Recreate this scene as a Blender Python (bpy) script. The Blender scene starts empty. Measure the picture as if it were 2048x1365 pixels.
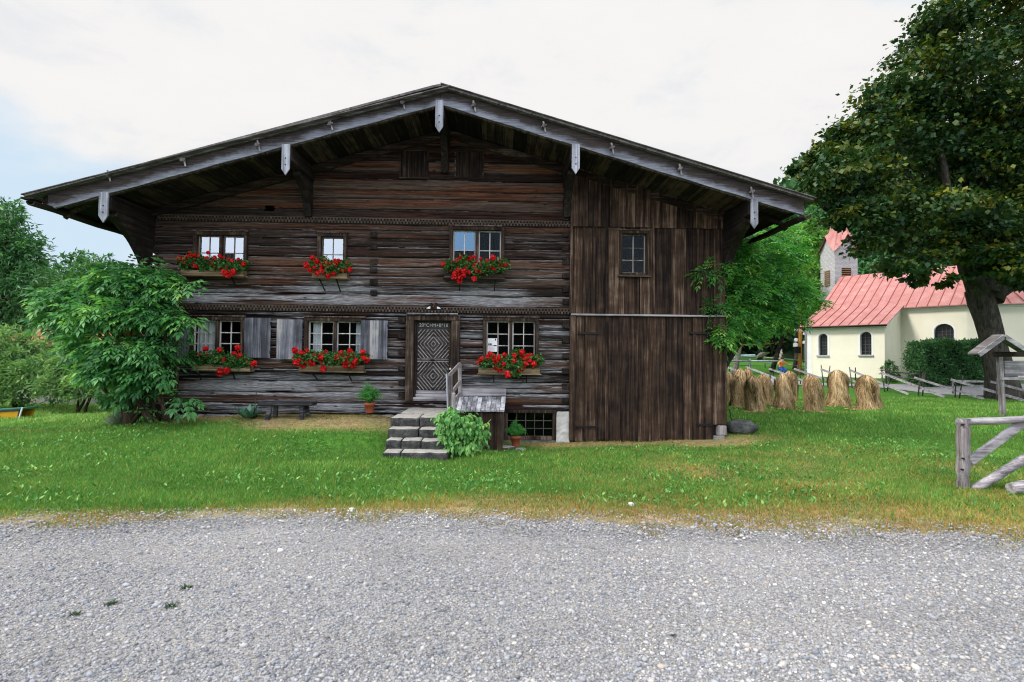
import bpy, math, random
import numpy as np
from mathutils import Vector, Matrix, Euler

R = math.radians
PI = math.pi
random.seed(7)
rng = np.random.default_rng(11)
scene = bpy.context.scene
COL = scene.collection

# ------------------------------------------------------------------ camera
EYE = Vector((0.0, 0.0, 1.7))
FPX = 1080.0
cam_d = bpy.data.cameras.new("camera")
cam = bpy.data.objects.new("camera", cam_d)
COL.objects.link(cam)
CM = Matrix.Rotation(R(-1.5), 4, 'Z') @ Matrix.Rotation(R(90 + 1.59), 4, 'X') @ Matrix.Rotation(R(0.6), 4, 'Z')
cam.matrix_world = Matrix.Translation(EYE) @ CM
cam_d.sensor_width = 36.0
cam_d.lens = FPX * 36.0 / 2048.0
cam_d.clip_start = 0.1
cam_d.clip_end = 2000
cam_d.dof.use_dof = True
cam_d.dof.focus_distance = 13.0
cam_d.dof.aperture_fstop = 2.4
scene.camera = cam

# ------------------------------------------------------------------ light
SUN_AZ = R(-102)      # measured clockwise from +Y (negative: to the left)
SUN_EL = R(47)
world = bpy.data.worlds.new("World")
scene.world = world
world.use_nodes = True
wn = world.node_tree
wn.nodes.clear()

class NT:
    """tiny helper for node trees"""
    def __init__(self, tree):
        self.t = tree
    def n(self, typ, **kw):
        nd = self.t.nodes.new(typ)
        ins = kw.pop('ins', {})
        for k, v in kw.items():
            setattr(nd, k, v)
        for k, v in ins.items():
            if hasattr(v, 'is_output') and v.is_output:
                self.t.links.new(v, nd.inputs[k])
            elif isinstance(v, bpy.types.NodeSocket):
                self.t.links.new(v, nd.inputs[k])
            else:
                nd.inputs[k].default_value = v
        return nd
    def link(self, a, b):
        self.t.links.new(a, b)
    def math(self, op, a, b=None, c=None, clamp=False):
        nd = self.t.nodes.new('ShaderNodeMath'); nd.operation = op; nd.use_clamp = clamp
        for i, v in enumerate((a, b, c)):
            if v is None: continue
            if isinstance(v, bpy.types.NodeSocket): self.t.links.new(v, nd.inputs[i])
            else: nd.inputs[i].default_value = v
        return nd.outputs[0]
    def vmath(self, op, a, b=None):
        nd = self.t.nodes.new('ShaderNodeVectorMath'); nd.operation = op
        for i, v in enumerate((a, b)):
            if v is None: continue
            if isinstance(v, bpy.types.NodeSocket): self.t.links.new(v, nd.inputs[i])
            else: nd.inputs[i].default_value = v
        return nd.outputs['Value'] if op in ('DOT_PRODUCT', 'LENGTH') else nd.outputs[0]
    def mix(self, fac, a, b, blend='MIX'):
        nd = self.t.nodes.new('ShaderNodeMix'); nd.data_type = 'RGBA'; nd.blend_type = blend
        for i, v in ((0, fac), (6, a), (7, b)):
            if isinstance(v, bpy.types.NodeSocket): self.t.links.new(v, nd.inputs[i])
            elif i == 0: nd.inputs[i].default_value = v
            else: nd.inputs[i].default_value = (*v[:3], 1)
        return nd.outputs[2]
    def ramp(self, fac, stops, interp='LINEAR'):
        nd = self.t.nodes.new('ShaderNodeValToRGB'); cr = nd.color_ramp; cr.interpolation = interp
        while len(cr.elements) > 1: cr.elements.remove(cr.elements[-1])
        cr.elements[0].position = stops[0][0]
        cr.elements[0].color = (*stops[0][1], 1) if not isinstance(stops[0][1], float) else (stops[0][1],)*3 + (1,)
        for p, c in stops[1:]:
            e = cr.elements.new(p)
            e.color = (*c, 1) if not isinstance(c, float) else (c, c, c, 1)
        self.t.links.new(fac, nd.inputs[0])
        return nd.outputs[0]
    def noise(self, vec, scale=1.0, detail=4.0, rough=0.5, dist=0.0):
        nd = self.t.nodes.new('ShaderNodeTexNoise')
        self.t.links.new(vec, nd.inputs['Vector'])
        nd.inputs['Scale'].default_value = scale
        nd.inputs['Detail'].default_value = detail
        nd.inputs['Roughness'].default_value = rough
        nd.inputs['Distortion'].default_value = dist
        return nd.outputs[0]

W = NT(wn)
sky = W.n('ShaderNodeTexSky', sky_type='NISHITA', sun_disc=False, sun_elevation=SUN_EL, sun_rotation=SUN_AZ,
          air_density=1.0, dust_density=1.5, ozone_density=1.5)
tc = W.n('ShaderNodeTexCoord')
dirv = tc.outputs['Generated']
skyc = W.vmath('MULTIPLY', sky.outputs[0], (0.075, 0.075, 0.075))
def ddir(az, el):
    return (math.sin(R(az)) * math.cos(R(el)), math.cos(R(az)) * math.cos(R(el)), math.sin(R(el)))
stretched = W.vmath('MULTIPLY', dirv, (1.0, 1.0, 2.2))
n1 = W.noise(stretched, 2.6, 7, 0.55, 0.25)
n2 = W.noise(stretched, 5.5, 7, 0.6, 0.3)
b1 = W.math('SUBTRACT', W.vmath('DOT_PRODUCT', dirv, ddir(-47, 3)), 0.93)
b1 = W.math('MULTIPLY', W.math('MAXIMUM', b1, 0.0), 16.0, clamp=True)
b2 = W.math('SUBTRACT', W.vmath('DOT_PRODUCT', dirv, ddir(43, 38)), 0.972)
b2 = W.math('MULTIPLY', W.math('MAXIMUM', b2, 0.0), 26.0, clamp=True)
b3 = W.math('SUBTRACT', W.vmath('DOT_PRODUCT', dirv, ddir(172, 14)), 0.93)
b3 = W.math('MULTIPLY', W.math('MAXIMUM', b3, 0.0), 12.0, clamp=True)
bl = W.math('MAXIMUM', W.math('MAXIMUM', b1, b2), b3)
cov = W.math('ADD', W.math('SUBTRACT', n1, 0.12), W.math('MULTIPLY', bl, -0.43))
cmask = W.ramp(cov, [(0.06, 0.0), (0.30, 1.0)], 'EASE')
ccol = W.ramp(n2, [(0.30, (0.74, 0.765, 0.80)), (0.47, (0.855, 0.85, 0.85)), (0.75, (0.89, 0.875, 0.865))])
allc = W.mix(cmask, W.mix(0.85, skyc, (0.66, 0.82, 0.96)), ccol)
up = W.ramp(W.vmath('DOT_PRODUCT', dirv, (0.0, -0.6, 0.8)), [(0.10, 0.0), (0.75, 1.0)], 'EASE')   # unseen cloud overhead and behind brightened to add light on the facade
allc = W.mix(1.0, allc, W.mix(up, (0.84, 0.835, 0.83), (2.1, 2.15, 2.28)), 'MULTIPLY')
bg = W.n('ShaderNodeBackground', ins={'Color': allc, 'Strength': 1.0})
wo = W.n('ShaderNodeOutputWorld')
W.link(bg.outputs[0], wo.inputs[0])

sun_d = bpy.data.lights.new("sun", 'SUN')
sun_d.energy = 2.6
sun_d.angle = R(12)
sun_d.color = (1.0, 0.93, 0.82)
sun = bpy.data.objects.new("sun", sun_d)
COL.objects.link(sun)
sd = Vector(ddir(math.degrees(SUN_AZ), math.degrees(SUN_EL)))
sun.rotation_euler = sd.to_track_quat('Z', 'Y').to_euler()
sun.location = (0, 0, 30)

vs = scene.view_settings
vs.view_transform = 'Standard'
vs.look = 'None'
vs.exposure = 0.35
vs.gamma = 1.0
scene.cycles.max_bounces = 6
scene.cycles.filter_width = 1.1
scene.cycles.transparent_max_bounces = 8

# ------------------------------------------------------------------ projection helpers (photo pixel -> point on a plane)
def ray(px, py):
    return (CM.to_3x3() @ Vector(((px - 1024) / FPX, -(py - 682.5) / FPX, -1.0)))
def P(px, py, Y):
    d = ray(px, py)
    return EYE + d * ((Y - EYE.y) / d.y)
FY = 13.0
def F(px, py): 
    return P(px, py, FY)
def rect(px0, py0, px1, py1, Y=FY):
    a, b, c, d = P(px0, py0, Y), P(px1, py0, Y), P(px0, py1, Y), P(px1, py1, Y)
    return (a.x + c.x) / 2, (b.x + d.x) / 2, (c.z + d.z) / 2, (a.z + b.z) / 2     # x0,x1,z0,z1

# ------------------------------------------------------------------ object helpers
def tag(o, label=None, cat=None, group=None, kind=None):
    if label: o['label'] = label
    if cat: o['category'] = cat
    if group: o['group'] = group
    if kind: o['kind'] = kind
    return o
def thing(name, label, cat, loc=(0, 0, 0), rz=0.0, group=None):
    o = bpy.data.objects.new(name, None)
    COL.objects.link(o)
    o.empty_display_size = 0.2
    o.location = loc
    o.rotation_euler = (0, 0, rz)
    o.matrix_basis = Matrix.Translation(Vector(loc)) @ Matrix.Rotation(rz, 4, 'Z')
    return tag(o, label, cat, group)
def root_of(o):
    m = o.matrix_basis.copy()
    while o.parent:
        o = o.parent
        m = o.matrix_basis @ m
    return m
def link_mesh(name, me, mats, parent=None):
    """verts are given in world space; they are moved into the parent's frame"""
    for m in (mats if isinstance(mats, (list, tuple)) else [mats]):
        me.materials.append(m)
    o = bpy.data.objects.new(name, me)
    COL.objects.link(o)
    if parent is not None:
        me.transform(root_of(parent).inverted())
        o.parent = parent
    return o
def np_mesh(name, V, Fc, k, attrs=None, vattrs=None, smooth=False):
    """V (n,3), Fc (m,k) uniform polygons"""
    me = bpy.data.meshes.new(name)
    V = np.asarray(V, dtype=np.float32); Fc = np.asarray(Fc, dtype=np.int32)
    me.vertices.add(len(V)); me.vertices.foreach_set('co', V.ravel())
    me.loops.add(Fc.size); me.loops.foreach_set('vertex_index', Fc.ravel())
    me.polygons.add(len(Fc)); me.polygons.foreach_set('loop_start', np.arange(0, Fc.size, k, dtype=np.int32))
    for nm, a in (attrs or {}).items():
        at = me.attributes.new(nm, 'FLOAT', 'FACE'); at.data.foreach_set('value', np.asarray(a, dtype=np.float32))
    for nm, a in (vattrs or {}).items():
        at = me.attributes.new(nm, 'FLOAT', 'POINT'); at.data.foreach_set('value', np.asarray(a, dtype=np.float32))
    me.update(calc_edges=True)
    if smooth:
        me.polygons.foreach_set('use_smooth', np.ones(len(Fc), dtype=bool))
    return me

class MB:
    """collects shapes (world coordinates) into one mesh"""
    def __init__(self):
        self.v = []; self.f = []; self.t = []; self.sm = []
    def add(self, vs, fs, tone=None, smooth=False):
        if tone is None: tone = random.random()
        b = len(self.v)
        self.v += [tuple(p) for p in vs]
        for f in fs:
            self.f.append([b + i for i in f]); self.t.append(tone); self.sm.append(smooth)
        return self
    def box(self, x0, x1, y0, y1, z0, z1, tone=None, M=None):
        vs = [(x, y, z) for z in (z0, z1) for y in (y0, y1) for x in (x0, x1)]
        if M is not None: vs = [M @ Vector(v) for v in vs]
        return self.add(vs, [(0, 2, 3, 1), (4, 5, 7, 6), (0, 1, 5, 4), (2, 6, 7, 3), (0, 4, 6, 2), (1, 3, 7, 5)], tone)
    def bar(self, a, b, w, h, tone=None, up=(0, 0, 1)):
        """rectangular bar from a to b; w across, h along 'up'"""
        a = Vector(a); b = Vector(b); d = (b - a); L = d.length; d.normalize()
        u = Vector(up); s = d.cross(u).normalized(); u = s.cross(d).normalized()
        M = Matrix((( *s, ), ( *d, ), ( *u, ))).transposed().to_4x4(); M.translation = a
        return self.box(-w / 2, w / 2, 0, L, -h / 2, h / 2, tone, M)
    def prism(self, pts, vec, tone=None):
        """pts: polygon (3d), extruded by vec"""
        n = len(pts); vec = Vector(vec)
        vs = [Vector(p) for p in pts] + [Vector(p) + vec for p in pts]
        fs = [tuple(range(n - 1, -1, -1)), tuple(range(n, 2 * n))] + [(i, (i + 1) % n, n + (i + 1) % n, n + i) for i in range(n)]
        return self.add(vs, fs, tone)
    def tube(self, pts, rad, n=8, tone=None, cap=True, wob=0.0, smooth=True):
        pts = [Vector(p) for p in pts]
        if not isinstance(rad, (list, tuple)): rad = [rad] * len(pts)
        vs = []; fs = []
        ref = Vector((0.13, 0.31, 0.94)).normalized()
        for i, p in enumerate(pts):
            d = (pts[min(i + 1, len(pts) - 1)] - pts[max(i - 1, 0)]).normalized()
            r0 = ref if abs(d.dot(ref)) < 0.95 else Vector((1, 0, 0))
            s = d.cross(r0).normalized(); u = s.cross(d)
            for k in range(n):
                a = 2 * PI * k / n
                rr = rad[i] * (1 + (random.uniform(-wob, wob) if wob else 0))
                vs.append(p + s * (math.cos(a) * rr) + u * (math.sin(a) * rr))
        for i in range(len(pts) - 1):
            for k in range(n):
                fs.append((i * n + k, i * n + (k + 1) % n, (i + 1) * n + (k + 1) % n, (i + 1) * n + k))
        self.add(vs, fs, tone, smooth)
        if cap:
            b = len(self.v) - len(vs)
            t = self.t[-1]
            self.f.append([b + k for k in range(n)][::-1]); self.t.append(t); self.sm.append(False)
            e = b + (len(pts) - 1) * n
            self.f.append([e + k for k in range(n)]); self.t.append(t); self.sm.append(False)
        return self
    def lathe(self, c, prof, n=20, tone=None, smooth=True):
        c = Vector(c); vs = []; fs = []
        for r, z in prof:
            for k in range(n):
                a = 2 * PI * k / n
                vs.append(c + Vector((r * math.cos(a), r * math.sin(a), z)))
        for i in range(len(prof) - 1):
            for k in range(n):
                fs.append((i * n + k, i * n + (k + 1) % n, (i + 1) * n + (k + 1) % n, (i + 1) * n + k))
        return self.add(vs, fs, tone, smooth)
    def build(self, name, mat, parent=None, bevel=0.0):
        me = bpy.data.meshes.new(name)
        me.from_pydata(self.v, [], self.f)
        at = me.attributes.new('tone', 'FLOAT', 'FACE'); at.data.foreach_set('value', self.t)
        me.polygons.foreach_set('use_smooth', self.sm)
        me.update()
        o = link_mesh(name, me, mat, parent)
        if bevel:
            b = o.modifiers.new('bevel', 'BEVEL'); b.width = bevel; b.segments = 1; b.limit_method = 'ANGLE'; b.angle_limit = R(50)
        return o

def copy_tree(o, parent=None):
    c = o.copy(); COL.objects.link(c); c.parent = parent
    for ch in [x for x in o.children]:
        copy_tree(ch, c)
    return c

# numpy value noise
def _h(ix, iy, s):
    n = (ix.astype(np.int64) * 374761393 + iy.astype(np.int64) * 668265263 + s * 974634777) & 0x7fffffff
    n = (n ^ (n >> 13)) * 1274126177 & 0x7fffffff
    return ((n ^ (n >> 16)) & 0xffff) / 65535.0
def vn(x, y, s=0):
    x = np.asarray(x, float); y = np.asarray(y, float)
    ix = np.floor(x); iy = np.floor(y); fx = x - ix; fy = y - iy
    fx = fx * fx * (3 - 2 * fx); fy = fy * fy * (3 - 2 * fy)
    a = _h(ix, iy, s); b = _h(ix + 1, iy, s); c = _h(ix, iy + 1, s); d = _h(ix + 1, iy + 1, s)
    return (a * (1 - fx) + b * fx) * (1 - fy) + (c * (1 - fx) + d * fx) * fy
def fbm(x, y, s=0, o=4):
    t = 0; a = 0.5; f = 1.0
    for i in range(o):
        t = t + a * vn(x * f, y * f, s + i * 17); a *= 0.5; f *= 2.03
    return t / (1 - 0.5 ** o)

# ------------------------------------------------------------------ materials
def principled(nt, col, rough=0.8, bump=None, bstr=0.3, bdist=0.02, spec=0.3, metallic=0.0):
    b = nt.n('ShaderNodeBsdfPrincipled')
    if isinstance(col, bpy.types.NodeSocket): nt.link(col, b.inputs['Base Color'])
    else: b.inputs['Base Color'].default_value = (*col, 1)
    if isinstance(rough, bpy.types.NodeSocket): nt.link(rough, b.inputs['Roughness'])
    else: b.inputs['Roughness'].default_value = rough
    b.inputs['Specular IOR Level'].default_value = spec
    b.inputs['Metallic'].default_value = metallic
    if bump is not None:
        bp = nt.n('ShaderNodeBump', ins={'Strength': bstr, 'Distance': bdist, 'Height': bump})
        nt.link(bp.outputs[0], b.inputs['Normal'])
    return b
def newmat(name):
    m = bpy.data.materials.new(name); m.use_nodes = True
    m.node_tree.nodes.clear()
    return m, NT(m.node_tree)
def finish(m, nt, sh):
    o = nt.n('ShaderNodeOutputMaterial'); nt.link(sh, o.inputs[0]); return m
def attr(nt, nm):
    return nt.n('ShaderNodeAttribute', attribute_name=nm).outputs['Fac']
def objco(nt):
    return nt.n('ShaderNodeTexCoord').outputs['Object']

def mat_wood(name, cols, axis='x', tone_amt=0.6, fine=1.0, rough=0.85, bstr=0.5, stain=None):
    """streaky weathered wood; cols dark->light, axis = grain direction"""
    m, n = newmat(name)
    co = objco(n); t = attr(n, 'tone')
    off = n.n('ShaderNodeCombineXYZ', ins={0: n.math('MULTIPLY', t, 31.7), 1: n.math('MULTIPLY', t, 17.3), 2: n.math('MULTIPLY', t, 53.1)}).outputs[0]
    co2 = n.vmath('ADD', co, off)
    k = 14.0 * fine
    sc = {'x': (0.45 * fine, k, k), 'y': (k, 0.45 * fine, k), 'z': (k, k, 0.45 * fine)}[axis]
    v = n.vmath('MULTIPLY', co2, sc)
    a = n.noise(v, 1.0, 7, 0.62, 0.4)
    sc2 = {'x': (1.6, 70, 70), 'y': (70, 1.6, 70), 'z': (70, 70, 1.6)}[axis]
    b = n.noise(n.vmath('MULTIPLY', co2, sc2), 1.0, 4, 0.6, 0.2)
    c = n.noise(co2, 2.3, 4, 0.6)
    x = n.math('ADD', n.math('MULTIPLY', a, 0.62), n.math('MULTIPLY', b, 0.38))
    x = n.math('ADD', x, n.math('MULTIPLY', n.math('SUBTRACT', t, 0.5), 0.28 * tone_amt))
    x = n.math('ADD', x, n.math('MULTIPLY', n.math('SUBTRACT', c, 0.5), 0.35))
    st = [(0.34 + 0.30 * i / (len(cols) - 1), cc) for i, cc in enumerate(cols)]
    col = n.ramp(x, st)
    bs = principled(n, col, rough, n.math('ADD', a, b), bstr, 0.012, 0.2)
    return finish(m, n, bs.outputs[0])

def mat_plain(name, col, rough=0.8, var=0.25, scale=6.0, bstr=0.2, metallic=0.0, spec=0.3):
    m, n = newmat(name)
    co = objco(n)
    a = n.noise(co, scale, 6, 0.6)
    t = attr(n, 'tone')
    x = n.math('ADD', n.math('MULTIPLY', a, 0.75), n.math('MULTIPLY', t, 0.25))
    lo = tuple(c * (1 - var) for c in col); hi = tuple(min(1, c * (1 + var)) for c in col)
    c = n.ramp(x, [(0.3, lo), (0.7, hi)])
    bs = principled(n, c, rough, a, bstr, 0.01, spec, metallic)
    return finish(m, n, bs.outputs[0])

def mat_leaf(name, cols, trans=0.35, rough=0.5, clump=0.8, tcol=(1.15, 1.25, 0.6)):
    if name != 'red petal': cols = [tuple(min(0.6, v * 1.28) for v in c_) for c_ in cols]
    """leaf colours picked by the per-leaf tone plus slow noise"""
    m, n = newmat(name)
    t = attr(n, 'tone')
    c = n.noise(objco(n), clump, 3, 0.5)
    x = n.math('ADD', n.math('MULTIPLY', t, 0.6), n.math('MULTIPLY', c, 0.4))
    col = n.ramp(x, [(0.12 + 0.72 * i / (len(cols) - 1), cc) for i, cc in enumerate(cols)])
    d = principled(n, col, rough, None, spec=0.35)
    tr = n.n('ShaderNodeBsdfTranslucent', ins={'Color': n.mix(1.0, col, tcol, 'MULTIPLY')})
    mx = n.n('ShaderNodeMixShader', ins={0: trans, 1: d.outputs[0], 2: tr.outputs[0]})
    return finish(m, n, mx.outputs[0])

M = {}
M['board'] = mat_wood('barn board wood', [(0.004, 0.003, 0.003), (0.017, 0.010, 0.008), (0.040, 0.024, 0.016), (0.075, 0.045, 0.030), (0.18, 0.125, 0.092)], 'z', 0.5)
M['trim'] = mat_wood('dark trim wood', [(0.007, 0.005, 0.005), (0.018, 0.012, 0.010), (0.045, 0.031, 0.024), (0.14, 0.11, 0.095)], 'x', 0.6)
M['trimz'] = mat_wood('dark trim wood upright', [(0.007, 0.005, 0.005), (0.02, 0.013, 0.010), (0.05, 0.033, 0.024), (0.15, 0.115, 0.09)], 'z', 0.6)
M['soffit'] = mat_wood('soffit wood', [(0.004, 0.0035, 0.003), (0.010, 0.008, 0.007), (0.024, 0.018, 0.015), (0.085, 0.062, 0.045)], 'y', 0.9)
M['teeth'] = mat_wood('carved teeth wood', [(0.03, 0.02, 0.015), (0.07, 0.05, 0.038), (0.14, 0.11, 0.085)], 'x', 0.6)
M['purlin'] = mat_wood('purlin wood', [(0.006, 0.005, 0.005), (0.013, 0.010, 0.009), (0.03, 0.022, 0.018), (0.07, 0.052, 0.042)], 'y', 0.6)
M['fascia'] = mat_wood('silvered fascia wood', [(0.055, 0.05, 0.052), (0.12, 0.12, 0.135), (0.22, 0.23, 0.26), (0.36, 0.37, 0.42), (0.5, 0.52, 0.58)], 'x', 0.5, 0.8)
M['fascia_top'] = mat_wood('dark roof edge wood', [(0.03, 0.026, 0.026), (0.07, 0.062, 0.062), (0.13, 0.12, 0.12), (0.22, 0.21, 0.22)], 'x', 0.5)
M['silver'] = mat_wood('silver grey wood', [(0.06, 0.06, 0.072), (0.17, 0.175, 0.21), (0.29, 0.305, 0.36), (0.45, 0.47, 0.53)], 'z', 0.5)
M['shutter'] = mat_wood('grey shutter wood', [(0.05, 0.05, 0.06), (0.11, 0.115, 0.14), (0.20, 0.205, 0.245), (0.38, 0.36, 0.35)], 'z', 1.0, 0.7)
M['doorwood'] = mat_wood('door wood', [(0.012, 0.011, 0.011), (0.03, 0.028, 0.029), (0.06, 0.056, 0.058), (0.11, 0.10, 0.10)], 'x', 0.6)
M['doorridge'] = mat_wood('door ridge wood', [(0.10, 0.09, 0.085), (0.22, 0.20, 0.19), (0.36, 0.34, 0.33)], 'z', 0.6)
M['fence'] = mat_wood('grey fence wood', [(0.05, 0.045, 0.05), (0.14, 0.13, 0.145), (0.26, 0.245, 0.265), (0.42, 0.40, 0.42)], 'x', 0.6, 0.9)
M['fencey'] = mat_wood('grey fence wood upright', [(0.05, 0.043, 0.045), (0.13, 0.115, 0.12), (0.24, 0.22, 0.23), (0.40, 0.37, 0.37)], 'z', 0.6, 0.9)
M['boxwood'] = mat_wood('flower box wood', [(0.05, 0.035, 0.02), (0.12, 0.085, 0.05), (0.24, 0.17, 0.10), (0.42, 0.33, 0.22)], 'x', 0.8)
M['bars'] = mat_wood('pale glazing bar wood', [(0.16, 0.15, 0.14), (0.34, 0.33, 0.32), (0.52, 0.50, 0.48), (0.62, 0.6, 0.58)], 'z', 0.5)
M['barsdark'] = mat_wood('worn glazing bar wood', [(0.05, 0.04, 0.035), (0.12, 0.10, 0.085), (0.25, 0.22, 0.19), (0.4, 0.36, 0.32)], 'z', 0.5)
M['iron'] = mat_plain('dark iron', (0.02, 0.018, 0.02), 0.55, 0.3, 20, 0.2, 0.6)
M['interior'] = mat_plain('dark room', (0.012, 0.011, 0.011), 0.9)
M['curtain'] = mat_plain('white curtain', (0.72, 0.74, 0.76), 0.9, 0.08, 12)
M['paper'] = mat_plain('paper', (0.75, 0.76, 0.78), 0.8, 0.05)
M['ink'] = mat_plain('dark print', (0.03, 0.03, 0.035), 0.8, 0.2)
M['chalk'] = mat_plain('chalk', (0.5, 0.49, 0.46), 0.95, 0.2, 40)
M['terracotta'] = mat_plain('terracotta', (0.30, 0.075, 0.035), 0.75, 0.3, 9)
M['plaster'] = mat_plain('rough lime plaster', (0.50, 0.49, 0.47), 0.95, 0.3, 5, 0.8)
M['stone'] = mat_plain('grey stone', (0.24, 0.235, 0.225), 0.95, 0.55, 7, 1.0)
M['darkstone'] = mat_plain('dark weathered stone', (0.11, 0.108, 0.107), 0.95, 0.6, 9, 1.0)
M['white'] = mat_plain('white paint', (0.72, 0.73, 0.75), 0.7, 0.08)
M['soil'] = mat_plain('soil', (0.03, 0.02, 0.014), 0.95, 0.4, 20)

def mat_glass(name, refl, tint=(0.9, 0.95, 1.0), rough=0.02):
    m, n = newmat(name)
    bumpn = n.noise(objco(n), 3.0, 2, 0.4)
    bp = n.n('ShaderNodeBump', ins={'Strength': 0.03, 'Distance': 0.01, 'Height': bumpn})
    g = n.n('ShaderNodeBsdfGlossy', ins={'Color': (*tint, 1), 'Roughness': rough, 'Normal': bp.outputs[0]})
    t = n.n('ShaderNodeBsdfTransparent', ins={'Color': (0.75, 0.78, 0.78, 1)})
    mx = n.n('ShaderNodeMixShader', ins={0: refl, 1: t.outputs[0], 2: g.outputs[0]})
    return finish(m, n, mx.outputs[0])
M['glass_sky'] = mat_glass('old window glass with sky glare', 0.38, (0.74, 0.84, 0.96))  # sky glare of the upper panes put into reflectance and tint
M['glass_blue'] = mat_glass('sky tinted window glass', 0.20, (0.45, 0.68, 0.92))  # blue sky reflection painted into the glass tint
M['glass'] = mat_glass('clear window glass', 0.010)

# ================================================================== GROUND
GC = np.array([  # x, y, z control points
    (-8, 2, 0), (0, 2, 0), (8, 2, 0), (-12, 5, 0), (-5, 5.3, 0), (0, 5.6, 0), (5, 5.3, 0), (12, 5, 0), (0, -10, 0), (-20, -10, 0), (20, -10, 0), (0, -40, 0),
    (-2.9, 10.0, -0.16), (-1.7, 9.8, -0.2), (-1.2, 10.6, -0.30), (0, 10.0, -0.2), (0.3, 11.6, -0.36), (1.2, 12.6, -0.36), (3, 13, -0.33), (5, 13, -0.28), (2, 10, -0.2), (5, 9, -0.15),
    (-8.2, 12.7, 0.10), (-7, 12.8, 0.20), (-5.5, 12.8, 0.26), (-4.2, 12.8, 0.27), (-3.4, 12.6, 0.27), (-3.2, 11.6, 0.13), (-5, 11, 0.10), (-7, 11, 0.02), (-9.5, 12, -0.05), (-6, 8, -0.02), (-3, 8, -0.04),
    (-11, 9, -0.08), (-14, 14, -0.2), (-12, 18, -0.28), (-18, 18, -0.25), (-20, 30, -0.3), (-9.5, 14, 0.0), (-5, 20, 0), (0, 20, 0),
    (5.9, 13.4, -0.14), (7, 12, -0.14), (6.8, 7.3, -0.04), (9, 7, 0), (9, 15, -0.15), (14, 17, -0.0), (12, 20, -0.23), (8, 20, -0.23), (9, 26, -0.25), (12, 25, -0.25), (17, 25, -0.25), (24, 27, -0.25),
    (13, 32, -0.15), (22, 33, 0.1), (20, 40, 0.45), (27, 37, 0.45), (35, 35, 0.45), (25, 55, 1.0), (20, 45, 0.5), (22, 70, 1.3), (35, 60, 1.3), (40, 90, 2.2), (30, 90, 2.0), (0, 60, 0.4), (-40, 60, 0), (0, 100, 1.5),
    (50, 30, 0.3), (60, -20, 0), (-60, 0, -0.2), (-40, 30, -0.2)], float)
def gz(x, y):
    x = np.atleast_1d(np.asarray(x, float)); y = np.atleast_1d(np.asarray(y, float))
    num = np.zeros_like(x); den = np.zeros_like(x)
    for cx, cy, cz in GC:
        d2 = (x - cx) ** 2 + (y - cy) ** 2
        w = 1.0 / (d2 + 0.15 + 0.01 * (cx * cx + cy * cy) ** 0.5) ** 2.0
        num += w * cz; den += w
    return num / den
def gz1(x, y): return float(gz(x, y)[0])
def on_ground(px, py, it=60):
    d = ray(px, py); lo = 2.0
    t = lo
    for i in range(900):
        p = EYE + d * (t / d.y)
        if p.z <= gz1(p.x, p.y): return p
        t *= 1.008
    return p

def edge_y(x):      # where the lawn meets the gravel
    return np.interp(x, [-30, -8, -5.1, -2.3, -0.1, 2.4, 4.9, 8, 30], [4.6, 5.15, 5.43, 5.90, 5.77, 5.50, 5.10, 4.7, 4.2]) + 0.40 * (fbm(x * 0.8 + 3, x * 0 + 0.3, 5, 4) - 0.5) + 0.32 * (fbm(x * 3.1, x * 0 + 7.3, 9, 4) - 0.5)
def dryness(x, y):
    e = y - edge_y(x)
    n = fbm(x * 0.9, y * 0.9, 21, 4); n2 = fbm(x * 3.3, y * 3.3, 41, 3)
    d = np.clip(1.25 - e / ((0.75 + 0.9 * n) * np.clip(0.78 + (x + 1) * 0.13, 0.42, 1.7)), 0, 1)
    # straw along the foot of the wall
    base = np.clip(1 - np.abs(y - 12.7) / (0.35 + 1.1 * (n - 0.2)), 0, 1) * (y < 13.5)
    base *= np.where(x < -2.4, np.clip((x + 8.5) / 2, 0, 1), np.where(x > 0.3, 0.75, 0.3)) * np.clip((7.0 - x) / 1.5, 0, 1)
    hump = np.clip(1.2 - np.hypot((x + 3.9) / 1.9, (y - 12.1) / 0.9), 0, 1)
    corner = np.clip(1.2 - np.hypot((x - 5.0) / 1.4, (y - 12.25) / 0.6), 0, 1)
    strawy = np.clip(1.6 * np.maximum(np.maximum(base, hump), corner), 0, 1)
    right = (0.22 + 0.6 * np.clip((n - 0.42) * 3.0, 0, 1)) * np.clip((x - 0.3) / 3, 0.06, 1) * np.clip((13.0 - y) / 3, 0, 1) * np.clip((9.5 - x) / 3, 0, 1)
    path = 0.3 * np.clip(1 - np.abs(y - (12.2 + (x + 9.5) * 0.25)) / 0.35, 0, 1) * (x < -8.0) * (x > -11)
    return np.clip(np.maximum(np.maximum(d, strawy), np.maximum(right, path)) + (n2 - 0.5) * 0.5 * (d + strawy + right > 0.05), 0, 1), strawy

def axis_pts(segs):
    out = []
    for a, b, s in segs:
        out += list(np.arange(a, b, s))
    out.append(segs[-1][1])
    return np.array(out)
gx = axis_pts([(-300, -60, 12), (-60, -22, 2.0), (-22, 22, 0.25), (22, 60, 1.5), (60, 300, 12)])
gy = axis_pts([(-300, -20, 14), (-20, 1, 1.5), (1, 20, 0.22), (20, 45, 1.0), (45, 100, 3), (100, 300, 12)])
GX, GY = np.meshgrid(gx, gy)
GZ = gz(GX.ravel(), GY.ravel()) + 0.03 * (fbm(GX.ravel() * 0.8, GY.ravel() * 0.8, 3) - 0.5) * (GY.ravel() > 5.5)
nx, ny = len(gx), len(gy)
idx = np.arange(nx * ny).reshape(ny, nx)
Fc = np.stack([idx[:-1, :-1].ravel(), idx[:-1, 1:].ravel(), idx[1:, 1:].ravel(), idx[1:, :-1].ravel()], 1)
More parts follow.
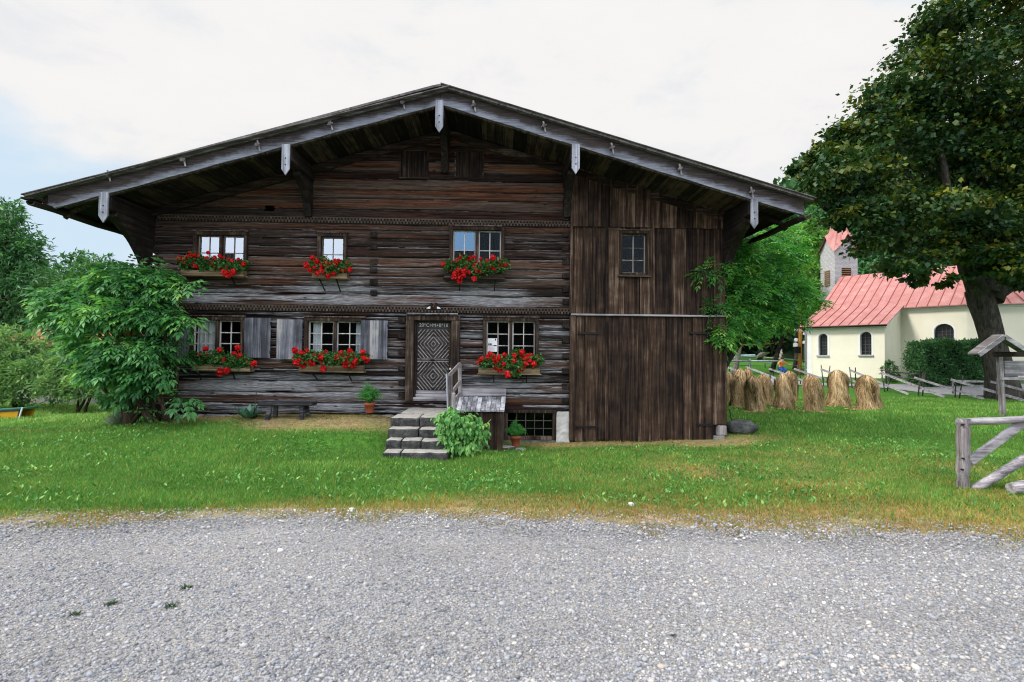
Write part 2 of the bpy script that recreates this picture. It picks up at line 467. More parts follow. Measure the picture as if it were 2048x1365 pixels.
dr, st = dryness(GX.ravel(), GY.ravel())

m, n = newmat("lawn soil")
co = objco(n)
a = n.noise(co, 9, 6, 0.65); b = n.noise(co, 60, 3, 0.6)
x = n.math('ADD', n.math('MULTIPLY', a, 0.6), n.math('MULTIPLY', b, 0.4))
green = n.ramp(x, [(0.32, (0.016, 0.065, 0.008)), (0.5, (0.045, 0.14, 0.018)), (0.68, (0.10, 0.24, 0.035))])
straw = n.ramp(x, [(0.3, (0.13, 0.085, 0.045)), (0.5, (0.30, 0.21, 0.12)), (0.7, (0.50, 0.39, 0.25))])
gritc = n.ramp(n.n('ShaderNodeTexVoronoi', ins={'Vector': co, 'Scale': 85.0}).outputs['Color'], [(0.2, (0.08, 0.08, 0.085)), (0.6, (0.22, 0.215, 0.21)), (0.9, (0.42, 0.41, 0.40))])
gf = n.ramp(n.math('ADD', attr(n, 'grit'), n.math('MULTIPLY', n.math('SUBTRACT', n.noise(co, 7, 5, 0.7), 0.5), 1.6)), [(0.45, 0.0), (0.62, 1.0)])
bs = principled(n, n.mix(gf, n.mix(n.math('MULTIPLY', attr(n, 'dry'), n.math('ADD', 0.05, n.math('MULTIPLY', n.noise(co, 3.2, 5, 0.65), 1.5), clamp=True), clamp=True), green, straw), gritc), 0.95, x, 0.8, 0.03, 0.1)
M['lawn'] = finish(m, n, bs.outputs[0])
ground = link_mesh('ground', np_mesh('ground', np.stack([GX.ravel(), GY.ravel(), GZ], 1), Fc, 4, vattrs={'dry': dr, 'grit': np.clip(0.62 - (GY.ravel() - edge_y(GX.ravel())) / 0.55, 0, 1.5)}, smooth=True), M['lawn'])
tag(ground, kind='structure')

# gravel road: a sheet 4 mm proud with a ragged far edge
rx = np.linspace(-34, 34, 681); ry = np.concatenate([np.linspace(-30, 2.0, 9), np.linspace(2.2, 2.9, 4)])
RX, RY = np.meshgrid(rx, ry)
ey = edge_y(rx)
extra = np.stack([ey - 0.9, ey - 0.6, ey - 0.28 + 0.10 * (fbm(rx * 6, rx * 0 + 2.2, 12, 3) - 0.5)], 0)
RX = np.vstack([RX, np.tile(rx, (3, 1))]); RY = np.vstack([RY, extra])
RZ = np.maximum(gz(RX.ravel(), RY.ravel()), 0) + 0.012
RZ[-len(rx):] -= 0.012
nx, ny = len(rx), RX.shape[0]
idx = np.arange(nx * ny).reshape(ny, nx)
Fc = np.stack([idx[:-1, :-1].ravel(), idx[:-1, 1:].ravel(), idx[1:, 1:].ravel(), idx[1:, :-1].ravel()], 1)
m, n = newmat("gravel")
co = objco(n)
vo = n.n('ShaderNodeTexVoronoi', ins={'Vector': co, 'Scale': 75.0, 'Randomness': 1.0})
vo2 = n.n('ShaderNodeTexVoronoi', ins={'Vector': co, 'Scale': 160.0, 'Randomness': 1.0})
sep = n.n('ShaderNodeSeparateColor', ins={0: vo.outputs['Color']})
sep2 = n.n('ShaderNodeSeparateColor', ins={0: vo2.outputs['Color']})
big = n.noise(co, 0.7, 4, 0.6)
tt = n.math('ADD', n.math('MULTIPLY', sep.outputs[0], 0.5), n.math('MULTIPLY', sep2.outputs[0], 0.5))
tt = n.math('ADD', tt, n.math('MULTIPLY', n.math('SUBTRACT', big, 0.5), 0.5))
gc = n.ramp(tt, [(0.1, (0.07, 0.07, 0.075)), (0.35, (0.15, 0.15, 0.155)), (0.6, (0.24, 0.235, 0.23)), (0.9, (0.34, 0.33, 0.32))])
hh = n.math('ADD', n.math('MULTIPLY', vo.outputs['Distance'], -0.7), n.math('MULTIPLY', vo2.outputs['Distance'], -0.4))
bs = principled(n, gc, 0.9, hh, 0.55, 0.012, 0.2)
M['gravel'] = finish(m, n, bs.outputs[0])
road = link_mesh('gravel_road', np_mesh('gravel_road', np.stack([RX.ravel(), RY.ravel(), RZ], 1), Fc, 4, smooth=True), M['gravel'])
tag(road, kind='structure')

# paved lane between the far fence and the church
lane_pts = [(11.5, 40.5, 1.5), (16, 36.5, 1.6), (20.5, 33.4, 1.7), (26, 30.8, 1.8), (34, 28.5, 2.0), (46, 27, 2.2)]
V = []; Fq = []
for i in range(len(lane_pts) - 1):
    for k in range(12):
        u = k / 12
        p = [lane_pts[i][j] * (1 - u) + lane_pts[i + 1][j] * u for j in range(3)]
        dx = lane_pts[i + 1][0] - lane_pts[i][0]; dy = lane_pts[i + 1][1] - lane_pts[i][1]; L = math.hypot(dx, dy)
        nxv, nyv = -dy / L, dx / L
        for s in (-1, -0.33, 0.33, 1):
            X = p[0] + nxv * s * p[2]; Y = p[1] + nyv * s * p[2]
            V.append((X, Y, gz1(X, Y) + 0.035))
nr = len(V) // 4
for i in range(nr - 1):
    for k in range(3):
        Fq.append((i * 4 + k, (i + 1) * 4 + k, (i + 1) * 4 + k + 1, i * 4 + k + 1))
M['asphalt'] = mat_plain('pale asphalt', (0.27, 0.27, 0.29), 0.95, 0.15, 3)
me = bpy.data.meshes.new('lane'); me.from_pydata(V, [], Fq); me.update()
tag(link_mesh('paved_lane', me, M['asphalt']), kind='structure')

# hills all round the valley (polar sheet, azimuth clockwise from +Y)
prof = [(-180, 8), (-130, 8), (-90, 9), (-60, 12), (-48, 9.5), (-43, 7.2), (-40, 5.6), (-37, 3.5), (-20, 3), (0, 5), (12, 6), (20, 8), (24, 10.5), (28, 13.5), (34, 17), (40, 17), (50, 13), (80, 9), (130, 7), (180, 8)]
az = np.linspace(-180, 180, 241); el = np.interp(az, [p[0] for p in prof], [p[1] for p in prof]) 
rr = np.linspace(0, 1, 26)
R0 = np.where((az > 12) & (az < 60), 74.0, 110.0); R1 = np.where((az > 12) & (az < 60), 170.0, 260.0)
k = np.ones(9) / 9
R0 = np.convolve(np.pad(R0, 4, 'wrap'), k, 'valid'); R1 = np.convolve(np.pad(R1, 4, 'wrap'), k, 'valid'); el = np.convolve(np.pad(el, 4, 'wrap'), k, 'valid')
def hill_z(azd, t):
    e = np.interp(azd, az, el); r0 = np.interp(azd, az, R0); r1 = np.interp(azd, az, R1)
    r = r0 + (r1 - r0) * t
    top = np.tan(np.radians(e)) * r1
    s = t * t * (3 - 2 * t)
    hx = np.sin(np.radians(azd)) * r; hy = np.cos(np.radians(azd)) * r
    return hx, hy, -0.6 + top * s + (fbm(hx * 0.03, hy * 0.03, 77) - 0.5) * 9 * s
AZ, TT = np.meshgrid(az, rr)
hx, hy, hz = hill_z(AZ.ravel(), TT.ravel())
nx, ny = len(az), len(rr); idx = np.arange(nx * ny).reshape(ny, nx)
Fc = np.stack([idx[:-1, :-1].ravel(), idx[1:, :-1].ravel(), idx[1:, 1:].ravel(), idx[:-1, 1:].ravel()], 1)
M['hill'] = mat_plain('hill ground', (0.02, 0.05, 0.016), 0.95, 0.5, 0.15)
tag(link_mesh('hills', np_mesh('hills', np.stack([hx, hy, hz], 1), Fc, 4, smooth=True), M['hill']), kind='structure')

# ================================================================== FARMHOUSE
XL = (F(306, 500).x + F(309, 750).x) / 2
XJ = (F(1140, 460).x + F(1141, 870).x) / 2
XR = (F(1443, 460).x + F(1455, 860).x) / 2
YB = 27.0                      # back of the house
YF = 11.5                      # fascia plane
apex = P(881, 209, YF); eL = P(95, 420, YF); eR = P(1608, 431, YF)
SL = (apex.z - eL.z) / (apex.x - eL.x); SR = (apex.z - eR.z) / (eR.x - apex.x)
XA, ZA = apex.x, apex.z        # underside of the fascia at the apex
def roofz(x):                  # underside of the roof boards
    return ZA + 0.07 - np.where(np.asarray(x) < XA, (XA - np.asarray(x)) * SL, (np.asarray(x) - XA) * SR)
def rz1(x): return float(roofz(x))
ZLOW = F(600, 828).z           # foot of the log wall
ZLOWR = F(1060, 822).z
ZRAIL = (F(1150, 631).z + F(1430, 632).z) / 2
ZSEAM = (F(1150, 457).z + F(1440, 458).z) / 2
ZBD = F(1290, 882).z
ZBAND1 = F(740, 443).z
ZBAND2 = F(740, 619).z

house = thing('farmhouse', 'big old dark log farmhouse with wide low gable roof and plank barn wing', 'farmhouse', (XA, FY + 4, 0))

OP = {}    # openings in the log wall: x0,x1,z0,z1
OP['UL'] = rect(394, 470, 492, 541)
OP['UM'] = rect(641, 474, 691, 543)
OP['UR'] = rect(905, 460, 1004, 540)
OP['LL'] = rect(384, 640, 486, 712)
OP['LM'] = rect(617, 641, 724, 714)
OP['LR'] = rect(972, 641, 1071, 717)
OP['AL'] = rect(802, 301, 855, 356)
OP['AR'] = rect(912, 302, 965, 356)
OP['DOOR'] = rect(832, 640, 903, 800)
OP['CELL'] = rect(1016, 824, 1102, 873)
HOLE = rect(531, 412, 549, 424)

def log_wall():
    dx, dz = 0.028, 0.0135
    ztop = ZA + 0.1
    xs = np.arange(XL, XJ + dx, dx); xs[-1] = XJ
    zs = np.arange(ZLOW, ztop, dz)
    X, Z = np.meshgrid(xs, zs)
    # log boundaries
    rows = [ZLOW]
    rr = random.Random(5)
    while rows[-1] < ztop: rows.append(rows[-1] + rr.uniform(0.19, 0.29))
    rows = np.array(rows)
    wav = (fbm(X * 0.35, Z * 0 + 3.1, 8, 3) - 0.5) * 0.07 + (fbm(X * 2.2, Z * 0 + 9.1, 18, 3) - 0.5) * 0.02
    ZZ = Z + wav
    ri = np.clip(np.searchsorted(rows, ZZ.ravel()).reshape(Z.shape) - 1, 0, len(rows) - 2)
    lo = rows[ri]; hi = rows[ri + 1]
    t = (ZZ - lo) / (hi - lo)
    bul = 1 - np.abs(2 * t - 1) ** 4
    rowoff = np.array([rr.uniform(-0.018, 0.018) for _ in rows])[ri]
    # long cracks and hewing marks
    gn = fbm(X * 1.1 + ri * 7.7, Z * 42, 31, 4)
    cr = fbm(X * 0.7 + ri * 3.3, Z * 26 + 11, 51, 3)
    crack = np.clip((0.34 - cr) * 9, 0, 1)
    hew = fbm(X * 5.5 + ri, Z * 9, 61, 3)
    depth = -0.035 * bul + rowoff - 0.016 * (gn - 0.5) - 0.022 * (hew - 0.5) + 0.028 * crack + 0.05 * (t < 0.055)
    Y = FY + 0.02 + depth
    # weathering (silvering): large below, less in the gable
    def blob(px, py, rx_, rz_):
        c = F(px, py)
        return np.exp(-((X - c.x) / rx_) ** 2 - ((Z - c.z) / rz_) ** 2)
    streak = fbm(X * 0.8 + ri * 5.1, Z * 14, 71, 4)
    st2 = fbm(X * 2.6, Z * 60, 81, 3)
    low = np.clip((ZBAND1 - Z) / (ZBAND1 - ZLOW), 0, 1)
    ww = 0.12 + 0.42 * low ** 0.8
    ww = ww * np.clip((X - XL + 0.2) / 1.2, 0.25, 1) * np.where(Z > ZBAND1, 0.35, 1)
    rain = blob(440, 592, 1.1, 0.16) + blob(400, 600, .35, .2) + 1.25 * blob(665, 580, 0.75, 0.22) + blob(660, 600, 1.3, 0.13) + 1.25 * blob(960, 592, 1.15, 0.16) + blob(985, 605, 0.6, .14) + 0.8 * blob(1030, 778, 0.6, 0.15) \
        + 0.75 * blob(450, 775, 0.9, 0.12) + 0.95 * blob(600, 782, 2.4, 0.10) + 0.5 * blob(560, 762, 1.6, 0.1) + 0.45 * blob(700, 768, 0.8, 0.12) + 0.5 * blob(560, 815, 2.0, .08)
    edge = np.clip((t - 0.84) * 8, 0, 1) * (0.32 + 0.68 * low)          # pale upper arrises: wear plus sky highlight painted along each log
    weather_highlight = np.clip(ww * (0.30 + 2.6 * (streak - 0.42)) + rain * (0.40 + 1.1 * st2) * (0.55 + 0.9 * streak) + edge * (0.35 + 1.0 * st2) * (streak > 0.36), 0, 1)
    hl = np.clip((fbm(X * 0.9 + ri * 2.7, Z * 55, 141, 3) - 0.60) * 9, 0, 1) * (0.25 + 0.75 * low) * (streak > 0.40)
    weather_highlight = np.clip(weather_highlight + 0.75 * hl, 0, 1) * (1 - 0.85 * crack)
    red = np.clip((fbm(X * 0.45 + ri * 9.1, Z * 8, 91, 3) - 0.46) * 5, 0, 1) * np.where(Z > ZBAND1, 1.0, 0.75) * np.clip((X - XL) / 3, .3, 1)
    tone = np.array([rr.uniform(0, 1) for _ in rows])[ri] * 0.5 + 0.5 * gn + 0.07 * (Z > ZBAND1)  # sheltered gable wood lightened in colour to offset the eave shade
    dark = np.clip((0.07 - t) * 25, 0, 1) * 0.7 + 0.6 * crack
    Zc = np.minimum(Z, roofz(X) + 0.02)
    # collapse cells beyond openings
    keep = np.ones((len(zs) - 1, len(xs) - 1), bool)
    xc = (xs[:-1] + xs[1:]) / 2; zc = (zs[:-1] + zs[1:]) / 2
    for (x0, x1, z0, z1) in list(OP.values()) + [HOLE]:
        keep &= ~((zc[:, None] > z0) & (zc[:, None] < z1) & (xc[None, :] > x0) & (xc[None, :] < x1))
    keep &= (zc[:, None] < roofz(xc)[None, :] + 0.03)
    zr = ZLOWR
    keep &= ~((zc[:, None] < zr) & (xc[None, :] > OP['DOOR'][0] - 0.2))
    nx, ny = len(xs), len(zs); idx = np.arange(nx * ny).reshape(ny, nx)
    Fc = np.stack([idx[:-1, :-1][keep], idx[:-1, 1:][keep], idx[1:, 1:][keep], idx[1:, :-1][keep]], 1)
    V = np.stack([X.ravel(), Y.ravel(), Zc.ravel()], 1)
    return np_mesh('log_wall', V, Fc, 4, vattrs={'weather_highlight': weather_highlight.ravel(), 'red': red.ravel(), 'tone': tone.ravel(), 'dark': dark.ravel()})

m, n = newmat("weathered log wood")
co = objco(n)
s1 = n.noise(n.vmath('MULTIPLY', co, (1.3, 10, 48)), 1.0, 5, 0.65, 0.3)
s2 = n.noise(n.vmath('MULTIPLY', co, (5.0, 20, 150)), 1.0, 3, 0.6)
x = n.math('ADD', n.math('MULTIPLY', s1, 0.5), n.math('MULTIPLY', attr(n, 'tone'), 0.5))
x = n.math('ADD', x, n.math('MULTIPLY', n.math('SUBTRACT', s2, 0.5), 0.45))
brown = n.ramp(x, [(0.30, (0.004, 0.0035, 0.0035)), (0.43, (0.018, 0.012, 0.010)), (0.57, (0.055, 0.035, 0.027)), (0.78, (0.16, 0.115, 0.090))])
redc = n.ramp(x, [(0.33, (0.010, 0.004, 0.003)), (0.55, (0.06, 0.022, 0.011)), (0.75, (0.17, 0.07, 0.035))])
grey = n.ramp(s2, [(0.3, (0.10, 0.105, 0.12)), (0.48, (0.22, 0.225, 0.245)), (0.66, (0.56, 0.57, 0.60))])
c = n.mix(n.math('MULTIPLY', attr(n, 'red'), 0.95), brown, redc)
wfac = n.ramp(n.math('ADD', attr(n, 'weather_highlight'), n.math('MULTIPLY', n.math('SUBTRACT', s2, 0.5), 0.55)), [(0.20, 0.0), (1.05, 0.80)])
c = n.mix(wfac, c, grey)
kn = n.n('ShaderNodeTexVoronoi', ins={'Vector': n.vmath('MULTIPLY', co, (1.7, 1.0, 4.4)), 'Scale': 1.0, 'Randomness': 1.0})
c = n.mix(n.ramp(kn.outputs['Distance'], [(0.05, 0.85), (0.11, 0.0)]), c, (0.006, 0.004, 0.003))
c = n.mix(attr(n, 'dark'), c, (0.003, 0.0025, 0.0025))
bs = principled(n, c, 0.85, n.math('ADD', s1, s2), 0.6, 0.012, 0.2)
M['log'] = finish(m, n, bs.outputs[0])
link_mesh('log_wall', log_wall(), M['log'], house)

# inner dark skin right behind the logs (closes the gaps), side and back walls, inner floor
mb = MB()
mb.box(XL + 0.02, XL + 0.16, FY + 0.1, YB, -0.6, rz1(XL) + 0.02)
mb.box(XR - 0.16, XR - 0.02, FY + 0.1, YB, -0.8, rz1(XR) + 0.02)
mb.prism([(XL, YB, -0.6), (XR, YB, -0.6), (XR, YB, rz1(XR)), (XA, YB, rz1(XA)), (XL, YB, rz1(XL))], (0, 0.15, 0))
mb.build('side_wall', M['trim'], house)
mb = MB()
z = ZLOW; i = 0
while z < rz1(XL) - 0.1:
    h = 0.25
    mb.tube([(XL + 0.03, FY - 0.0, z + h / 2), (XL + 0.02, YB, z + h / 2)], 0.135, 8, wob=0.05); z += h
mb.build('side_logs', M['purlin'], house)

# rooms: dark recesses behind every opening
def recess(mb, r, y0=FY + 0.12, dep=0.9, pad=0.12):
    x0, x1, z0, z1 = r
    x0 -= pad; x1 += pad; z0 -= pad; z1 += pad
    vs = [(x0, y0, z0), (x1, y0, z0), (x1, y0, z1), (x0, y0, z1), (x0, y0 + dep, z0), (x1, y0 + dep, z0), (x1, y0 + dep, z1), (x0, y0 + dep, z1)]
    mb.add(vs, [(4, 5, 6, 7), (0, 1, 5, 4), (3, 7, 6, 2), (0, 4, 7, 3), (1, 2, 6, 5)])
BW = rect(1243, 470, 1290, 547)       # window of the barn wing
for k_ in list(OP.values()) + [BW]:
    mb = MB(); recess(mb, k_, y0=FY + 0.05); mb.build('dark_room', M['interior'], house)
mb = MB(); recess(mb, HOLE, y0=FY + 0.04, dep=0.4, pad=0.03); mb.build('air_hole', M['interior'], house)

# ---- carved bands (two rows of small teeth)
def dentil(z, x0, x1, slope):
    mb = MB()
    L = x1 - x0
    mb.box(x0, x1, FY - 0.055, FY - 0.01, z + 0.052, z + 0.075, 0.4)
    mb.box(x0, x1, FY - 0.045, FY - 0.01, z - 0.012, z + 0.008, 0.3)
    bk = MB(); bk.box(x0, x1, FY - 0.030, FY + 0.0, z - 0.075, z + 0.05, 0.0); bk.build('band_back', M['interior'], house)
    xx = x0
    k = 0
    while xx < x1 - 0.05:
        mb.box(xx, xx + 0.04, FY - 0.055, FY - 0.03, z + 0.008, z + 0.052, random.uniform(.25, .6))
        mb.box(xx + 0.035, xx + 0.075, FY - 0.05, FY - 0.03, z - 0.06, z - 0.012, random.uniform(.25, .6))
        xx += 0.078
    return mb.build('carved_band', M['teeth'], house)
dentil(ZBAND1, XL + 0.05, XJ - 0.02, 0)
dentil(ZBAND2, XL + 0.05, XJ - 0.02, 0)

# ---- dovetail log ends of the inner walls and at the corner
def log_ends(px, pys, w, dark=0.2, hgt=0.075):
    for py in pys:
        c = F(px, py)
        mb = MB(); h = hgt * random.uniform(0.8, 1.15); ww = w * random.uniform(0.9, 1.1)
        mb.box(c.x - ww / 2, c.x + ww / 2, FY - 0.062, FY + 0.02, c.z - h, c.z + h * 0.75, random.uniform(0.0, 0.5))
        mb.build('log_end', M['purlin'], house, bevel=0.008)
log_ends(748, [470, 493, 524, 541, 564, 586], 0.17)
log_ends(804, [640, 672, 704, 737, 765, 790], 0.16)
log_ends(1131, [310, 340, 372, 404, 436, 470, 497, 524, 552, 578, 604, 650, 682, 712, 742, 772, 800], 0.16)
log_ends(320, [520, 560, 600], 0.2)

# ---- window builder
def window(key, px_frame, ncas, rows, cols=2, glass='glass', barm='bars', sill=True, proud=0.09, curtains=None, glassmap=None, casw=0.085, name='window', hood=False):
    x0, x1, z0, z1 = rect(*px_frame)
    mb = MB(); y = FY - proud; w = casw
    yb = FY + 0.10
    mb.box(x0, x1, y, yb, z1 - w, z1, 0.35)                 # head
    mb.box(x0, x0 + w, y + 0.003, yb, z0, z1 - w, 0.6)
    mb.box(x1 - w, x1, y + 0.003, yb, z0, z1 - w, 0.5)
    mb.box(x0 + w, x1 - w, y + 0.02, yb, z0, z0 + 0.05, 0.4)
    mb.box(x0 - 0.02, x1 + 0.02, y - 0.025, y + 0.05, z1 + 0.001, z1 + 0.03, 0.95)
    xi0, xi1, zi0, zi1 = x0 + w, x1 - w, z0 + 0.05, z1 - w
    if ncas == 2:
        mid = (xi0 + xi1) / 2
        mb.box(mid - 0.035, mid + 0.035, y + 0.03, yb - 0.01, zi0, zi1, 0.65)
    win = mb.build(name, M['trimz'], house, bevel=0.006)
    cas = [(xi0, xi1)] if ncas == 1 else [(xi0, mid - 0.035), (mid + 0.035, xi1)]
    bars = MB(); yg = FY + 0.03
    bw = 0.030
    for ci, (a, b) in enumerate(cas):
        bars.box(a, b, yg - 0.015, yg + 0.02, zi1 - bw, zi1); bars.box(a, b, yg - 0.015, yg + 0.02, zi0, zi0 + bw)
        bars.box(a, a + bw, yg - 0.012, yg + 0.02, zi0 + bw, zi1 - bw); bars.box(b - bw, b, yg - 0.012, yg + 0.02, zi0 + bw, zi1 - bw)
        aa, bb = a + bw, b - bw; zz0, zz1 = zi0 + bw, zi1 - bw
        for c_ in range(1, cols):
            xx = aa + (bb - aa) * c_ / cols
            bars.box(xx - 0.011, xx + 0.011, yg - 0.010, yg + 0.012, zz0, zz1)
        zr = [zz0 + (zz1 - zz0) * k / rows for k in range(rows + 1)]
        for zq in zr[1:-1]:
            bars.box(aa, bb, yg - 0.008, yg + 0.010, zq - 0.011, zq + 0.011)
        for r in range(rows):
            for c_ in range(cols):
                g = glass if glassmap is None else glassmap[ci][rows - 1 - r][c_]
                if g is None: continue
                pa, pb = aa + (bb - aa) * c_ / cols, aa + (bb - aa) * (c_ + 1) / cols
                tl = random.uniform(-0.004, 0.004)
                pm = MB()
                pm.add([(pa, yg + 0.002, zr[r]), (pb, yg + 0.002 + tl, zr[r]), (pb, yg + 0.004 + tl, zr[r + 1]), (pa, yg + 0.004, zr[r + 1])], [(0, 1, 2, 3)])
                pm.build('pane', M[g], win)
    bars.build('glazing_bars', M[barm], win)
    if sill:
        sm = MB(); sm.box(x0 - 0.03, x1 + 0.03, FY - proud - 0.03, FY - 0.02, z0 - 0.045, z0 - 0.001, 0.6)
        sm.build('sill', M['trim'], win, bevel=0.005)
    for (ca, cb) in (curtains or []):
        X0 = xi0 + (xi1 - xi0) * ca; X1 = xi0 + (xi1 - xi0) * cb
        nseg = 28; V = []; Fq = []
        for i in range(nseg + 1):
            u = i / nseg
            yy = yg + 0.10 + 0.025 * math.sin(u * 26) + 0.01 * math.sin(u * 61)
            for j, z in enumerate((zi0, (zi0 + zi1) / 2, zi1)):
                V.append((X0 + (X1 - X0) * u + (0.02 * math.sin(9 * u) if j == 0 else 0), yy, z))
        for i in range(nseg):
            for j in range(2):
                Fq.append((i * 3 + j, (i + 1) * 3 + j, (i + 1) * 3 + j + 1, i * 3 + j + 1))
        cm = MB(); cm.add(V, Fq, 0.5, True); cm.build('curtain', M['curtain'], win)
    return win, (xi0, xi1, zi0, zi1)
S, G, B_ = 'glass_sky', 'glass', 'glass_blue'
window('UL', (389, 465, 497, 545), 2, 2, barm='barsdark', glassmap=[[[S, S], [S, S]], [[S, S], [G, S]]], sill=False)
window('UM', (636, 468, 695, 548), 1, 2, barm='barsdark', glassmap=[[[S, S], [S, S]]], sill=False)
window('UR', (899, 455, 1009, 545), 2, 2, barm='bars', glassmap=[[[B_, B_], [G, G]], [[G, G], [G, G]]], sill=False)
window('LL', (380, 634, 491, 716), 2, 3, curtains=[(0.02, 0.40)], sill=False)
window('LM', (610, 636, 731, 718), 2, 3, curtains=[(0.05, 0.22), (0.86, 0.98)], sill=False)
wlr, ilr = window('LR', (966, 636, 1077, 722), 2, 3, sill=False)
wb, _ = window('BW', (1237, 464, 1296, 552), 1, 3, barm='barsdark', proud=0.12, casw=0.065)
# notice taped inside the lower right window
px0, px1, pz0, pz1 = rect(975, 677, 994, 704)
y_ = FY + 0.026
mb = MB(); mb.box(px0, px1, y_ - 0.003, y_, pz0, pz1)
notice = mb.build('notice', M['paper'], wlr)
notice['label'] = 'white printed notice with small dark pictures in the window'
mb = MB(); w_ = px1 - px0; h_ = pz1 - pz0
for (u0, u1, v0, v1) in ((0.08, 0.22, 0.50, 0.62), (0.26, 0.44, 0.50, 0.62), (0.70, 0.92, 0.42, 0.50), (0.78, 0.90, 0.83, 0.97)):
    mb.box(px0 + w_ * u0, px0 + w_ * u1, y_ - 0.006, y_ - 0.0035, pz0 + h_ * v0, pz0 + h_ * v1)
for k in range(7):
    v = 0.06 + k * 0.05
    mb.box(px0 + w_ * 0.1, px0 + w_ * (0.85 - 0.1 * (k % 3)), y_ - 0.005, y_ - 0.0035, pz0 + h_ * v, pz0 + h_ * (v + 0.008))
mb.build('printed_marks', M['ink'], wlr)

# ---- attic hatches
for kk in ('AL', 'AR'):
    x0, x1, z0, z1 = OP[kk]
    mb = MB(); nb = 4
    for i in range(nb):
        a = x0 + (x1 - x0) * i / nb
        mb.box(a + 0.004, a + (x1 - x0) / nb - 0.004, FY + 0.05 + random.uniform(0, .01), FY + 0.08, z0 - 0.02, z1 + 0.02, random.uniform(0.0, 0.3))
    at_ = mb.build('attic_shutter', M['trimz'], house)
    mb = MB()
    mb.box(x0 - 0.03, x0, FY - 0.03, FY + 0.08, z0, z1); mb.box(x1, x1 + 0.03, FY - 0.03, FY + 0.08, z0, z1); mb.box(x0 - 0.04, x1 + 0.04, FY - 0.04, FY + 0.08, z1, z1 + 0.035); mb.box(x0 - 0.04, x1 + 0.04, FY - 0.04, FY + 0.08, z0 - 0.03, z0)
    mb.build('frame', M['trim'], at_)

# ---- window shutters
def shutter(px):
    x0, x1, z0, z1 = rect(*px)
    mb = MB(); nb = 3; w = (x1 - x0) / nb
    for i in range(nb):
        mb.box(x0 + i * w + 0.002, x0 + (i + 1) * w - 0.002, FY - 0.125, FY - 0.095 - random.uniform(0, .004), z0, z1, random.uniform(0.15, 0.85))
    s = mb.build('window_shutter', M['shutter'], house, bevel=0.003)
    for za_ in (z0 + 0.1, z1 - 0.17):
        mb = MB(); mb.box(x0 + 0.03, x1 - 0.03, FY - 0.0945, FY - 0.075, za_, za_ + 0.07); mb.build('batten', M['shutter'], s)
    for zz in (z0 + 0.13, z1 - 0.13):
        mb = MB()
        xx = x1
        mb.box(xx - 0.01, xx + 0.022, FY - 0.13, FY - 0.10, zz - 0.035, zz + 0.035)
        mb.build('hinge', M['iron'], s)
    return s
shutter((493, 637, 545, 716)); shutter((557, 640, 608, 719)); shutter((724, 642, 777, 719)); shutter((336, 636, 384, 716))['label'] = 'pale shutter half hidden by the elder bush'

# ---- door
dx0, dx1, dz0, dz1 = rect(833, 644, 900, 786)
mb = MB()
fx0, fx1, fz0, fz1 = rect(812, 632, 920, 802)
mb.box(fx0, fx1, FY - 0.12, FY + 0.12, fz1 - 0.12, fz1, 0.4)
mb.box(fx0 + 0.0, fx0 + 0.20, FY - 0.117, FY + 0.12, fz0, fz1 - 0.12, 0.5)
mb.box(fx1 - 0.20, fx1, FY - 0.117, FY + 0.12, fz0, fz1 - 0.12, 0.6)
mb.box(fx0 + 0.20, dx0, FY - 0.05, FY + 0.12, fz0, fz1 - 0.12, 0.15)
mb.box(dx1 + 0.02, fx1 - 0.20, FY - 0.05, FY + 0.12, fz0, fz1 - 0.12, 0.3) if fx1 - 0.20 > dx1 + 0.03 else None
mb.box(fx0 + 0.02, fx1 - 0.05, FY - 0.17, FY - 0.10, fz1 + 0.001, fz1 + 0.035, 0.9)
dfr = mb.build('door_frame', M['trimz'], house, bevel=0.012)
mb = MB(); mb.box(fx0 + 0.025, fx1 - 0.055, FY - 0.175, FY - 0.12, fz1 + 0.0355, fz1 + 0.05, 0.9); mb.build('drip_ledge', M['silver'], dfr)
mb = MB(); mb.box(dx0, dx1 + 0.03, FY + 0.03, FY + 0.09, dz0, dz1 + 0.03, 0.3)
door = mb.build('door', M['doorwood'], house)
door['label'] = 'old door carved with two diamond patterns'
stile = MB(); stile.box(dx1 - 0.03, dx1 + 0.10, FY + 0.0, FY + 0.03, dz0, dz1, 0.75); stile.build('door_stile', M['trimz'], door)
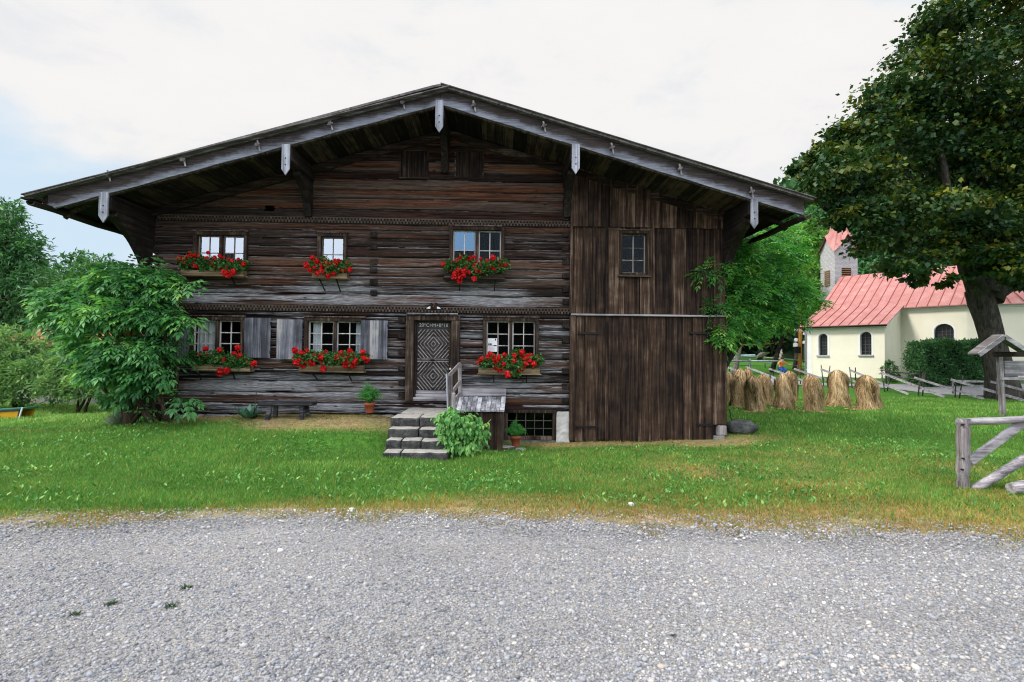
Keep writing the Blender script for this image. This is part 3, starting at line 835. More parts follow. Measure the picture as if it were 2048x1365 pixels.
# diamond strips clipped to two panels
def diamond(z0, z1, x0, x1):
    cx, cz = (x0 + x1) / 2, (z0 + z1) / 2
    hw, hh = (x1 - x0) / 2, (z1 - z0) / 2
    base = MB(); ridge = MB()
    asp = 1.18
    step = 0.105
    k = 0
    def clip(p, q):
        # clip segment to the panel (Liang-Barsky)
        (ax, az_), (bx, bz_) = p, q; t0, t1 = 0.0, 1.0
        for pp, qq in ((-(bx - ax), ax - x0), ((bx - ax), x1 - ax), (-(bz_ - az_), az_ - z0), ((bz_ - az_), z1 - az_)):
            if abs(pp) < 1e-9:
                if qq < 0: return None
                continue
            r = qq / pp
            if pp < 0: t0 = max(t0, r)
            else: t1 = min(t1, r)
        if t0 >= t1 - 0.02: return None
        return (ax + (bx - ax) * t0, az_ + (bz_ - az_) * t0), (ax + (bx - ax) * t1, az_ + (bz_ - az_) * t1)
    r = 0.06
    while r < 1.0:
        cs = [(cx, cz + r * asp), (cx + r, cz), (cx, cz - r * asp), (cx - r, cz)]
        for i in range(4):
            s = clip(cs[i], cs[(i + 1) % 4])
            if s:
                (ax, az_), (bx, bz_) = s
                base.bar((ax, FY + 0.022, az_), (bx, FY + 0.022, bz_), 0.02, step * 0.60, random.random(), up=(bz_ - az_, 0, ax - bx)) if False else None
                ridge.bar((ax, FY + 0.018, az_), (bx, FY + 0.018, bz_), 0.016 + random.uniform(0, .006), 0.024, random.random(), up=(0, 1, 0))
        r += step * 0.82
    return ridge
pz = dz0 + 0.03; ph = (dz1 - dz0 - 0.28)
xr = dx1 - 0.035
lo = diamond(pz + 0.04, pz + 0.04 + ph / 2 - 0.05, dx0 + 0.03, xr); lo.build('diamond_panel', M['doorridge'], door)
hi_ = diamond(pz + ph / 2 + 0.09, pz + ph + 0.06, dx0 + 0.03, xr); hi_.build('diamond_panel', M['doorridge'], door)
mb = MB(); zc_ = pz + ph / 2 + 0.04
mb.box(dx0 + 0.02, xr + 0.01, FY + 0.005, FY + 0.03, zc_ + 0.015, zc_ + 0.035); mb.box(dx0 + 0.02, xr + 0.01, FY + 0.0, FY + 0.03, zc_ - 0.045, zc_ - 0.018)
mb.build('middle_rail', M['doorridge'], door)
mb = MB(); mb.lathe(((dx0 + xr) / 2, FY, zc_), [(0.0, 0.03), (0.05, 0.02), (0.06, 0), (0.05, -0.02), (0.0, -0.03)], 12); mb.build('iron_boss', M['iron'], door)
mb = MB(); kc = F(901, 738); 
mb.tube([(kc.x, FY + 0.0, kc.z), (kc.x, FY - 0.05, kc.z)], [0.02, 0.026], 12); mb.build('door_knob', M['white'], door)
mb = MB(); kc = F(900, 716); mb.box(kc.x - 0.035, kc.x + 0.035, FY - 0.03, FY - 0.005, kc.z - 0.06, kc.z + 0.04); mb.build('lock_case', M['iron'], door)
def text_mesh(txt, size, name, mat, loc, parent, ext=0.003, bold=0.0):
    cu = bpy.data.curves.new(name, 'FONT'); cu.body = txt; cu.size = size; cu.extrude = ext; cu.offset = bold; cu.align_x = 'CENTER'; cu.align_y = 'CENTER'
    tmp = bpy.data.objects.new(name, cu)
    me = bpy.data.meshes.new_from_object(tmp)
    bpy.data.objects.remove(tmp)
    me.transform(Matrix.Translation(Vector(loc)) @ Matrix.Rotation(R(90), 4, 'X'))
    at = me.attributes.new('tone', 'FLOAT', 'FACE')
    return link_mesh(name, me, mat, parent)
cc = F(868, 651)
text_mesh("20*C+M+B*18", 0.115, 'chalk_writing', M['chalk'], (cc.x - 0.01, FY + 0.026, cc.z), door, 0.002)
mb = MB()
tz0, tz1 = F(868, 801).z, F(868, 785).z
mb.box(fx0 + 0.19, fx1 - 0.2, FY - 0.10, FY + 0.10, tz0 - 0.01, tz0 + 0.075, 0.7)
mb.box(fx0 + 0.21, fx1 - 0.2, FY - 0.04, FY + 0.10, tz0 + 0.08, tz0 + 0.15, 0.9)
mb.box(fx0 + 0.22, fx1 - 0.2, FY + 0.01, FY + 0.10, tz0 + 0.155, dz0 + 0.05, 0.6)
mb.build('threshold', M['fence'], house, bevel=0.008)
# house number block above the door
c7 = F(868, 612)
mb = MB(); mb.box(c7.x - 0.075, c7.x + 0.075, FY - 0.09, FY - 0.02, c7.z - 0.09, c7.z + 0.07, 0.1)
nb_ = mb.build('number_block', M['trimz'], house, bevel=0.01)
text_mesh("7", 0.13, 'house_number', mat_plain('faded red paint', (0.22, 0.08, 0.05), 0.8), (c7.x, FY - 0.092, c7.z), nb_)
mb = MB()
for s in (-1, 1):
    mb.prism([(c7.x + s * 0.08, FY - 0.07, c7.z - 0.075), (c7.x + s * 0.17, FY - 0.07, c7.z - 0.075), (c7.x + s * 0.13, FY - 0.07, c7.z - 0.035), (c7.x + s * 0.08, FY - 0.07, c7.z - 0.02)], (0, 0.04, 0))
mb.build('white_wing', M['white'], nb_)

# ---- barn wing: vertical boards in three tiers with cover strips
def tier(x0, x1, zlo, zhi, y, top_roof=False, holes=(), name='barn_boards', wmin=0.22, wmax=0.44, wonky=0.0):
    mb = MB(); x = x0; r_ = random.Random(int(zlo * 100) + 3)
    while x < x1 - 0.03:
        w = min(r_.uniform(wmin, wmax), x1 - x)
        if x1 - (x + w) < 0.1: w = x1 - x
        yy = y - r_.uniform(0.0, 0.035); tn = r_.random()
        za, zb = (rz1(x) + 0.03, rz1(x + w) + 0.03) if top_roof else (zhi, zhi)
        zl = zlo + r_.uniform(-wonky, wonky)
        segs = [(zl, None)]
        spans = [(zl, za, zb)]
        for (hx0, hx1, hz0, hz1) in holes:
            if x < hx1 and x + w > hx0:
                spans = [(zl, hz0, hz0), (hz1, za, zb)]
                # side slivers beside the opening
                if x < hx0 - 0.01: mb.box(x, hx0, yy, yy + 0.03, hz0, hz1, tn)
                if x + w > hx1 + 0.01: mb.box(hx1, x + w, yy, yy + 0.03, hz0, hz1, tn)
        for (a, b, c_) in spans:
            mb.prism([(x + 0.007, yy, a), (x + w - 0.007, yy, a), (x + w - 0.007, yy, c_), (x + 0.007, yy, b)], (0, 0.03, 0), tn)
        x += w
        if r_.random() < 0.75 and x < x1 - 0.1:
            cw = r_.uniform(0.03, 0.07); ct = r_.random()
            ok = not any(x + cw > h[0] - 0.02 and x - cw < h[1] + 0.02 for h in holes)
            if ok:
                zt = rz1(x) + 0.02 if top_roof else zhi
                mb.box(x - cw / 2, x + cw / 2, y - 0.055, y - 0.036, zlo + 0.003, zt, ct)
    return mb.build(name, M['board'], house)
BY = FY - 0.03
tier(XJ, XR, ZSEAM, 0, BY - 0.05, True)
tier(XJ, XR, ZRAIL + 0.02, ZSEAM + 0.06, BY, False, holes=[BW])
DXR = F(1424, 800).x; DXL = F(1150, 800).x
tier(DXL, DXR, ZBD, ZRAIL - 0.03, BY, False, name='barn_door', wonky=0.03)
bdoor = [o for o in house.children if o.name == 'barn_door'][0]
mb = MB(); mb.box(XJ, XR + 0.02, BY - 0.10, BY + 0.02, ZRAIL - 0.025, ZRAIL + 0.018, 0.95); mb.build('ledge_rail', M['fence'], house, bevel=0.006)
mb = MB(); mb.box(XJ - 0.02, DXL - 0.004, BY - 0.06, BY + 0.06, ZBD, ZRAIL - 0.03, 0.7); mb.build('door_post', M['board'], house, bevel=0.01)
mb = MB(); mb.box(XJ - 0.03, XJ + 0.03, BY - 0.075, BY + 0.05, ZRAIL + 0.03, rz1(XJ) , 0.6); mb.build('corner_board', M['board'], house)
mb = MB(); mb.box(DXR + 0.004, XR + 0.03, BY - 0.05, BY + 0.16, F(1440, 850).z, ZRAIL - 0.03, 0.72); mb.build('corner_post', M['board'], house, bevel=0.02)
mb = MB(); mb.box(DXR + 0.1, XR + 0.04, BY - 0.04, BY + 0.2, F(1440, 870).z - 0.02, F(1440, 850).z - 0.004, 0.9); mb.build('post_foot', M['fencey'], house, bevel=0.03)
mb = MB(); mb.box(XR - 0.16, XR, BY + 0.1, BY + 0.4, F(1440, 850).z, rz1(XR), 0.4); mb.build('wall_return', M['board'], house)
for (a, b, py) in ((1156, 1198, 667), (1378, 1416, 667), (1152, 1196, 853), (1395, 1424, 849)):
    p = F(a, py); q = F(b, py)
    mb = MB(); mb.box(p.x, q.x, BY - 0.068, BY - 0.052, p.z - 0.022, p.z + 0.022); mb.tube([(p.x, BY - 0.07, p.z - 0.05), (p.x, BY - 0.07, p.z + 0.05)], 0.018, 8)
    mb.build('strap_hinge', M['iron'], bdoor)
# dark gap board behind barn door foot
mb = MB(); mb.box(XJ, XR, BY + 0.05, BY + 0.12, -0.6, ZRAIL); mb.build('sill_beam', M['interior'], house)

# ---- roof
TH = 0.05
mb = MB()
YR0 = YF - 0.08
XEL = P(60, 390, YF).x; XER = P(1622, 405, YF).x
def zt(x): return rz1(x)
# sheathing boards laid front to back, seen from below
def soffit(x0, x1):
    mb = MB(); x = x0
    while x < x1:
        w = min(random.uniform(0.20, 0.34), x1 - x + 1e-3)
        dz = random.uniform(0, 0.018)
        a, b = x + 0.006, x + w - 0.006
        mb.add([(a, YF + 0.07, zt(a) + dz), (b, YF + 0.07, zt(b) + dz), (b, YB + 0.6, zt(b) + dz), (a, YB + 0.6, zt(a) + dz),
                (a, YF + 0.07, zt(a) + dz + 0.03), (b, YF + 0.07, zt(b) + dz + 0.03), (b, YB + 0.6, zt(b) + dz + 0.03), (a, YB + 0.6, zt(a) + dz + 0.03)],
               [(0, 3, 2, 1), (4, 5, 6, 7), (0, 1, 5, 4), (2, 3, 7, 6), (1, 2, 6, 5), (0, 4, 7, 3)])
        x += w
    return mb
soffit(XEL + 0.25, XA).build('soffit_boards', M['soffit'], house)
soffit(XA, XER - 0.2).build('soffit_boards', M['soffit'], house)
def slope_slab(x0, x1, y0, y1, dz0_, dz1_, name, mat, n=40, rag=0.0):
    mb = MB(); 
    for i in range(n):
        a = x0 + (x1 - x0) * i / n; b = x0 + (x1 - x0) * (i + 1) / n
        yy = y0 + random.uniform(-rag, rag)
        mb.add([(a, yy, zt(a) + dz0_), (b, yy, zt(b) + dz0_), (b, y1, zt(b) + dz0_), (a, y1, zt(a) + dz0_),
                (a, yy, zt(a) + dz1_), (b, yy, zt(b) + dz1_), (b, y1, zt(b) + dz1_), (a, y1, zt(a) + dz1_)],
               [(0, 3, 2, 1), (4, 5, 6, 7), (0, 1, 5, 4), (2, 3, 7, 6)] + ([(0, 4, 7, 3)] if i == 0 else []) + ([(1, 2, 6, 5)] if i == n - 1 else []), 0.4 + 0.2 * random.random())
    return mb.build(name, mat, house)
M['shingle'] = mat_wood('grey roof shingles', [(0.05, 0.045, 0.045), (0.11, 0.10, 0.10), (0.2, 0.19, 0.19)], 'y', 0.8)
slope_slab(XEL - 0.0, XA + 0.02, YR0 - 0.06, YB + 0.7, 0.27, 0.318, 'roof', M['shingle'])
slope_slab(XA + 0.021, XER + 0.0, YR0 - 0.03, YB + 0.7, 0.27, 0.318, 'roof', M['shingle'])
slope_slab(XEL + 0.2, XER - 0.15, YF + 0.08, YB + 0.6, 0.055, 0.265, 'roof_core', M['purlin'])
# fascia (barge) boards: main board, thin top board, roof edge strip
def barge(x0, x1, dlo, dhi, y0, y1, mat, name, tone, cutL=0.0, cutR=0.0):
    n = 1
    mb = MB()
    za, zb = zt(x0), zt(x1)
    mb.prism([(x0 + cutL, y0, za + dlo), (x1 - cutR, y0, zb + dlo), (x1, y0, zb + dhi), (x0, y0, za + dhi)], (0, y1 - y0, 0), tone)
    return mb.build(name, mat, house, bevel=0.006)
xl = eL.x
def bargeboard(x0, x1, name):
    n_ = 90; rows_ = 5; V = []; Fq = []; wv = []
    for i in range(n_ + 1):
        x = x0 + (x1 - x0) * i / n_
        for j in range(rows_):
            u = j / (rows_ - 1); wob = 0.006 * math.sin(x * 5.1 + j) if j in (0,) else 0
            V.append((x, YF + 0.004 * math.sin(x * 2.3 + j * 2), zt(x) - 0.07 + 0.335 * u + wob)); wv.append(u)
        V.append((x, YF + 0.06, zt(x) + 0.265)); wv.append(1)
        V.append((x, YF + 0.06, zt(x) - 0.07)); wv.append(0)
    m_ = rows_ + 2
    for i in range(n_):
        for j in range(m_):
            Fq.append((i * m_ + j, (i + 1) * m_ + j, (i + 1) * m_ + (j + 1) % m_, i * m_ + (j + 1) % m_))
    e0 = list(range(m_)); e1 = [n_ * m_ + k for k in range(m_)]
    me = bpy.data.meshes.new(name); me.from_pydata(V, [], Fq + [e0, e1[::-1]]); 
    at = me.attributes.new('rise', 'FLOAT', 'POINT'); at.data.foreach_set('value', [float(q) for q in wv]); me.update()
    return link_mesh(name, me, M['bargewood'], house)
m, n = newmat('stained silver barge wood')
co = objco(n)
s1_ = n.noise(n.vmath('MULTIPLY', co, (1.4, 9, 26)), 1.0, 7, 0.65, 0.8); s2_ = n.noise(n.vmath('MULTIPLY', co, (2.5, 30, 120)), 1.0, 3, 0.6); s3_ = n.noise(co, 1.1, 5, 0.6)
xx_ = n.math('ADD', n.math('MULTIPLY', s1_, 0.6), n.math('MULTIPLY', s2_, 0.4))
sil = n.ramp(xx_, [(0.34, (0.07, 0.075, 0.09)), (0.5, (0.19, 0.205, 0.25)), (0.64, (0.36, 0.385, 0.45))])
drk = n.ramp(xx_, [(0.36, (0.012, 0.010, 0.010)), (0.55, (0.045, 0.036, 0.034)), (0.7, (0.12, 0.11, 0.11))])
fc_ = n.math('ADD', attr(n, 'rise'), n.math('MULTIPLY', n.math('SUBTRACT', n.math('ADD', n.math('MULTIPLY', s1_, 0.5), n.math('MULTIPLY', s3_, 0.5)), 0.5), 2.6))
M['bargewood'] = finish(m, n, principled(n, n.mix(n.ramp(fc_, [(0.12, 0.0), (0.46, 1.0)]), sil, drk), 0.85, xx_, 0.7, 0.012, 0.2).outputs[0])
bargeboard(xl, XA - 0.003, 'barge_board'); bargeboard(XA + 0.003, eR.x, 'barge_board')
barge(xl + 0.3, XA - 0.003, -0.105, -0.072, YF + 0.03, YF + 0.12, M['soffit'], 'barge_batten', 0.8)
barge(XA + 0.003, eR.x - 0.3, -0.105, -0.072, YF + 0.03, YF + 0.12, M['soffit'], 'barge_batten', 0.8)
barge(XEL - 0.02, XA + 0.19, 0.266, 0.318, YF - 0.07, YF + 0.03, M['fascia_top'], 'roof_edge_board', 0.25)
barge(XA + 0.01, XER + 0.02, 0.266, 0.312, YF - 0.05, YF + 0.03, M['fascia_top'], 'roof_edge_board', 0.35)
barge(XEL - 0.06, XA + 0.22, 0.320, 0.345, YF - 0.16, YF + 0.2, M['fascia_top'], 'edge_shingles', 0.6)
barge(XA + 0.01, XER + 0.04, 0.320, 0.341, YF - 0.15, YF + 0.2, M['fascia_top'], 'edge_shingles', 0.6)
# wooden pegs through the barge boards
for (px, py) in ((806, 208), (662, 250), (517, 292), (368, 322), (218, 352), (948, 213), (1088, 254), (1224, 297), (1360, 339), (1503, 385)):
    c = P(px, py, YF - 0.03)
    s = -1 if px < 880 else 1
    mb = MB()
    mb.bar((c.x - 0.02 * 1, YF - 0.05, c.z + 0.11), (c.x + 0.035, YF - 0.03, c.z - 0.12), 0.022, 0.03, 0.9)
    mb.tube([(c.x - 0.01, YF - 0.11, c.z), (c.x - 0.01, YF + 0.05, c.z)], 0.038, 8, 0.05)
    mb.bar((c.x - 0.06, YF - 0.07, c.z - 0.02), (c.x + 0.05, YF - 0.07, c.z + 0.03), 0.02, 0.024, 0.3)
    mb.build('peg', M['fencey'], house)
# gable rafter on the wall
mb = MB()
mb.prism([(XL - 0.1, FY - 0.11, zt(XL - 0.1) - 0.20), (XA, FY - 0.11, zt(XA) - 0.20), (XA, FY - 0.11, zt(XA) - 0.01), (XL - 0.1, FY - 0.11, zt(XL - 0.1) - 0.01)], (0, 0.14, 0), 0.3)
mb.prism([(XA + 0.002, FY - 0.11, zt(XA) - 0.20), (XR + 0.1, FY - 0.11, zt(XR + 0.1) - 0.20), (XR + 0.1, FY - 0.11, zt(XR + 0.1) - 0.01), (XA + 0.002, FY - 0.11, zt(XA) - 0.01)], (0, 0.14, 0), 0.5)
mb.build('gable_rafter', M['trim'], house, bevel=0.01)
# purlins with pointed cover boards and carved brackets
PUR = [(210, 391, 447, 0.20), (573, 295, 352, 0.17), (879, 207, 267, 0.17), (1151, 295, 350, 0.17), (1507, 404, 459, 0.16)]
for i, (px, py0, py1, w) in enumerate(PUR):
    a = P(px, py0, YF + 0.05); b = P(px, py1, YF + 0.05)
    x = (a.x + b.x) / 2
    zp = b.z
    mb = MB(); y0 = YF - 0.005
    h = w * 0.75
    mb.prism([(x - w / 2, y0, a.z + 0.05), (x - w / 2, y0, zp + h), (x, y0, zp), (x + w / 2, y0, zp + h), (x + w / 2, y0, a.z + 0.05)][::-1], (0, 0.035, 0), 0.45 + 0.25 * (i % 2))
    if True:
        cb = mb.build('purlin_cover', M['silver'], house, bevel=0.004)
        pm = MB()
        for zz in (zp + 0.22, zp + 0.36): pm.tube([(x, YF - 0.015, zz), (x, YF + 0.0, zz)], 0.014, 8)
        pm.build('nail', M['iron'], cb)
    top = zt(x) - 0.03; bot = zp + w * 0.9
    mb = MB(); mb.box(x - w / 2 - 0.02, x + w / 2 + 0.02, YF + 0.06, FY + 0.3, max(bot, top - 0.34), top, 0.3)
    mb.build('purlin', M['purlin'], house, bevel=0.01)
    # bracket: stepped curved profile in the YZ plane
    bt = max(bot, top - 0.34)
    L = {0: 1.30, 1: 0.85, 2: 0.70, 3: 0.90, 4: 1.15}[i]
    ext = {0: 1.15, 1: 0.75, 2: 0.55, 3: 0.75, 4: 1.10}[i]
    pr = [(FY - 0.0, bt - 0.002), (FY - 0.0, bt - L)]
    steps = 14
    for k in range(steps + 1):
        u = k / steps
        yy = FY - 0.13 - (ext - 0.13) * (u ** 2.1)
        zz = bt - L + 0.06 + (L - 0.20) * u
        yy -= 0.025 * abs(math.sin(u * 9))
        pr.append((yy, zz))
    pr.append((FY - ext - 0.1, bt - 0.10)); pr.append((FY - ext - 0.1, bt - 0.002))
    pr = [(FY, bt - L)] + [(FY - 0.12, bt - L)] + pr[2:] + [(FY, bt - 0.002)]
    bw_ = 0.17 if i in (1, 2, 3) else 0.22
    mb = MB(); mb.prism([(x - bw_ / 2, yy, zz) for yy, zz in pr][::-1], (bw_, 0, 0), 0.25)
    mb.build('bracket', M['purlin'], house, bevel=0.008)

# ---- hollowed log gutters under both eaves
def gutter(xg, zg, y0, y1, name='gutter', drop=0.0):
    mb = MB(); n = 9; r = 0.095
    V = []; Fq = []
    N = 26
    for i in range(N + 1):
        y = y0 + (y1 - y0) * i / N; z = zg - drop * i / N + 0.012 * math.sin(i * 1.7)
        for k in range(n):
            a = PI + PI * k / (n - 1)
            V.append((xg + r * math.cos(a), y, z + r * math.sin(a)))
        for k in range(n):
            a = 2 * PI - PI * k / (n - 1)
            V.append((xg + 0.7 * r * math.cos(a), y, z + 0.7 * r * math.sin(a)))
    m2 = 2 * n
    for i in range(N):
        for k in range(m2):
            Fq.append((i * m2 + k, (i + 1) * m2 + k, (i + 1) * m2 + (k + 1) % m2, i * m2 + (k + 1) % m2))
    mb.add(V, Fq, 0.5, False)
    mb.f.append(list(range(m2))); mb.t.append(0.5); mb.sm.append(False)
    g = mb.build(name, M['purlin'], house)
    for k, yy in enumerate(np.linspace(y0 + 0.9, y1 - 0.5, 8)):
        mb = MB(); s = 1 if xg < 0 else -1
        mb.tube([(xg + s * 0.9, yy, zg + 0.40), (xg + s * 0.1, yy, zg + 0.02), (xg - s * 0.02, yy, zg - 0.12)], [0.07, 0.06, 0.05], 8)
        mb.build('gutter_hook', M['soffit'], g)
gl = P(78, 408, YF - 0.25)
gutter(gl.x, gl.z, YF - 0.45, YB, drop=0.0)
gr_ = P(1600, 434, YF + 0.1)
gutter(gr_.x + 0.02, gr_.z - 0.02, YF - 0.15, YB, drop=0.0)
gm = MB(); gm.box(gl.x - 0.16, gl.x + 0.1, YF - 0.5, YF - 0.2, gl.z + 0.03, gl.z + 0.07, 0.2, None); gm.build('gutter_board', M['soffit'], house)

# ---- foundation
def rough_block(x0, x1, y0, y1, z0, z1, seg=0.08, amp=0.02, seed=1):
    """box with displaced surface, returned as verts+faces"""
    vs = []; fs = []
    nx = max(2, int((x1 - x0) / seg)); ny = max(2, int((y1 - y0) / seg)); nz = max(2, int((z1 - z0) / seg))
    idm = {}
    def vid(i, j, k):
        key = (i, j, k)
        if key not in idm:
            p = np.array([x0 + (x1 - x0) * i / nx, y0 + (y1 - y0) * j / ny, z0 + (z1 - z0) * k / nz])
            d = [0, 0, 0]
            c = [(x0 + x1) / 2, (y0 + y1) / 2, (z0 + z1) / 2]; h = [(x1 - x0) / 2, (y1 - y0) / 2, (z1 - z0) / 2]
            q = [(p[a] - c[a]) / h[a] for a in range(3)]
            rnd = sum(1 for a in q if abs(a) > 0.99)
            for a in range(3):
                nn = float(fbm(p[(a + 1) % 3] * 7 + seed * 3.1, p[(a + 2) % 3] * 7 + p[a] * 3, seed + a * 13, 3)[()] if False else fbm(np.array([p[(a + 1) % 3] * 7 + seed * 3.1]), np.array([p[(a + 2) % 3] * 7 + p[a] * 3]), seed + a * 13, 3)[0])
                d[a] = (nn - 0.5) * 2 * amp - (0.012 if rnd >= 2 and abs(q[a]) > 0.99 else 0) * (1 if q[a] > 0 else -1)
            idm[key] = len(vs); vs.append(tuple(p + np.array(d)))
        return idm[key]
    for i in range(nx):
        for j in range(ny):
            fs.append((vid(i, j, 0), vid(i, j + 1, 0), vid(i + 1, j + 1, 0), vid(i + 1, j, 0)))
            fs.append((vid(i, j, nz), vid(i + 1, j, nz), vid(i + 1, j + 1, nz), vid(i, j + 1, nz)))
    for i in range(nx):
        for k in range(nz):
            fs.append((vid(i, 0, k), vid(i + 1, 0, k), vid(i + 1, 0, k + 1), vid(i, 0, k + 1)))
            fs.append((vid(i, ny, k), vid(i, ny, k + 1), vid(i + 1, ny, k + 1), vid(i + 1, ny, k)))
    for j in range(ny):
        for k in range(nz):
            fs.append((vid(0, j, k), vid(0, j, k + 1), vid(0, j + 1, k + 1), vid(0, j + 1, k)))
            fs.append((vid(nx, j, k), vid(nx, j + 1, k), vid(nx, j + 1, k + 1), vid(nx, j, k + 1)))
    return vs, fs
mb = MB()
x = XL + 0.1; i = 0
while x < F(800, 820).x:
    w = random.uniform(0.25, 0.6)
    v_, f_ = rough_block(x, x + w * 0.97, FY - 0.05 - random.uniform(0, .06), FY + 0.3, ZLOW - 0.55, ZLOW - random.uniform(0.005, 0.04), 0.09, 0.03, i)
    mb.add(v_, f_, random.random(), False); x += w; i += 1
mb.build('rubble_footing', M['stone'], house)
a0 = F(1112, 824); a1 = F(1140, 884)
mb = MB(); v_, f_ = rough_block(a0.x, a1.x - 0.01, FY - 0.06, FY + 0.3, ZBD - 0.3, ZLOWR - 0.0, 0.07, 0.02, 77); mb.add(v_, f_, 0.5)
mb.build('lime_plaster_pier', M['plaster'], house)
# cellar window
cx0, cx1, cz0, cz1 = rect(1008, 822, 1112, 880)
mb = MB()
mb.box(cx0, cx1, FY - 0.06, FY + 0.1, cz1 - 0.05, cz1 + 0.02, 0.3); mb.box(cx0, cx0 + 0.09, FY - 0.057, FY + 0.1, cz0, cz1 - 0.05, 0.7); mb.box(cx1 - 0.09, cx1, FY - 0.057, FY + 0.1, cz0, cz1 - 0.05, 0.6); mb.box(cx0 + 0.09, cx1 - 0.09, FY - 0.055, FY + 0.1, cz0, cz0 + 0.09, 0.95)
cw = mb.build('cellar_window', M['trimz'], house, bevel=0.008)
mb = MB()
for k in range(1, 5):
    xx = cx0 + 0.09 + (cx1 - cx0 - 0.18) * k / 5; mb.box(xx - 0.008, xx + 0.008, FY - 0.02, FY - 0.004, cz0 + 0.09, cz1 - 0.05)
for k in range(1, 3):
    zz = cz0 + 0.09 + (cz1 - cz0 - 0.14) * k / 3; mb.box(cx0 + 0.09, cx1 - 0.09, FY - 0.0035, FY + 0.01, zz - 0.008, zz + 0.008)
mb.build('iron_grille', mat_plain('rusty pale iron', (0.07, 0.062, 0.062), 0.6, 0.3, 30), cw)
mb = MB(); mb.box(cx0, cx1, FY - 0.03, FY + 0.3, ZBD - 0.4, cz0 - 0.002); mb.build('cellar_wall', M['stone'], house)
mb = MB(); mb.box(F(812, 800).x, cx0 - 0.002, FY - 0.01, FY + 0.3, ZBD - 0.4, ZLOWR + 0.02); mb.build('cellar_wall', M['stone'], house)
mb = MB(); mb.box(cx0 + 0.09, cx1 - 0.09, FY + 0.05, FY + 0.06, cz0 + 0.09, cz1 - 0.05); mb.build('pane', M['glass'], cw)

# ---- cellar hatch in front of the wall
HY = 11.7
hxa, hxb = P(893, 822, HY).x, P(1006, 822, HY).x
hz_f = P(950, 823, HY).z; hz_w = F(960, 795).z
wxb = F(1012, 800).x
wxa = F(922, 800).x
mb = MB()
N = 12
for i in range(N):
    u0, u1 = i / N, (i + 1) / N
    fa, fb = hxa + (hxb + 0.03 - hxa) * u0, hxa + (hxb + 0.03 - hxa) * u1
    wa, wb_ = wxa - 0.25 + (wxb - wxa + 0.25) * u0, wxa - 0.25 + (wxb - wxa + 0.25) * u1
    dz = 0.0
    mb.prism([(fa + 0.004, HY - 0.08, hz_f), (fb - 0.004, HY - 0.08, hz_f), (wb_ - 0.004, FY - 0.05, hz_w), (wa + 0.004, FY - 0.05, hz_w)], (0, 0, 0.028 + 0.006 * (i % 3)), random.random())
hatch = mb.build('cellar_hatch_roof', M['silver_y'] if 'silver_y' in M else mat_wood('grey hatch boards', [(0.08, 0.08, 0.09), (0.2, 0.205, 0.23), (0.36, 0.37, 0.41), (0.55, 0.57, 0.62)], 'y', 0.7), house)
mb = MB(); mb.box(wxa + 0.0, wxb + 0.0, FY - 0.12, FY - 0.06, hz_w + 0.035, F(960, 777).z, 0.7); mb.build('wall_board', M['fence'], house, bevel=0.006)
mb = MB(); nb = 4
for i in range(nb):
    a = hxa + 0.02 + (hxb - hxa - 0.15) * i / nb; b = hxa + 0.02 + (hxb - hxa - 0.15) * (i + 1) / nb
    mb.box(a + 0.004, b - 0.004, HY + 0.0, HY + 0.04, -0.7, hz_f - 0.004, random.uniform(0.25, 0.6))
hd = mb.build('cellar_door', M['board'], house)
mb = MB(); mb.box(hxb - 0.125, hxb + 0.0, HY - 0.02, HY + 0.08, -0.75, hz_f - 0.002, 0.5); mb.build('door_jamb', M['board'], house, bevel=0.01)
mb = MB(); mb.prism([(hxb - 0.05, HY + 0.1, -0.75), (hxb - 0.05, FY, -0.75), (hxb - 0.05, FY, hz_w - 0.01), (hxb - 0.05, HY + 0.1, hz_f - 0.006)], (0.05, 0, 0), 0.4); mb.build('hatch_side', M['board'], house)

# ================================================================== PLANT HELPERS
def unit(v): return v / (np.linalg.norm(v, axis=1, keepdims=True) + 1e-9)
def leaf_arrays(C, D, N, L, Wd, fold=0.12):
    D = unit(D); S = unit(np.cross(D, N)); N2 = np.cross(S, D)
    L = np.asarray(L)[:, None]; Wd = np.asarray(Wd)[:, None]
    a = C; b = C + D * L * 0.42 + S * Wd * 0.5 + N2 * L * fold; c = C + D * L; d = C + D * L * 0.42 - S * Wd * 0.5 + N2 * L * fold
    V = np.stack([a, b, c, d], 1).reshape(-1, 3)
    i = np.arange(len(C))[:, None] * 4
    Fc = np.concatenate([i + np.array([[0, 1, 2]]), i + np.array([[0, 2, 3]])], 1).reshape(-1, 3)
    return V, Fc
def leaves(name, mat, parent, C, D, N, L, Wd, tone, fold=0.12):
    V, Fc = leaf_arrays(C, D, N, L, Wd, fold)
    me = np_mesh(name, V, Fc, 3, attrs={'tone': np.repeat(tone, 2)})
    return link_mesh(name, me, mat, parent)
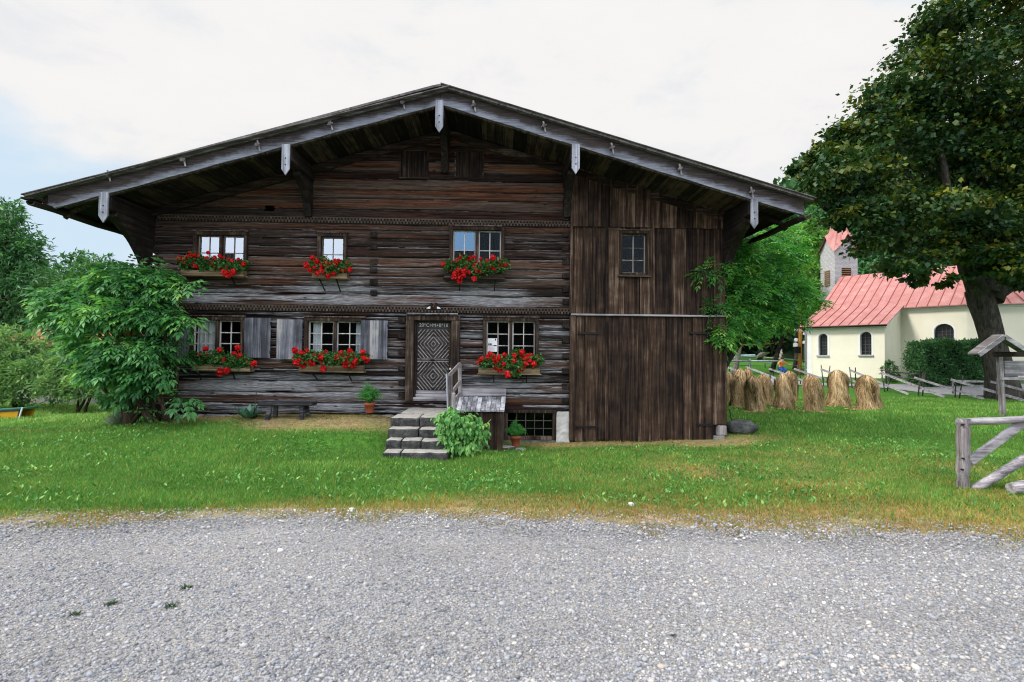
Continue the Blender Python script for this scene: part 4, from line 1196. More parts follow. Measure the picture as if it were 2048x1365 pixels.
def cloud(blobs, n, rg, per=22, sub=0.22, shell=0.55, flat=0.75):
    """blobs: (x,y,z,r[,squash z]); leaf positions in small sprays spread through the blobs"""
    B = np.array([(b[0], b[1], b[2], b[3], b[4] if len(b) > 4 else 1.0) for b in blobs])
    w = B[:, 3] ** 1.8 * B[:, 4] ** 0.5; w /= w.sum()
    ns = max(1, n // per)
    bi = rg.choice(len(B), ns, p=w)
    d = unit(rg.normal(size=(ns, 3)))
    rad = (shell + (1 - shell) * rg.random(ns) ** 0.6) * np.where(rg.random(ns) < 0.2, rg.uniform(0.3, 0.9, ns), 1.0) * rg.normal(1.0, 0.10, ns)
    sc = B[bi, :3] + d * (B[bi, 3] * rad)[:, None] * np.stack([np.ones(ns), np.ones(ns), B[bi, 4]], 1)
    li = np.repeat(np.arange(ns), per)
    q = rg.normal(size=(len(li), 3)) * np.array([1, 1, flat])
    sr = sub * np.minimum(B[bi, 3], 1.8)[li] * rg.uniform(0.6, 1.2, ns)[li]
    C = sc[li] + q * 0.6 * sr[:, None]
    out = unit(C - B[bi[li], :3])
    ct = rg.random(ns)[li]
    return C, out, ct
def pxblobs(lst):
    """(px, py, Y, radius in px [, squash, dY])"""
    out = []
    for b in lst:
        c = P(b[0], b[1], b[2]); r = b[3] * b[2] / FPX
        out.append((c.x, c.y, c.z, r, b[4] if len(b) > 4 else 1.0))
    return out
def plain_foliage(name, mat, parent, blobs, n, L, asp=0.45, droop=0.3, rg=rng, per=22, sub=0.22, shell=0.55, fold=0.12, updir=0.8, flat=0.75, clampz=None):
    C, out, ct = cloud(blobs, n, rg, per, sub, shell, flat)
    k = len(C)
    if clampz is not None: C[:, 2] = np.maximum(C[:, 2], clampz + rg.uniform(0, 0.1, k))
    D = out * 0.6 + rg.normal(size=(k, 3)) * 0.6; D[:, 2] -= droop
    N = rg.normal(size=(k, 3)) * 0.5 + out * 0.3; N[:, 2] += updir
    Ls = L * rg.uniform(0.65, 1.25, k)
    tone = np.clip(0.45 * ct + 0.55 * rg.random(k), 0, 1)
    return leaves(name, mat, parent, C, D, N, Ls, Ls * asp * rg.uniform(0.8, 1.2, k), tone, fold)
def pinnate_foliage(name, mat, parent, blobs, n, L, rg=rng, lf=0.42, asp=0.40, droop=0.45, per=5, sub=0.28, shell=0.5, clampz=None, pairs=3):
    """compound leaves: a stalk direction with leaflet pairs"""
    C, out, ct = cloud(blobs, n, rg, per, sub, shell)
    k = len(C)
    if clampz is not None: C[:, 2] = np.maximum(C[:, 2], clampz)
    D = out * np.array([1, 1, 0.5]) + rg.normal(size=(k, 3)) * 0.45; D[:, 2] -= droop * 0.5; D = unit(D)
    up = rg.normal(size=(k, 3)) * 0.25; up[:, 2] += 1
    S = unit(np.cross(D, up)); U = np.cross(S, D)
    Ls = L * rg.uniform(0.7, 1.25, k)
    Cs, Ds, Ns, LL, T = [], [], [], [], []
    tone = np.clip(0.5 * ct + 0.5 * rg.random(k), 0, 1)
    for j in range(pairs):
        t = (j + 0.6) / (pairs + 0.3)
        for s in (-1, 1):
            Cs.append(C + D * (Ls * t)[:, None] + np.array([0, 0, -1]) * (Ls * 0.22 * t * t)[:, None])
            d = D * 0.65 + S * s * 0.75; d = d + np.array([0, 0, -droop]) * rg.uniform(0.6, 1.3, (k, 1))
            Ds.append(d); Ns.append(U + S * s * 0.25 + rg.normal(size=(k, 3)) * 0.15); LL.append(Ls * lf * (0.8 + 0.3 * t)); T.append(tone)
    Cs.append(C + D * Ls[:, None] * 0.85 + np.array([0, 0, -1]) * (Ls * 0.2)[:, None]); Ds.append(D + np.array([0, 0, -droop * 1.2])); Ns.append(U); LL.append(Ls * lf * 1.1); T.append(tone)
    Cs = np.concatenate(Cs); Ds = np.concatenate(Ds); Ns = np.concatenate(Ns); LL = np.concatenate(LL); T = np.concatenate(T)
    T = np.clip(T + rg.normal(size=len(T)) * 0.08, 0, 1)
    return leaves(name, mat, parent, Cs, Ds, Ns, LL, LL * asp, T, 0.08)
def limb(mb, a, b, r0, r1, bend=0.1, n=8, seg=7, tone=None):
    a = Vector(a); b = Vector(b); L = (b - a).length
    off = Vector((random.uniform(-1, 1), random.uniform(-1, 1), random.uniform(-0.3, 0.6))) * bend * L
    pts = []
    for i in range(seg + 1):
        t = i / seg
        p = a.lerp(b, t) + off * math.sin(t * PI) + Vector((random.uniform(-1, 1), random.uniform(-1, 1), 0)) * 0.012 * L * (0 < i < seg)
        pts.append(p)
    rs = [r0 + (r1 - r0) * (i / seg) ** 0.8 for i in range(seg + 1)]
    mb.tube(pts, rs, n, tone, True, 0.04)
    return pts
def mat_bark(name, lo, hi):
    m, n = newmat(name)
    co = objco(n)
    a = n.noise(n.vmath('MULTIPLY', co, (9, 9, 1.8)), 1.0, 7, 0.65, 0.6)
    b = n.noise(co, 2.0, 4, 0.6)
    x = n.math('ADD', n.math('MULTIPLY', a, 0.7), n.math('MULTIPLY', b, 0.3))
    bs = principled(n, n.ramp(x, [(0.36, lo), (0.64, hi)]), 0.95, a, 1.0, 0.06, 0.1)
    return finish(m, n, bs.outputs[0])
M['bark'] = mat_bark('grey brown bark', (0.012, 0.011, 0.010), (0.095, 0.085, 0.075))
M['bark_light'] = mat_bark('pale grey bark', (0.06, 0.055, 0.045), (0.26, 0.24, 0.20))
M['twig'] = mat_bark('brown stems', (0.025, 0.018, 0.012), (0.10, 0.075, 0.05))
M['elder'] = mat_leaf('elder leaf', [(0.012, 0.05, 0.02), (0.03, 0.12, 0.04), (0.06, 0.20, 0.065), (0.12, 0.31, 0.09), (0.26, 0.44, 0.10)], 0.4)
M['elder_bright'] = mat_leaf('fresh elder leaf', [(0.014, 0.07, 0.02), (0.03, 0.14, 0.035), (0.055, 0.21, 0.05), (0.13, 0.33, 0.06), (0.32, 0.48, 0.12)], 0.38)
M['maple'] = mat_leaf('maple leaf', [(0.005, 0.018, 0.010), (0.012, 0.042, 0.017), (0.028, 0.072, 0.018), (0.085, 0.11, 0.012), (0.18, 0.16, 0.015)], 0.22, 0.5, 0.55, (1.0, 1.05, 0.5))
M['dark_tree'] = mat_leaf('dark tree leaf', [(0.016, 0.06, 0.026), (0.035, 0.115, 0.045), (0.07, 0.18, 0.07), (0.13, 0.26, 0.11)], 0.35)
M['willow'] = mat_leaf('willow leaf', [(0.03, 0.09, 0.035), (0.08, 0.18, 0.06), (0.16, 0.28, 0.10), (0.28, 0.40, 0.18)], 0.35)
M['bg_tree'] = mat_leaf('valley tree leaf', [(0.015, 0.05, 0.012), (0.04, 0.12, 0.02), (0.09, 0.21, 0.03), (0.17, 0.32, 0.05)], 0.4)
M['hedge'] = mat_leaf('hedge leaf', [(0.014, 0.05, 0.022), (0.03, 0.10, 0.04), (0.06, 0.165, 0.06), (0.11, 0.24, 0.09)], 0.3)
M['geranium'] = mat_leaf('geranium leaf', [(0.012, 0.05, 0.014), (0.03, 0.10, 0.025), (0.06, 0.17, 0.04), (0.12, 0.25, 0.07)], 0.25)
M['petal'] = mat_leaf('red petal', [(0.42, 0.003, 0.006), (0.60, 0.004, 0.008), (0.74, 0.008, 0.010), (0.82, 0.03, 0.02)], 0.15, 0.6, 20, (1.0, 0.4, 0.3))
M['fern'] = mat_leaf('feathery fern', [(0.015, 0.09, 0.02), (0.03, 0.16, 0.03), (0.07, 0.26, 0.05), (0.14, 0.36, 0.08)], 0.35)
M['hydrangea'] = mat_leaf('balsam leaf', [(0.02, 0.09, 0.02), (0.04, 0.16, 0.03), (0.08, 0.24, 0.05), (0.17, 0.34, 0.09), (0.35, 0.40, 0.08)], 0.3)
M['bluegreen'] = mat_leaf('blue green broad leaf', [(0.02, 0.07, 0.05), (0.04, 0.12, 0.08), (0.08, 0.19, 0.13), (0.14, 0.26, 0.18)], 0.2)
M['lavender'] = mat_leaf('grey green leaf', [(0.06, 0.11, 0.08), (0.12, 0.18, 0.13), (0.20, 0.27, 0.20), (0.30, 0.36, 0.30)], 0.2)
M['conifer'] = mat_leaf('conifer forest', [(0.008, 0.030, 0.014), (0.016, 0.055, 0.024), (0.03, 0.09, 0.035), (0.06, 0.14, 0.05)], 0.15)

# ---- maple
mp = Vector((24.9, 27.0, gz1(24.9, 27.0)))
a = P(2006, 800, 27.0); mp = Vector((a.x, 27.0, gz1(a.x, 27.0) - 0.05))
maple = thing('maple_tree', 'huge dark old maple tree with spreading olive crown and thick grey trunk beside the church', 'tree', mp)
fork = P(1968, 590, 27.0)
mb = MB()
n_ = 16; pts = []; rs = []
for (px, py, r) in ((2010, 806, 0.96), (2008, 788, 0.80), (2001, 750, 0.62), (1991, 705, 0.54), (1982, 665, 0.52), (1973, 635, 0.53), (1962, 605, 0.57), (1953, 580, 0.52)):
    p = P(px, py, 27.0); pts.append(p); rs.append(r)
mb.tube(pts, rs, 18, 0.5, True, 0.07)
mb.build('trunk', M['bark'], maple)
limbs = [((1960, 595), (1930, 520), (1905, 440), (1880, 300), 0.50), ((1972, 590), (1978, 500), (1985, 400), (2000, 240), 0.55), ((1985, 600), (2020, 510), (2050, 400), (2090, 250), 0.5),
         ((1965, 560), (1925, 470), (1850, 380), (1760, 300), 0.28), ((1915, 480), (1850, 420), (1770, 390), (1680, 360), 0.2), ((1990, 590), (2060, 540), (2130, 450), (2220, 350), 0.4), ((1950, 540), (1900, 500), (1840, 490), (1790, 480), 0.16),
         ((1985, 420), (1950, 330), (1900, 200), (1860, 80), 0.25), ((2000, 380), (2040, 200), (2080, 60), (2100, -80), 0.3), ((1905, 440), (1895, 350), (1900, 250), (1910, 150), 0.2), ((1925, 430), (1935, 330), (1955, 230), (1960, 150), 0.2)]
for q in limbs:
    mb = MB(); pts = []
    dy = random.uniform(-1.5, 1.5)
    for i in range(4):
        p = P(q[i][0], q[i][1], 27.0 + dy * i * 0.5); pts.append(p)
    fine = []
    for i in range(3):
        for k in range(4):
            fine.append(pts[i].lerp(pts[i + 1], k / 4) + Vector((random.uniform(-.06, .06), random.uniform(-.06, .06), 0)))
    fine.append(pts[3])
    mb.tube(fine, [q[4] * (1 - 0.75 * i / 12) for i in range(13)], 9, 0.5, True, 0.05)
    mb.build('limb', M['bark'], maple)
rg = np.random.default_rng(3)
# crown outline in the photo, filled with blobs at several depths
blobs = []
crown = [(1690, 330, 62), (1655, 385, 45), (1740, 260, 62), (1800, 190, 62), (1850, 110, 60), (1890, 40, 58), (1715, 430, 50), (1760, 350, 70), (1820, 280, 75), (1880, 200, 80), (1950, 110, 85), (2040, 60, 90), (1640, 335, 42), (1618, 375, 34), (1660, 392, 38), (1700, 425, 36), (1645, 300, 22), (1690, 270, 40), (1765, 215, 50), (1598, 345, 16), (1585, 390, 14),
         (1735, 490, 38), (1790, 470, 60), (1850, 400, 70), (1920, 320, 75), (2000, 220, 85), (2090, 150, 90), (1800, 545, 38), (1850, 520, 45), (1900, 480, 55), (2010, 460, 60), (2060, 520, 50), (2030, 380, 65), (2100, 400, 80), (1970, -30, 85), (2070, -80, 100),
         (1835, 560, 22), (1885, 560, 22), (2100, 280, 90), (2180, 200, 100), (2200, 400, 90), (2040, 560, 26), (2150, 500, 60), (1960, 400, 45), (1990, 310, 60), (1945, 505, 42), (1990, 505, 38), (1960, 450, 50), (2030, 500, 40), (1920, 430, 45), (1975, 545, 20), (1930, 555, 20), (2030, 545, 22)]
for (px, py, r) in crown:
    for k in range(2):
        Y = 27.0 + (rg.uniform(-3.6, -0.8) if k == 0 else rg.uniform(0.8, 4.2))
        c = P(px + rg.uniform(-10, 10) * (k == 1), py + rg.uniform(-10, 10) * (k == 1), Y)
        blobs.append((c.x, c.y, c.z, r * 1.0 * Y / FPX * (1.0 if k == 0 else 0.82), 0.62))
C, out, ct = cloud(blobs, 118000, rg, per=75, sub=0.52, shell=0.45, flat=0.33)
k = len(C)
D = out * 0.5 + rg.normal(size=(k, 3)) * 0.6; D[:, 2] -= 0.45
N = rg.normal(size=(k, 3)) * 0.35; N[:, 2] += 1.0
Ls = 0.235 * rg.uniform(0.45, 1.35, k)
# olive seed clusters sit on the upper side of each spray
tone = np.clip(0.58 * ct ** 1.2 + 0.42 * rg.random(k) ** 1.2, 0, 1)
leaves('crown', M['maple'], maple, C, D, N, Ls, Ls * 0.85, tone, 0.05)

# ---- elder bush at the left corner
eb = P(300, 858, 12.3); eb.z = gz1(eb.x, eb.y) - 0.05
elder = thing('elder_bush', 'large spreading elder bush with drooping leaves in front of the left house corner', 'bush', eb)
EB = pxblobs([(250, 560, 12.2, 50, .5), (180, 578, 12.4, 46, .45), (310, 575, 12.2, 46, .45), (130, 592, 12.5, 38, .45), (345, 582, 12.0, 28, .4), (388, 572, 11.8, 20, .35), (210, 625, 12.0, 58, .42), (290, 625, 12.0, 52, .45), (335, 632, 11.9, 34, .5), (135, 640, 12.4, 42, .4),
              (395, 640, 11.8, 20, .3), (180, 690, 12.1, 44, .4), (255, 690, 11.9, 50, .45), (325, 692, 11.8, 40, .45), (350, 730, 11.8, 26, .5), (230, 735, 12.0, 44, .4), (300, 745, 11.9, 34, .45), (262, 790, 12.1, 14, .6), (290, 760, 12.2, 20, .8), (390, 795, 11.9, 14, .5), (90, 605, 12.7, 24, .4), (85, 640, 12.7, 20, .4), (330, 545, 12.1, 20, .4), (270, 535, 12.3, 20, .5), (303, 825, 12.0, 12, .8), (372, 715, 11.8, 14, .5), (180, 735, 12.3, 20, .5)])
EB = [(-9.05 + (b[0] + 9.05) * 0.90, b[1], b[2], b[3] * 0.80, b[4]) for b in EB]
print('elder mean x', sum(b[0] for b in EB) / len(EB))
mb = MB()
for i in range(15):
    b = EB[i % len(EB)] if i < 12 else EB[rng.integers(len(EB))]
    st = Vector((eb.x + random.uniform(-0.45, 0.6), eb.y + random.uniform(-0.2, 0.3), eb.z))
    mb = MB(); limb(mb, st, (b[0], b[1], b[2]), random.uniform(0.035, 0.06), 0.012, 0.08, 7, 8)
    mb.build('stem', M['twig'], elder)
mb = MB(); mb.tube([eb + Vector((-0.42, -0.05, -0.05)), eb + Vector((-0.44, -0.03, 0.15)), eb + Vector((-0.5, 0, 0.45)), eb + Vector((-0.55, 0.1, 0.9))], [0.17, 0.13, 0.09, 0.05], 10, 0.8, True, 0.12); mb.build('stump', M['twig'], elder)
rg = np.random.default_rng(5)
pinnate_foliage('foliage', M['elder'], elder, EB, 3000, 0.34, rg, per=5, sub=0.26, droop=0.5, shell=0.4)

# ---- elder tree at the right corner
tb = Vector((5.65, 14.6, gz1(5.65, 14.6) - 0.05))
tree2 = thing('elder_tree', 'bright green young elder tree behind the right corner of the plank barn', 'tree', tb)
TB = pxblobs([(1530, 505, 14.2, 48, .7), (1480, 530, 13.8, 42, .6), (1580, 515, 14.6, 40, .7), (1435, 535, 12.9, 24, .7), (1405, 545, 12.7, 14, .7), (1500, 580, 13.8, 50, .8), (1565, 575, 14.2, 52, .8), (1600, 585, 14.6, 34, .6), (1470, 620, 13.4, 38, .7), (1530, 625, 14, 42, .6), (1590, 625, 14.4, 30, .5), (1450, 665, 13.0, 26, .7), (1430, 610, 12.9, 14, .8), (1500, 665, 13.6, 22, .5), (1600, 475, 14.8, 22, .6), (1640, 600, 14.6, 13, .5), (1560, 465, 14.6, 24, .7), (1440, 680, 12.9, 14, .6), (1480, 500, 13.6, 26, .6)])
TB = [(b[0] - 0.12 * (b[0] > 7.2), b[1], b[2], b[3] * 0.88, b[4]) for b in TB]
p1 = P(1500, 655, 14.3); p2 = P(1550, 600, 14.2); p3 = P(1540, 520, 14.2); p4 = P(1480, 560, 14); p5 = P(1600, 540, 14.4)
mb = MB(); mb.tube([tb, tb + Vector((0.05, 0, 0.8)), (tb + p1) / 2 + Vector((0.0, 0, 0.5)), p1], [0.13, 0.11, 0.10, 0.08], 9, 0.5, True, 0.06); mb.build('trunk', M['bark'], tree2)
for q, e in ((p1, p2), (p1, p3), (p1, p4), (p2, p5), (p1, P(1450, 660, 13.4)), (p1, P(1620, 600, 14.5))):
    mb = MB(); limb(mb, q, e, 0.055, 0.02, 0.12, 7, 7); mb.build('limb', M['bark'], tree2)
rg = np.random.default_rng(6)
pinnate_foliage('crown', M['elder_bright'], tree2, TB, 3700, 0.29, rg, per=4, sub=0.33, droop=0.3, lf=0.40, shell=0.35)

# ---- trees and bushes in the background
def bg_tree(name, label, cat, blobs, base, n, L, mat, trunk_r=0.2, asp=0.5, droop=0.2, group=None, per=20, sub=0.25, pin=False, seed=1, barkm='bark', stems=1, clampz=None, shell=0.5):
    base = Vector(base); base.z = gz1(base.x, base.y) - 0.05
    t = thing(name, label, cat, base, group=group)
    rg = np.random.default_rng(seed)
    top = max(blobs, key=lambda b: b[2])
    for s in range(stems):
        b = blobs[rg.integers(len(blobs))] if s else top
        st = base + Vector((rg.uniform(-.3, .3) * s, rg.uniform(-.3, .3) * s, 0))
        mb = MB(); limb(mb, st, (b[0], b[1], b[2]), trunk_r, trunk_r * 0.3, 0.05, 8, 8); mb.build('trunk' if stems < 2 else 'stem', M[barkm], t)
    if stems < 2:
        for b in blobs[:6]:
            mb = MB(); limb(mb, (base.x + (b[0] - base.x) * 0.1, base.y, base.z + (b[2] - base.z) * 0.45), (b[0], b[1], b[2]), trunk_r * 0.4, trunk_r * 0.12, 0.08, 6, 6); mb.build('limb', M[barkm], t)
    if pin: pinnate_foliage('crown', mat, t, blobs, n, L, rg, per=5, sub=0.3, droop=droop, clampz=clampz)
    else: plain_foliage('crown', mat, t, blobs, n, L, asp, droop, rg, per, sub, shell, clampz=clampz)
    return t
g_l = 'trees and bushes beyond the left meadow'
bg_tree('willow_tree', 'tall dark green tree at the left edge of the photo', 'tree', pxblobs([(0, 470, 21, 58), (30, 520, 21, 52), (-40, 520, 22, 60), (10, 590, 21, 60), (55, 500, 21, 24), (15, 430, 21, 28), (48, 560, 20.5, 34), (-30, 640, 21, 60), (70, 590, 20.5, 30), (-60, 440, 22, 60)]), (P(-10, 800, 21).x, 21, 0), 13000, 0.24, M['dark_tree'], 0.3, 0.30, 0.3, g_l, seed=11)
bg_tree('round_tree', 'leafy round-topped tree right behind the elder bush against the sky', 'tree', pxblobs([(160, 560, 26, 46, .8), (205, 555, 26, 42, .8), (115, 575, 26, 38, .8), (250, 575, 26, 32, .8), (180, 610, 26, 60), (110, 630, 26, 50), (240, 620, 26, 45), (285, 600, 26, 28), (150, 525, 26, 20), (200, 520, 26, 18), (95, 540, 26.5, 16), (170, 680, 26, 60), (100, 690, 26, 50)]), (P(180, 800, 26).x, 26, 0), 13000, 0.24, M['dark_tree'], 0.2, 0.34, 0.1, g_l, seed=12)
bg_tree('dark_tree', 'dark dense tree in the middle of the left tree row above the red roof', 'tree', pxblobs([(90, 590, 28, 44), (60, 640, 28, 50), (120, 640, 28, 40), (20, 660, 28, 45), (80, 555, 28, 26)]), (P(80, 790, 28).x, 28, 0), 6500, 0.22, M['dark_tree'], 0.2, 0.4, 0.1, g_l, seed=13)
bg_tree('willow_bush', 'pale green willow bush at the far left beside the yellow trough', 'bush', pxblobs([(20, 690, 18.5, 40), (70, 700, 18.5, 36), (-30, 700, 18.5, 45), (20, 745, 18, 46), (80, 750, 18, 40), (-40, 760, 18, 50), (40, 785, 18, 30, .7), (115, 730, 18.2, 32)]), (P(30, 800, 18.4).x, 18.4, 0), 11000, 0.17, M['willow'], 0.05, 0.3, 0.15, g_l, stems=5, seed=14, barkm='twig', shell=0.6)
bg_tree('willow_bush', 'grey green bush between the willow bush and the elder', 'bush', pxblobs([(150, 720, 17.8, 38), (200, 740, 17.5, 36), (160, 770, 17.3, 36, .8), (225, 780, 17.0, 30, .8), (110, 770, 17.5, 32), (190, 700, 18, 28), (250, 740, 17, 34)]), (P(170, 805, 17.6).x, 17.6, 0), 10000, 0.15, M['willow'], 0.05, 0.32, 0.1, g_l, stems=5, seed=15, barkm='twig', shell=0.6)
bg_tree('low_bush', 'dark low undergrowth bush behind the trunk of the elder', 'bush', pxblobs([(255, 790, 15.6, 26, .8), (215, 800, 15.8, 18, .7), (290, 785, 15.4, 28, .8), (330, 790, 15.2, 25)]), (P(270, 815, 15.6).x, 15.6, 0), 4500, 0.12, M['dark_tree'], 0.03, 0.4, 0.1, g_l, stems=4, seed=16, barkm='twig')
g_r = 'park trees behind the haystacks'
bg_tree('park_tree', 'slim pale trunked tree just right of the barn corner', 'tree', pxblobs([(1450, 560, 42, 60), (1480, 620, 42, 40), (1430, 600, 42, 50), (1500, 540, 43, 50), (1460, 660, 42, 16)]), (P(1468, 740, 41).x, 41, 0), 5000, 0.38, M['bg_tree'], 0.26, 0.6, 0.1, g_r, seed=21, barkm='bark_light')
bg_tree('park_tree', 'airy tree with fine dark twigs above the hammock', 'tree', pxblobs([(1540, 640, 46, 40), (1520, 600, 46, 45), (1570, 600, 46, 45), (1560, 660, 45, 24), (1500, 655, 45, 22), (1590, 560, 46, 45)]), (P(1543, 712, 46).x, 46, 0), 3600, 0.36, M['bg_tree'], 0.22, 0.6, 0.1, g_r, seed=22, shell=0.3)
bg_tree('park_tree', 'thick trunked tree left of the orange pole', 'tree', pxblobs([(1590, 600, 50, 50), (1570, 560, 50, 55), (1610, 540, 50, 50), (1600, 640, 50, 24), (1620, 590, 50, 40)]), (P(1592, 705, 49).x, 49, 0), 5000, 0.4, M['bg_tree'], 0.35, 0.6, 0.1, g_r, seed=23)
bg_tree('park_tree', 'dark tree at the back of the park behind the standing walker', 'tree', pxblobs([(1500, 640, 74, 30), (1540, 620, 74, 40), (1460, 640, 72, 36), (1580, 640, 76, 26), (1470, 600, 72, 40), (1510, 570, 74, 40)]), (P(1520, 700, 74).x, 74, 0), 5200, 0.6, M['dark_tree'], 0.35, 0.6, 0.1, g_r, seed=24)
bg_tree('park_tree', 'tree showing through the elder leaves beside the chapel tower', 'tree', pxblobs([(1600, 480, 60, 40), (1630, 520, 60, 36), (1570, 520, 60, 40), (1640, 580, 60, 30), (1610, 620, 58, 30)]), (P(1612, 700, 60).x, 60, 0), 5200, 0.5, M['bg_tree'], 0.35, 0.6, 0.1, g_r, seed=25)
for i, (px, py, Y, r) in enumerate([(1760, 520, 62, 42), (1850, 500, 60, 46), (1930, 510, 60, 40), (2020, 500, 58, 50), (1700, 480, 66, 40), (1640, 440, 72, 40)]):
    q = [('left', 'behind the chapel ridge, its top just under the maple leaves'), ('mid', 'behind the chapel roof left of the maple limbs'), ('r', 'behind the chapel roof hidden mostly by the maple limbs'), ('rr', 'at the right edge behind the chapel roof'), ('t', 'right behind the chapel tower roof'), ('tt', 'on the slope left of the chapel tower')][i][1]
    bg_tree('slope_tree', 'dark green tree ' + q, 'tree', pxblobs([(px, py, Y, r), (px + 30, py + 30, Y, r * .9), (px - 28, py + 34, Y, r * .9), (px + 5, py - 24, Y + 1, r * .8), (px, py + 60, Y, r)]), (P(px, 700, Y).x, Y, 0), 3800, 0.55, M['dark_tree' if i % 2 else 'hedge'], 0.4, 0.55, 0.1, 'trees on the slope behind the chapel', seed=30 + i)

# ---- forest on the hillsides
rg = np.random.default_rng(9)
VC, DC, NC, LC, TC = [], [], [], [], []
def forest(az0, az1, nt, t0=0.0, t1=1.0, hmul=1.0, faces=90):
    a = rg.uniform(az0, az1, nt); t = rg.uniform(t0, t1, nt)
    X, Y, Z = hill_z(a, t)
    H = rg.uniform(7, 13, nt) * hmul; con = rg.random(nt) < 0.45
    for i in range(nt):
        u = rg.random(faces) ** 0.7; th = rg.uniform(0, 2 * PI, faces)
        tn = rg.random()
        if con[i]:
            z = 1 - u; rad = 0.20 * H[i] * u * rg.uniform(0.6, 1.05, faces)
            d = np.stack([np.cos(th), np.sin(th), np.full(faces, -0.35)], 1); sz = 0.13 * H[i] * (0.4 + 0.6 * u)
            VC.append(np.stack([X[i] + np.cos(th) * rad * 0.5, Y[i] + np.sin(th) * rad * 0.5, Z[i] + z * H[i]], 1))
            tone = 0.1 + 0.3 * tn + 0.2 * rg.random(faces)
        else:
            d = unit(rg.normal(size=(faces, 3))); rr_ = 0.34 * H[i]
            VC.append(np.array([X[i], Y[i], Z[i] + 0.5 * H[i]]) + d * rr_ * np.array([1, 1, 1.25]) * rg.uniform(0.7, 1.0, (faces, 1))); sz = np.full(faces, 0.15 * H[i])
            d = d + rg.normal(size=(faces, 3)) * 0.6
            tone = 0.35 + 0.4 * tn + 0.25 * rg.random(faces)
        DC.append(d); NC.append(np.stack([rg.normal(size=faces) * .4, rg.normal(size=faces) * .4, np.ones(faces)], 1)); LC.append(sz * rg.uniform(0.7, 1.3, faces)); TC.append(tone)
forest(14, 44, 620, 0.15, 1.05)
forest(44, 60, 120, 0.3, 1.0)
forest(-56, -34, 260, 0.5, 1.05, 1.0, 70)
forest(-85, -56, 260, 0.2, 1.05, 1.2, 50)
forest(60, 90, 260, 0.2, 1.05, 1.2, 50)
forest(-34, 14, 260, 0.3, 1.05, 1.2, 50)
L_ = np.concatenate(LC)
fo = leaves('forest', M['conifer'], None, np.concatenate(VC), np.concatenate(DC), np.concatenate(NC), L_, L_ * 0.75, np.clip(np.concatenate(TC), 0, 1), 0.05)
tag(fo, 'mixed forest covering the steep hillsides', 'forest', kind='stuff')

# ---- house with a red tiled roof beyond the bushes on the left
rh = P(150, 690, 21); rh = Vector((rh.x, 21, 0))
redh = thing('red_roof_house', 'low hut with red tiled roof almost hidden by the bushes on the left', 'house', (rh.x, rh.y, gz1(rh.x, rh.y)))
M['redtile'] = mat_plain('red roof tile', (0.42, 0.13, 0.09), 0.85, 0.35, 18, 0.6)
a = P(80, 655, 21.5); b = P(262, 668, 21.5)
rz = a.z; ez = P(100, 692, 19.6).z
mb = MB(); mb.box(a.x + 0.4, b.x - 0.3, 20.1, 22.9, gz1(a.x, 21) - 0.3, ez + 0.08, 0.5); mb.build('wall', M['plaster'], redh)
mb = MB(); mb.prism([(a.x, 19.6, ez), (b.x, 19.6, ez), (b.x, 21.5, rz), (a.x, 21.5, rz)], (0, 0, 0.08), 0.5); mb.prism([(a.x, 23.4, ez), (a.x, 21.503, rz), (b.x, 21.503, rz), (b.x, 23.4, ez)], (0, 0, 0.08), 0.5); mb.build('roof', M['redtile'], redh)
mb = MB(); mb.box(a.x + 1.0, a.x + 1.6, 20.05, 20.098, ez - 1.0, ez - 0.5); mb.build('window', M['interior'], redh)

# ================================================================== CHAPEL
TH_ = R(52)
T2 = Vector((math.cos(TH_), -math.sin(TH_), 0)); N2 = Vector((math.sin(TH_), math.cos(TH_), 0))
CB = P(1770, 756, 36.0); CB.z = 0
cz0_ = 0.1
church = thing('chapel', 'cream plastered chapel with salmon red seamed metal roof behind the haystacks', 'chapel', (CB.x, CB.y, 0.4))
def cp(s, w, z): return CB + T2 * s + N2 * w + Vector((0, 0, z))
M['cream'] = mat_plain('cream plaster', (0.82, 0.79, 0.67), 0.9, 0.05, 1.2, 0.1)
M['white_plaster'] = mat_plain('white plaster', (0.80, 0.80, 0.80), 0.9, 0.05, 2)
m, n = newmat('salmon red sheet metal')
nn = n.noise(objco(n), 1.3, 6, 0.6)
nn2 = n.noise(n.vmath('MULTIPLY', objco(n), (14, 14, 14)), 1.0, 4, 0.6)
c = n.ramp(n.math('ADD', n.math('MULTIPLY', nn, 0.6), n.math('MULTIPLY', nn2, 0.4)), [(0.33, (0.33, 0.12, 0.11)), (0.52, (0.43, 0.18, 0.165)), (0.7, (0.52, 0.29, 0.27))])
M['redmetal'] = finish(m, n, principled(n, c, 0.55, nn2, 0.1, 0.01, 0.4).outputs[0])
M['seam'] = mat_plain('dark red seam', (0.28, 0.07, 0.07), 0.6, 0.2)
EA = P(1770, 650, 36.0).z            # eave of the low annex
PW = 3.5; SW = 8.2
C0 = cp(0, PW, 0)
EM = 1.7 + (720 - 612) / FPX * C0.y  # eave of the nave
LA = 5.15
ZR = 8.6
def wallquad(mb, pts, th=None, tone=0.5): mb.add(pts, [tuple(range(len(pts)))], tone)
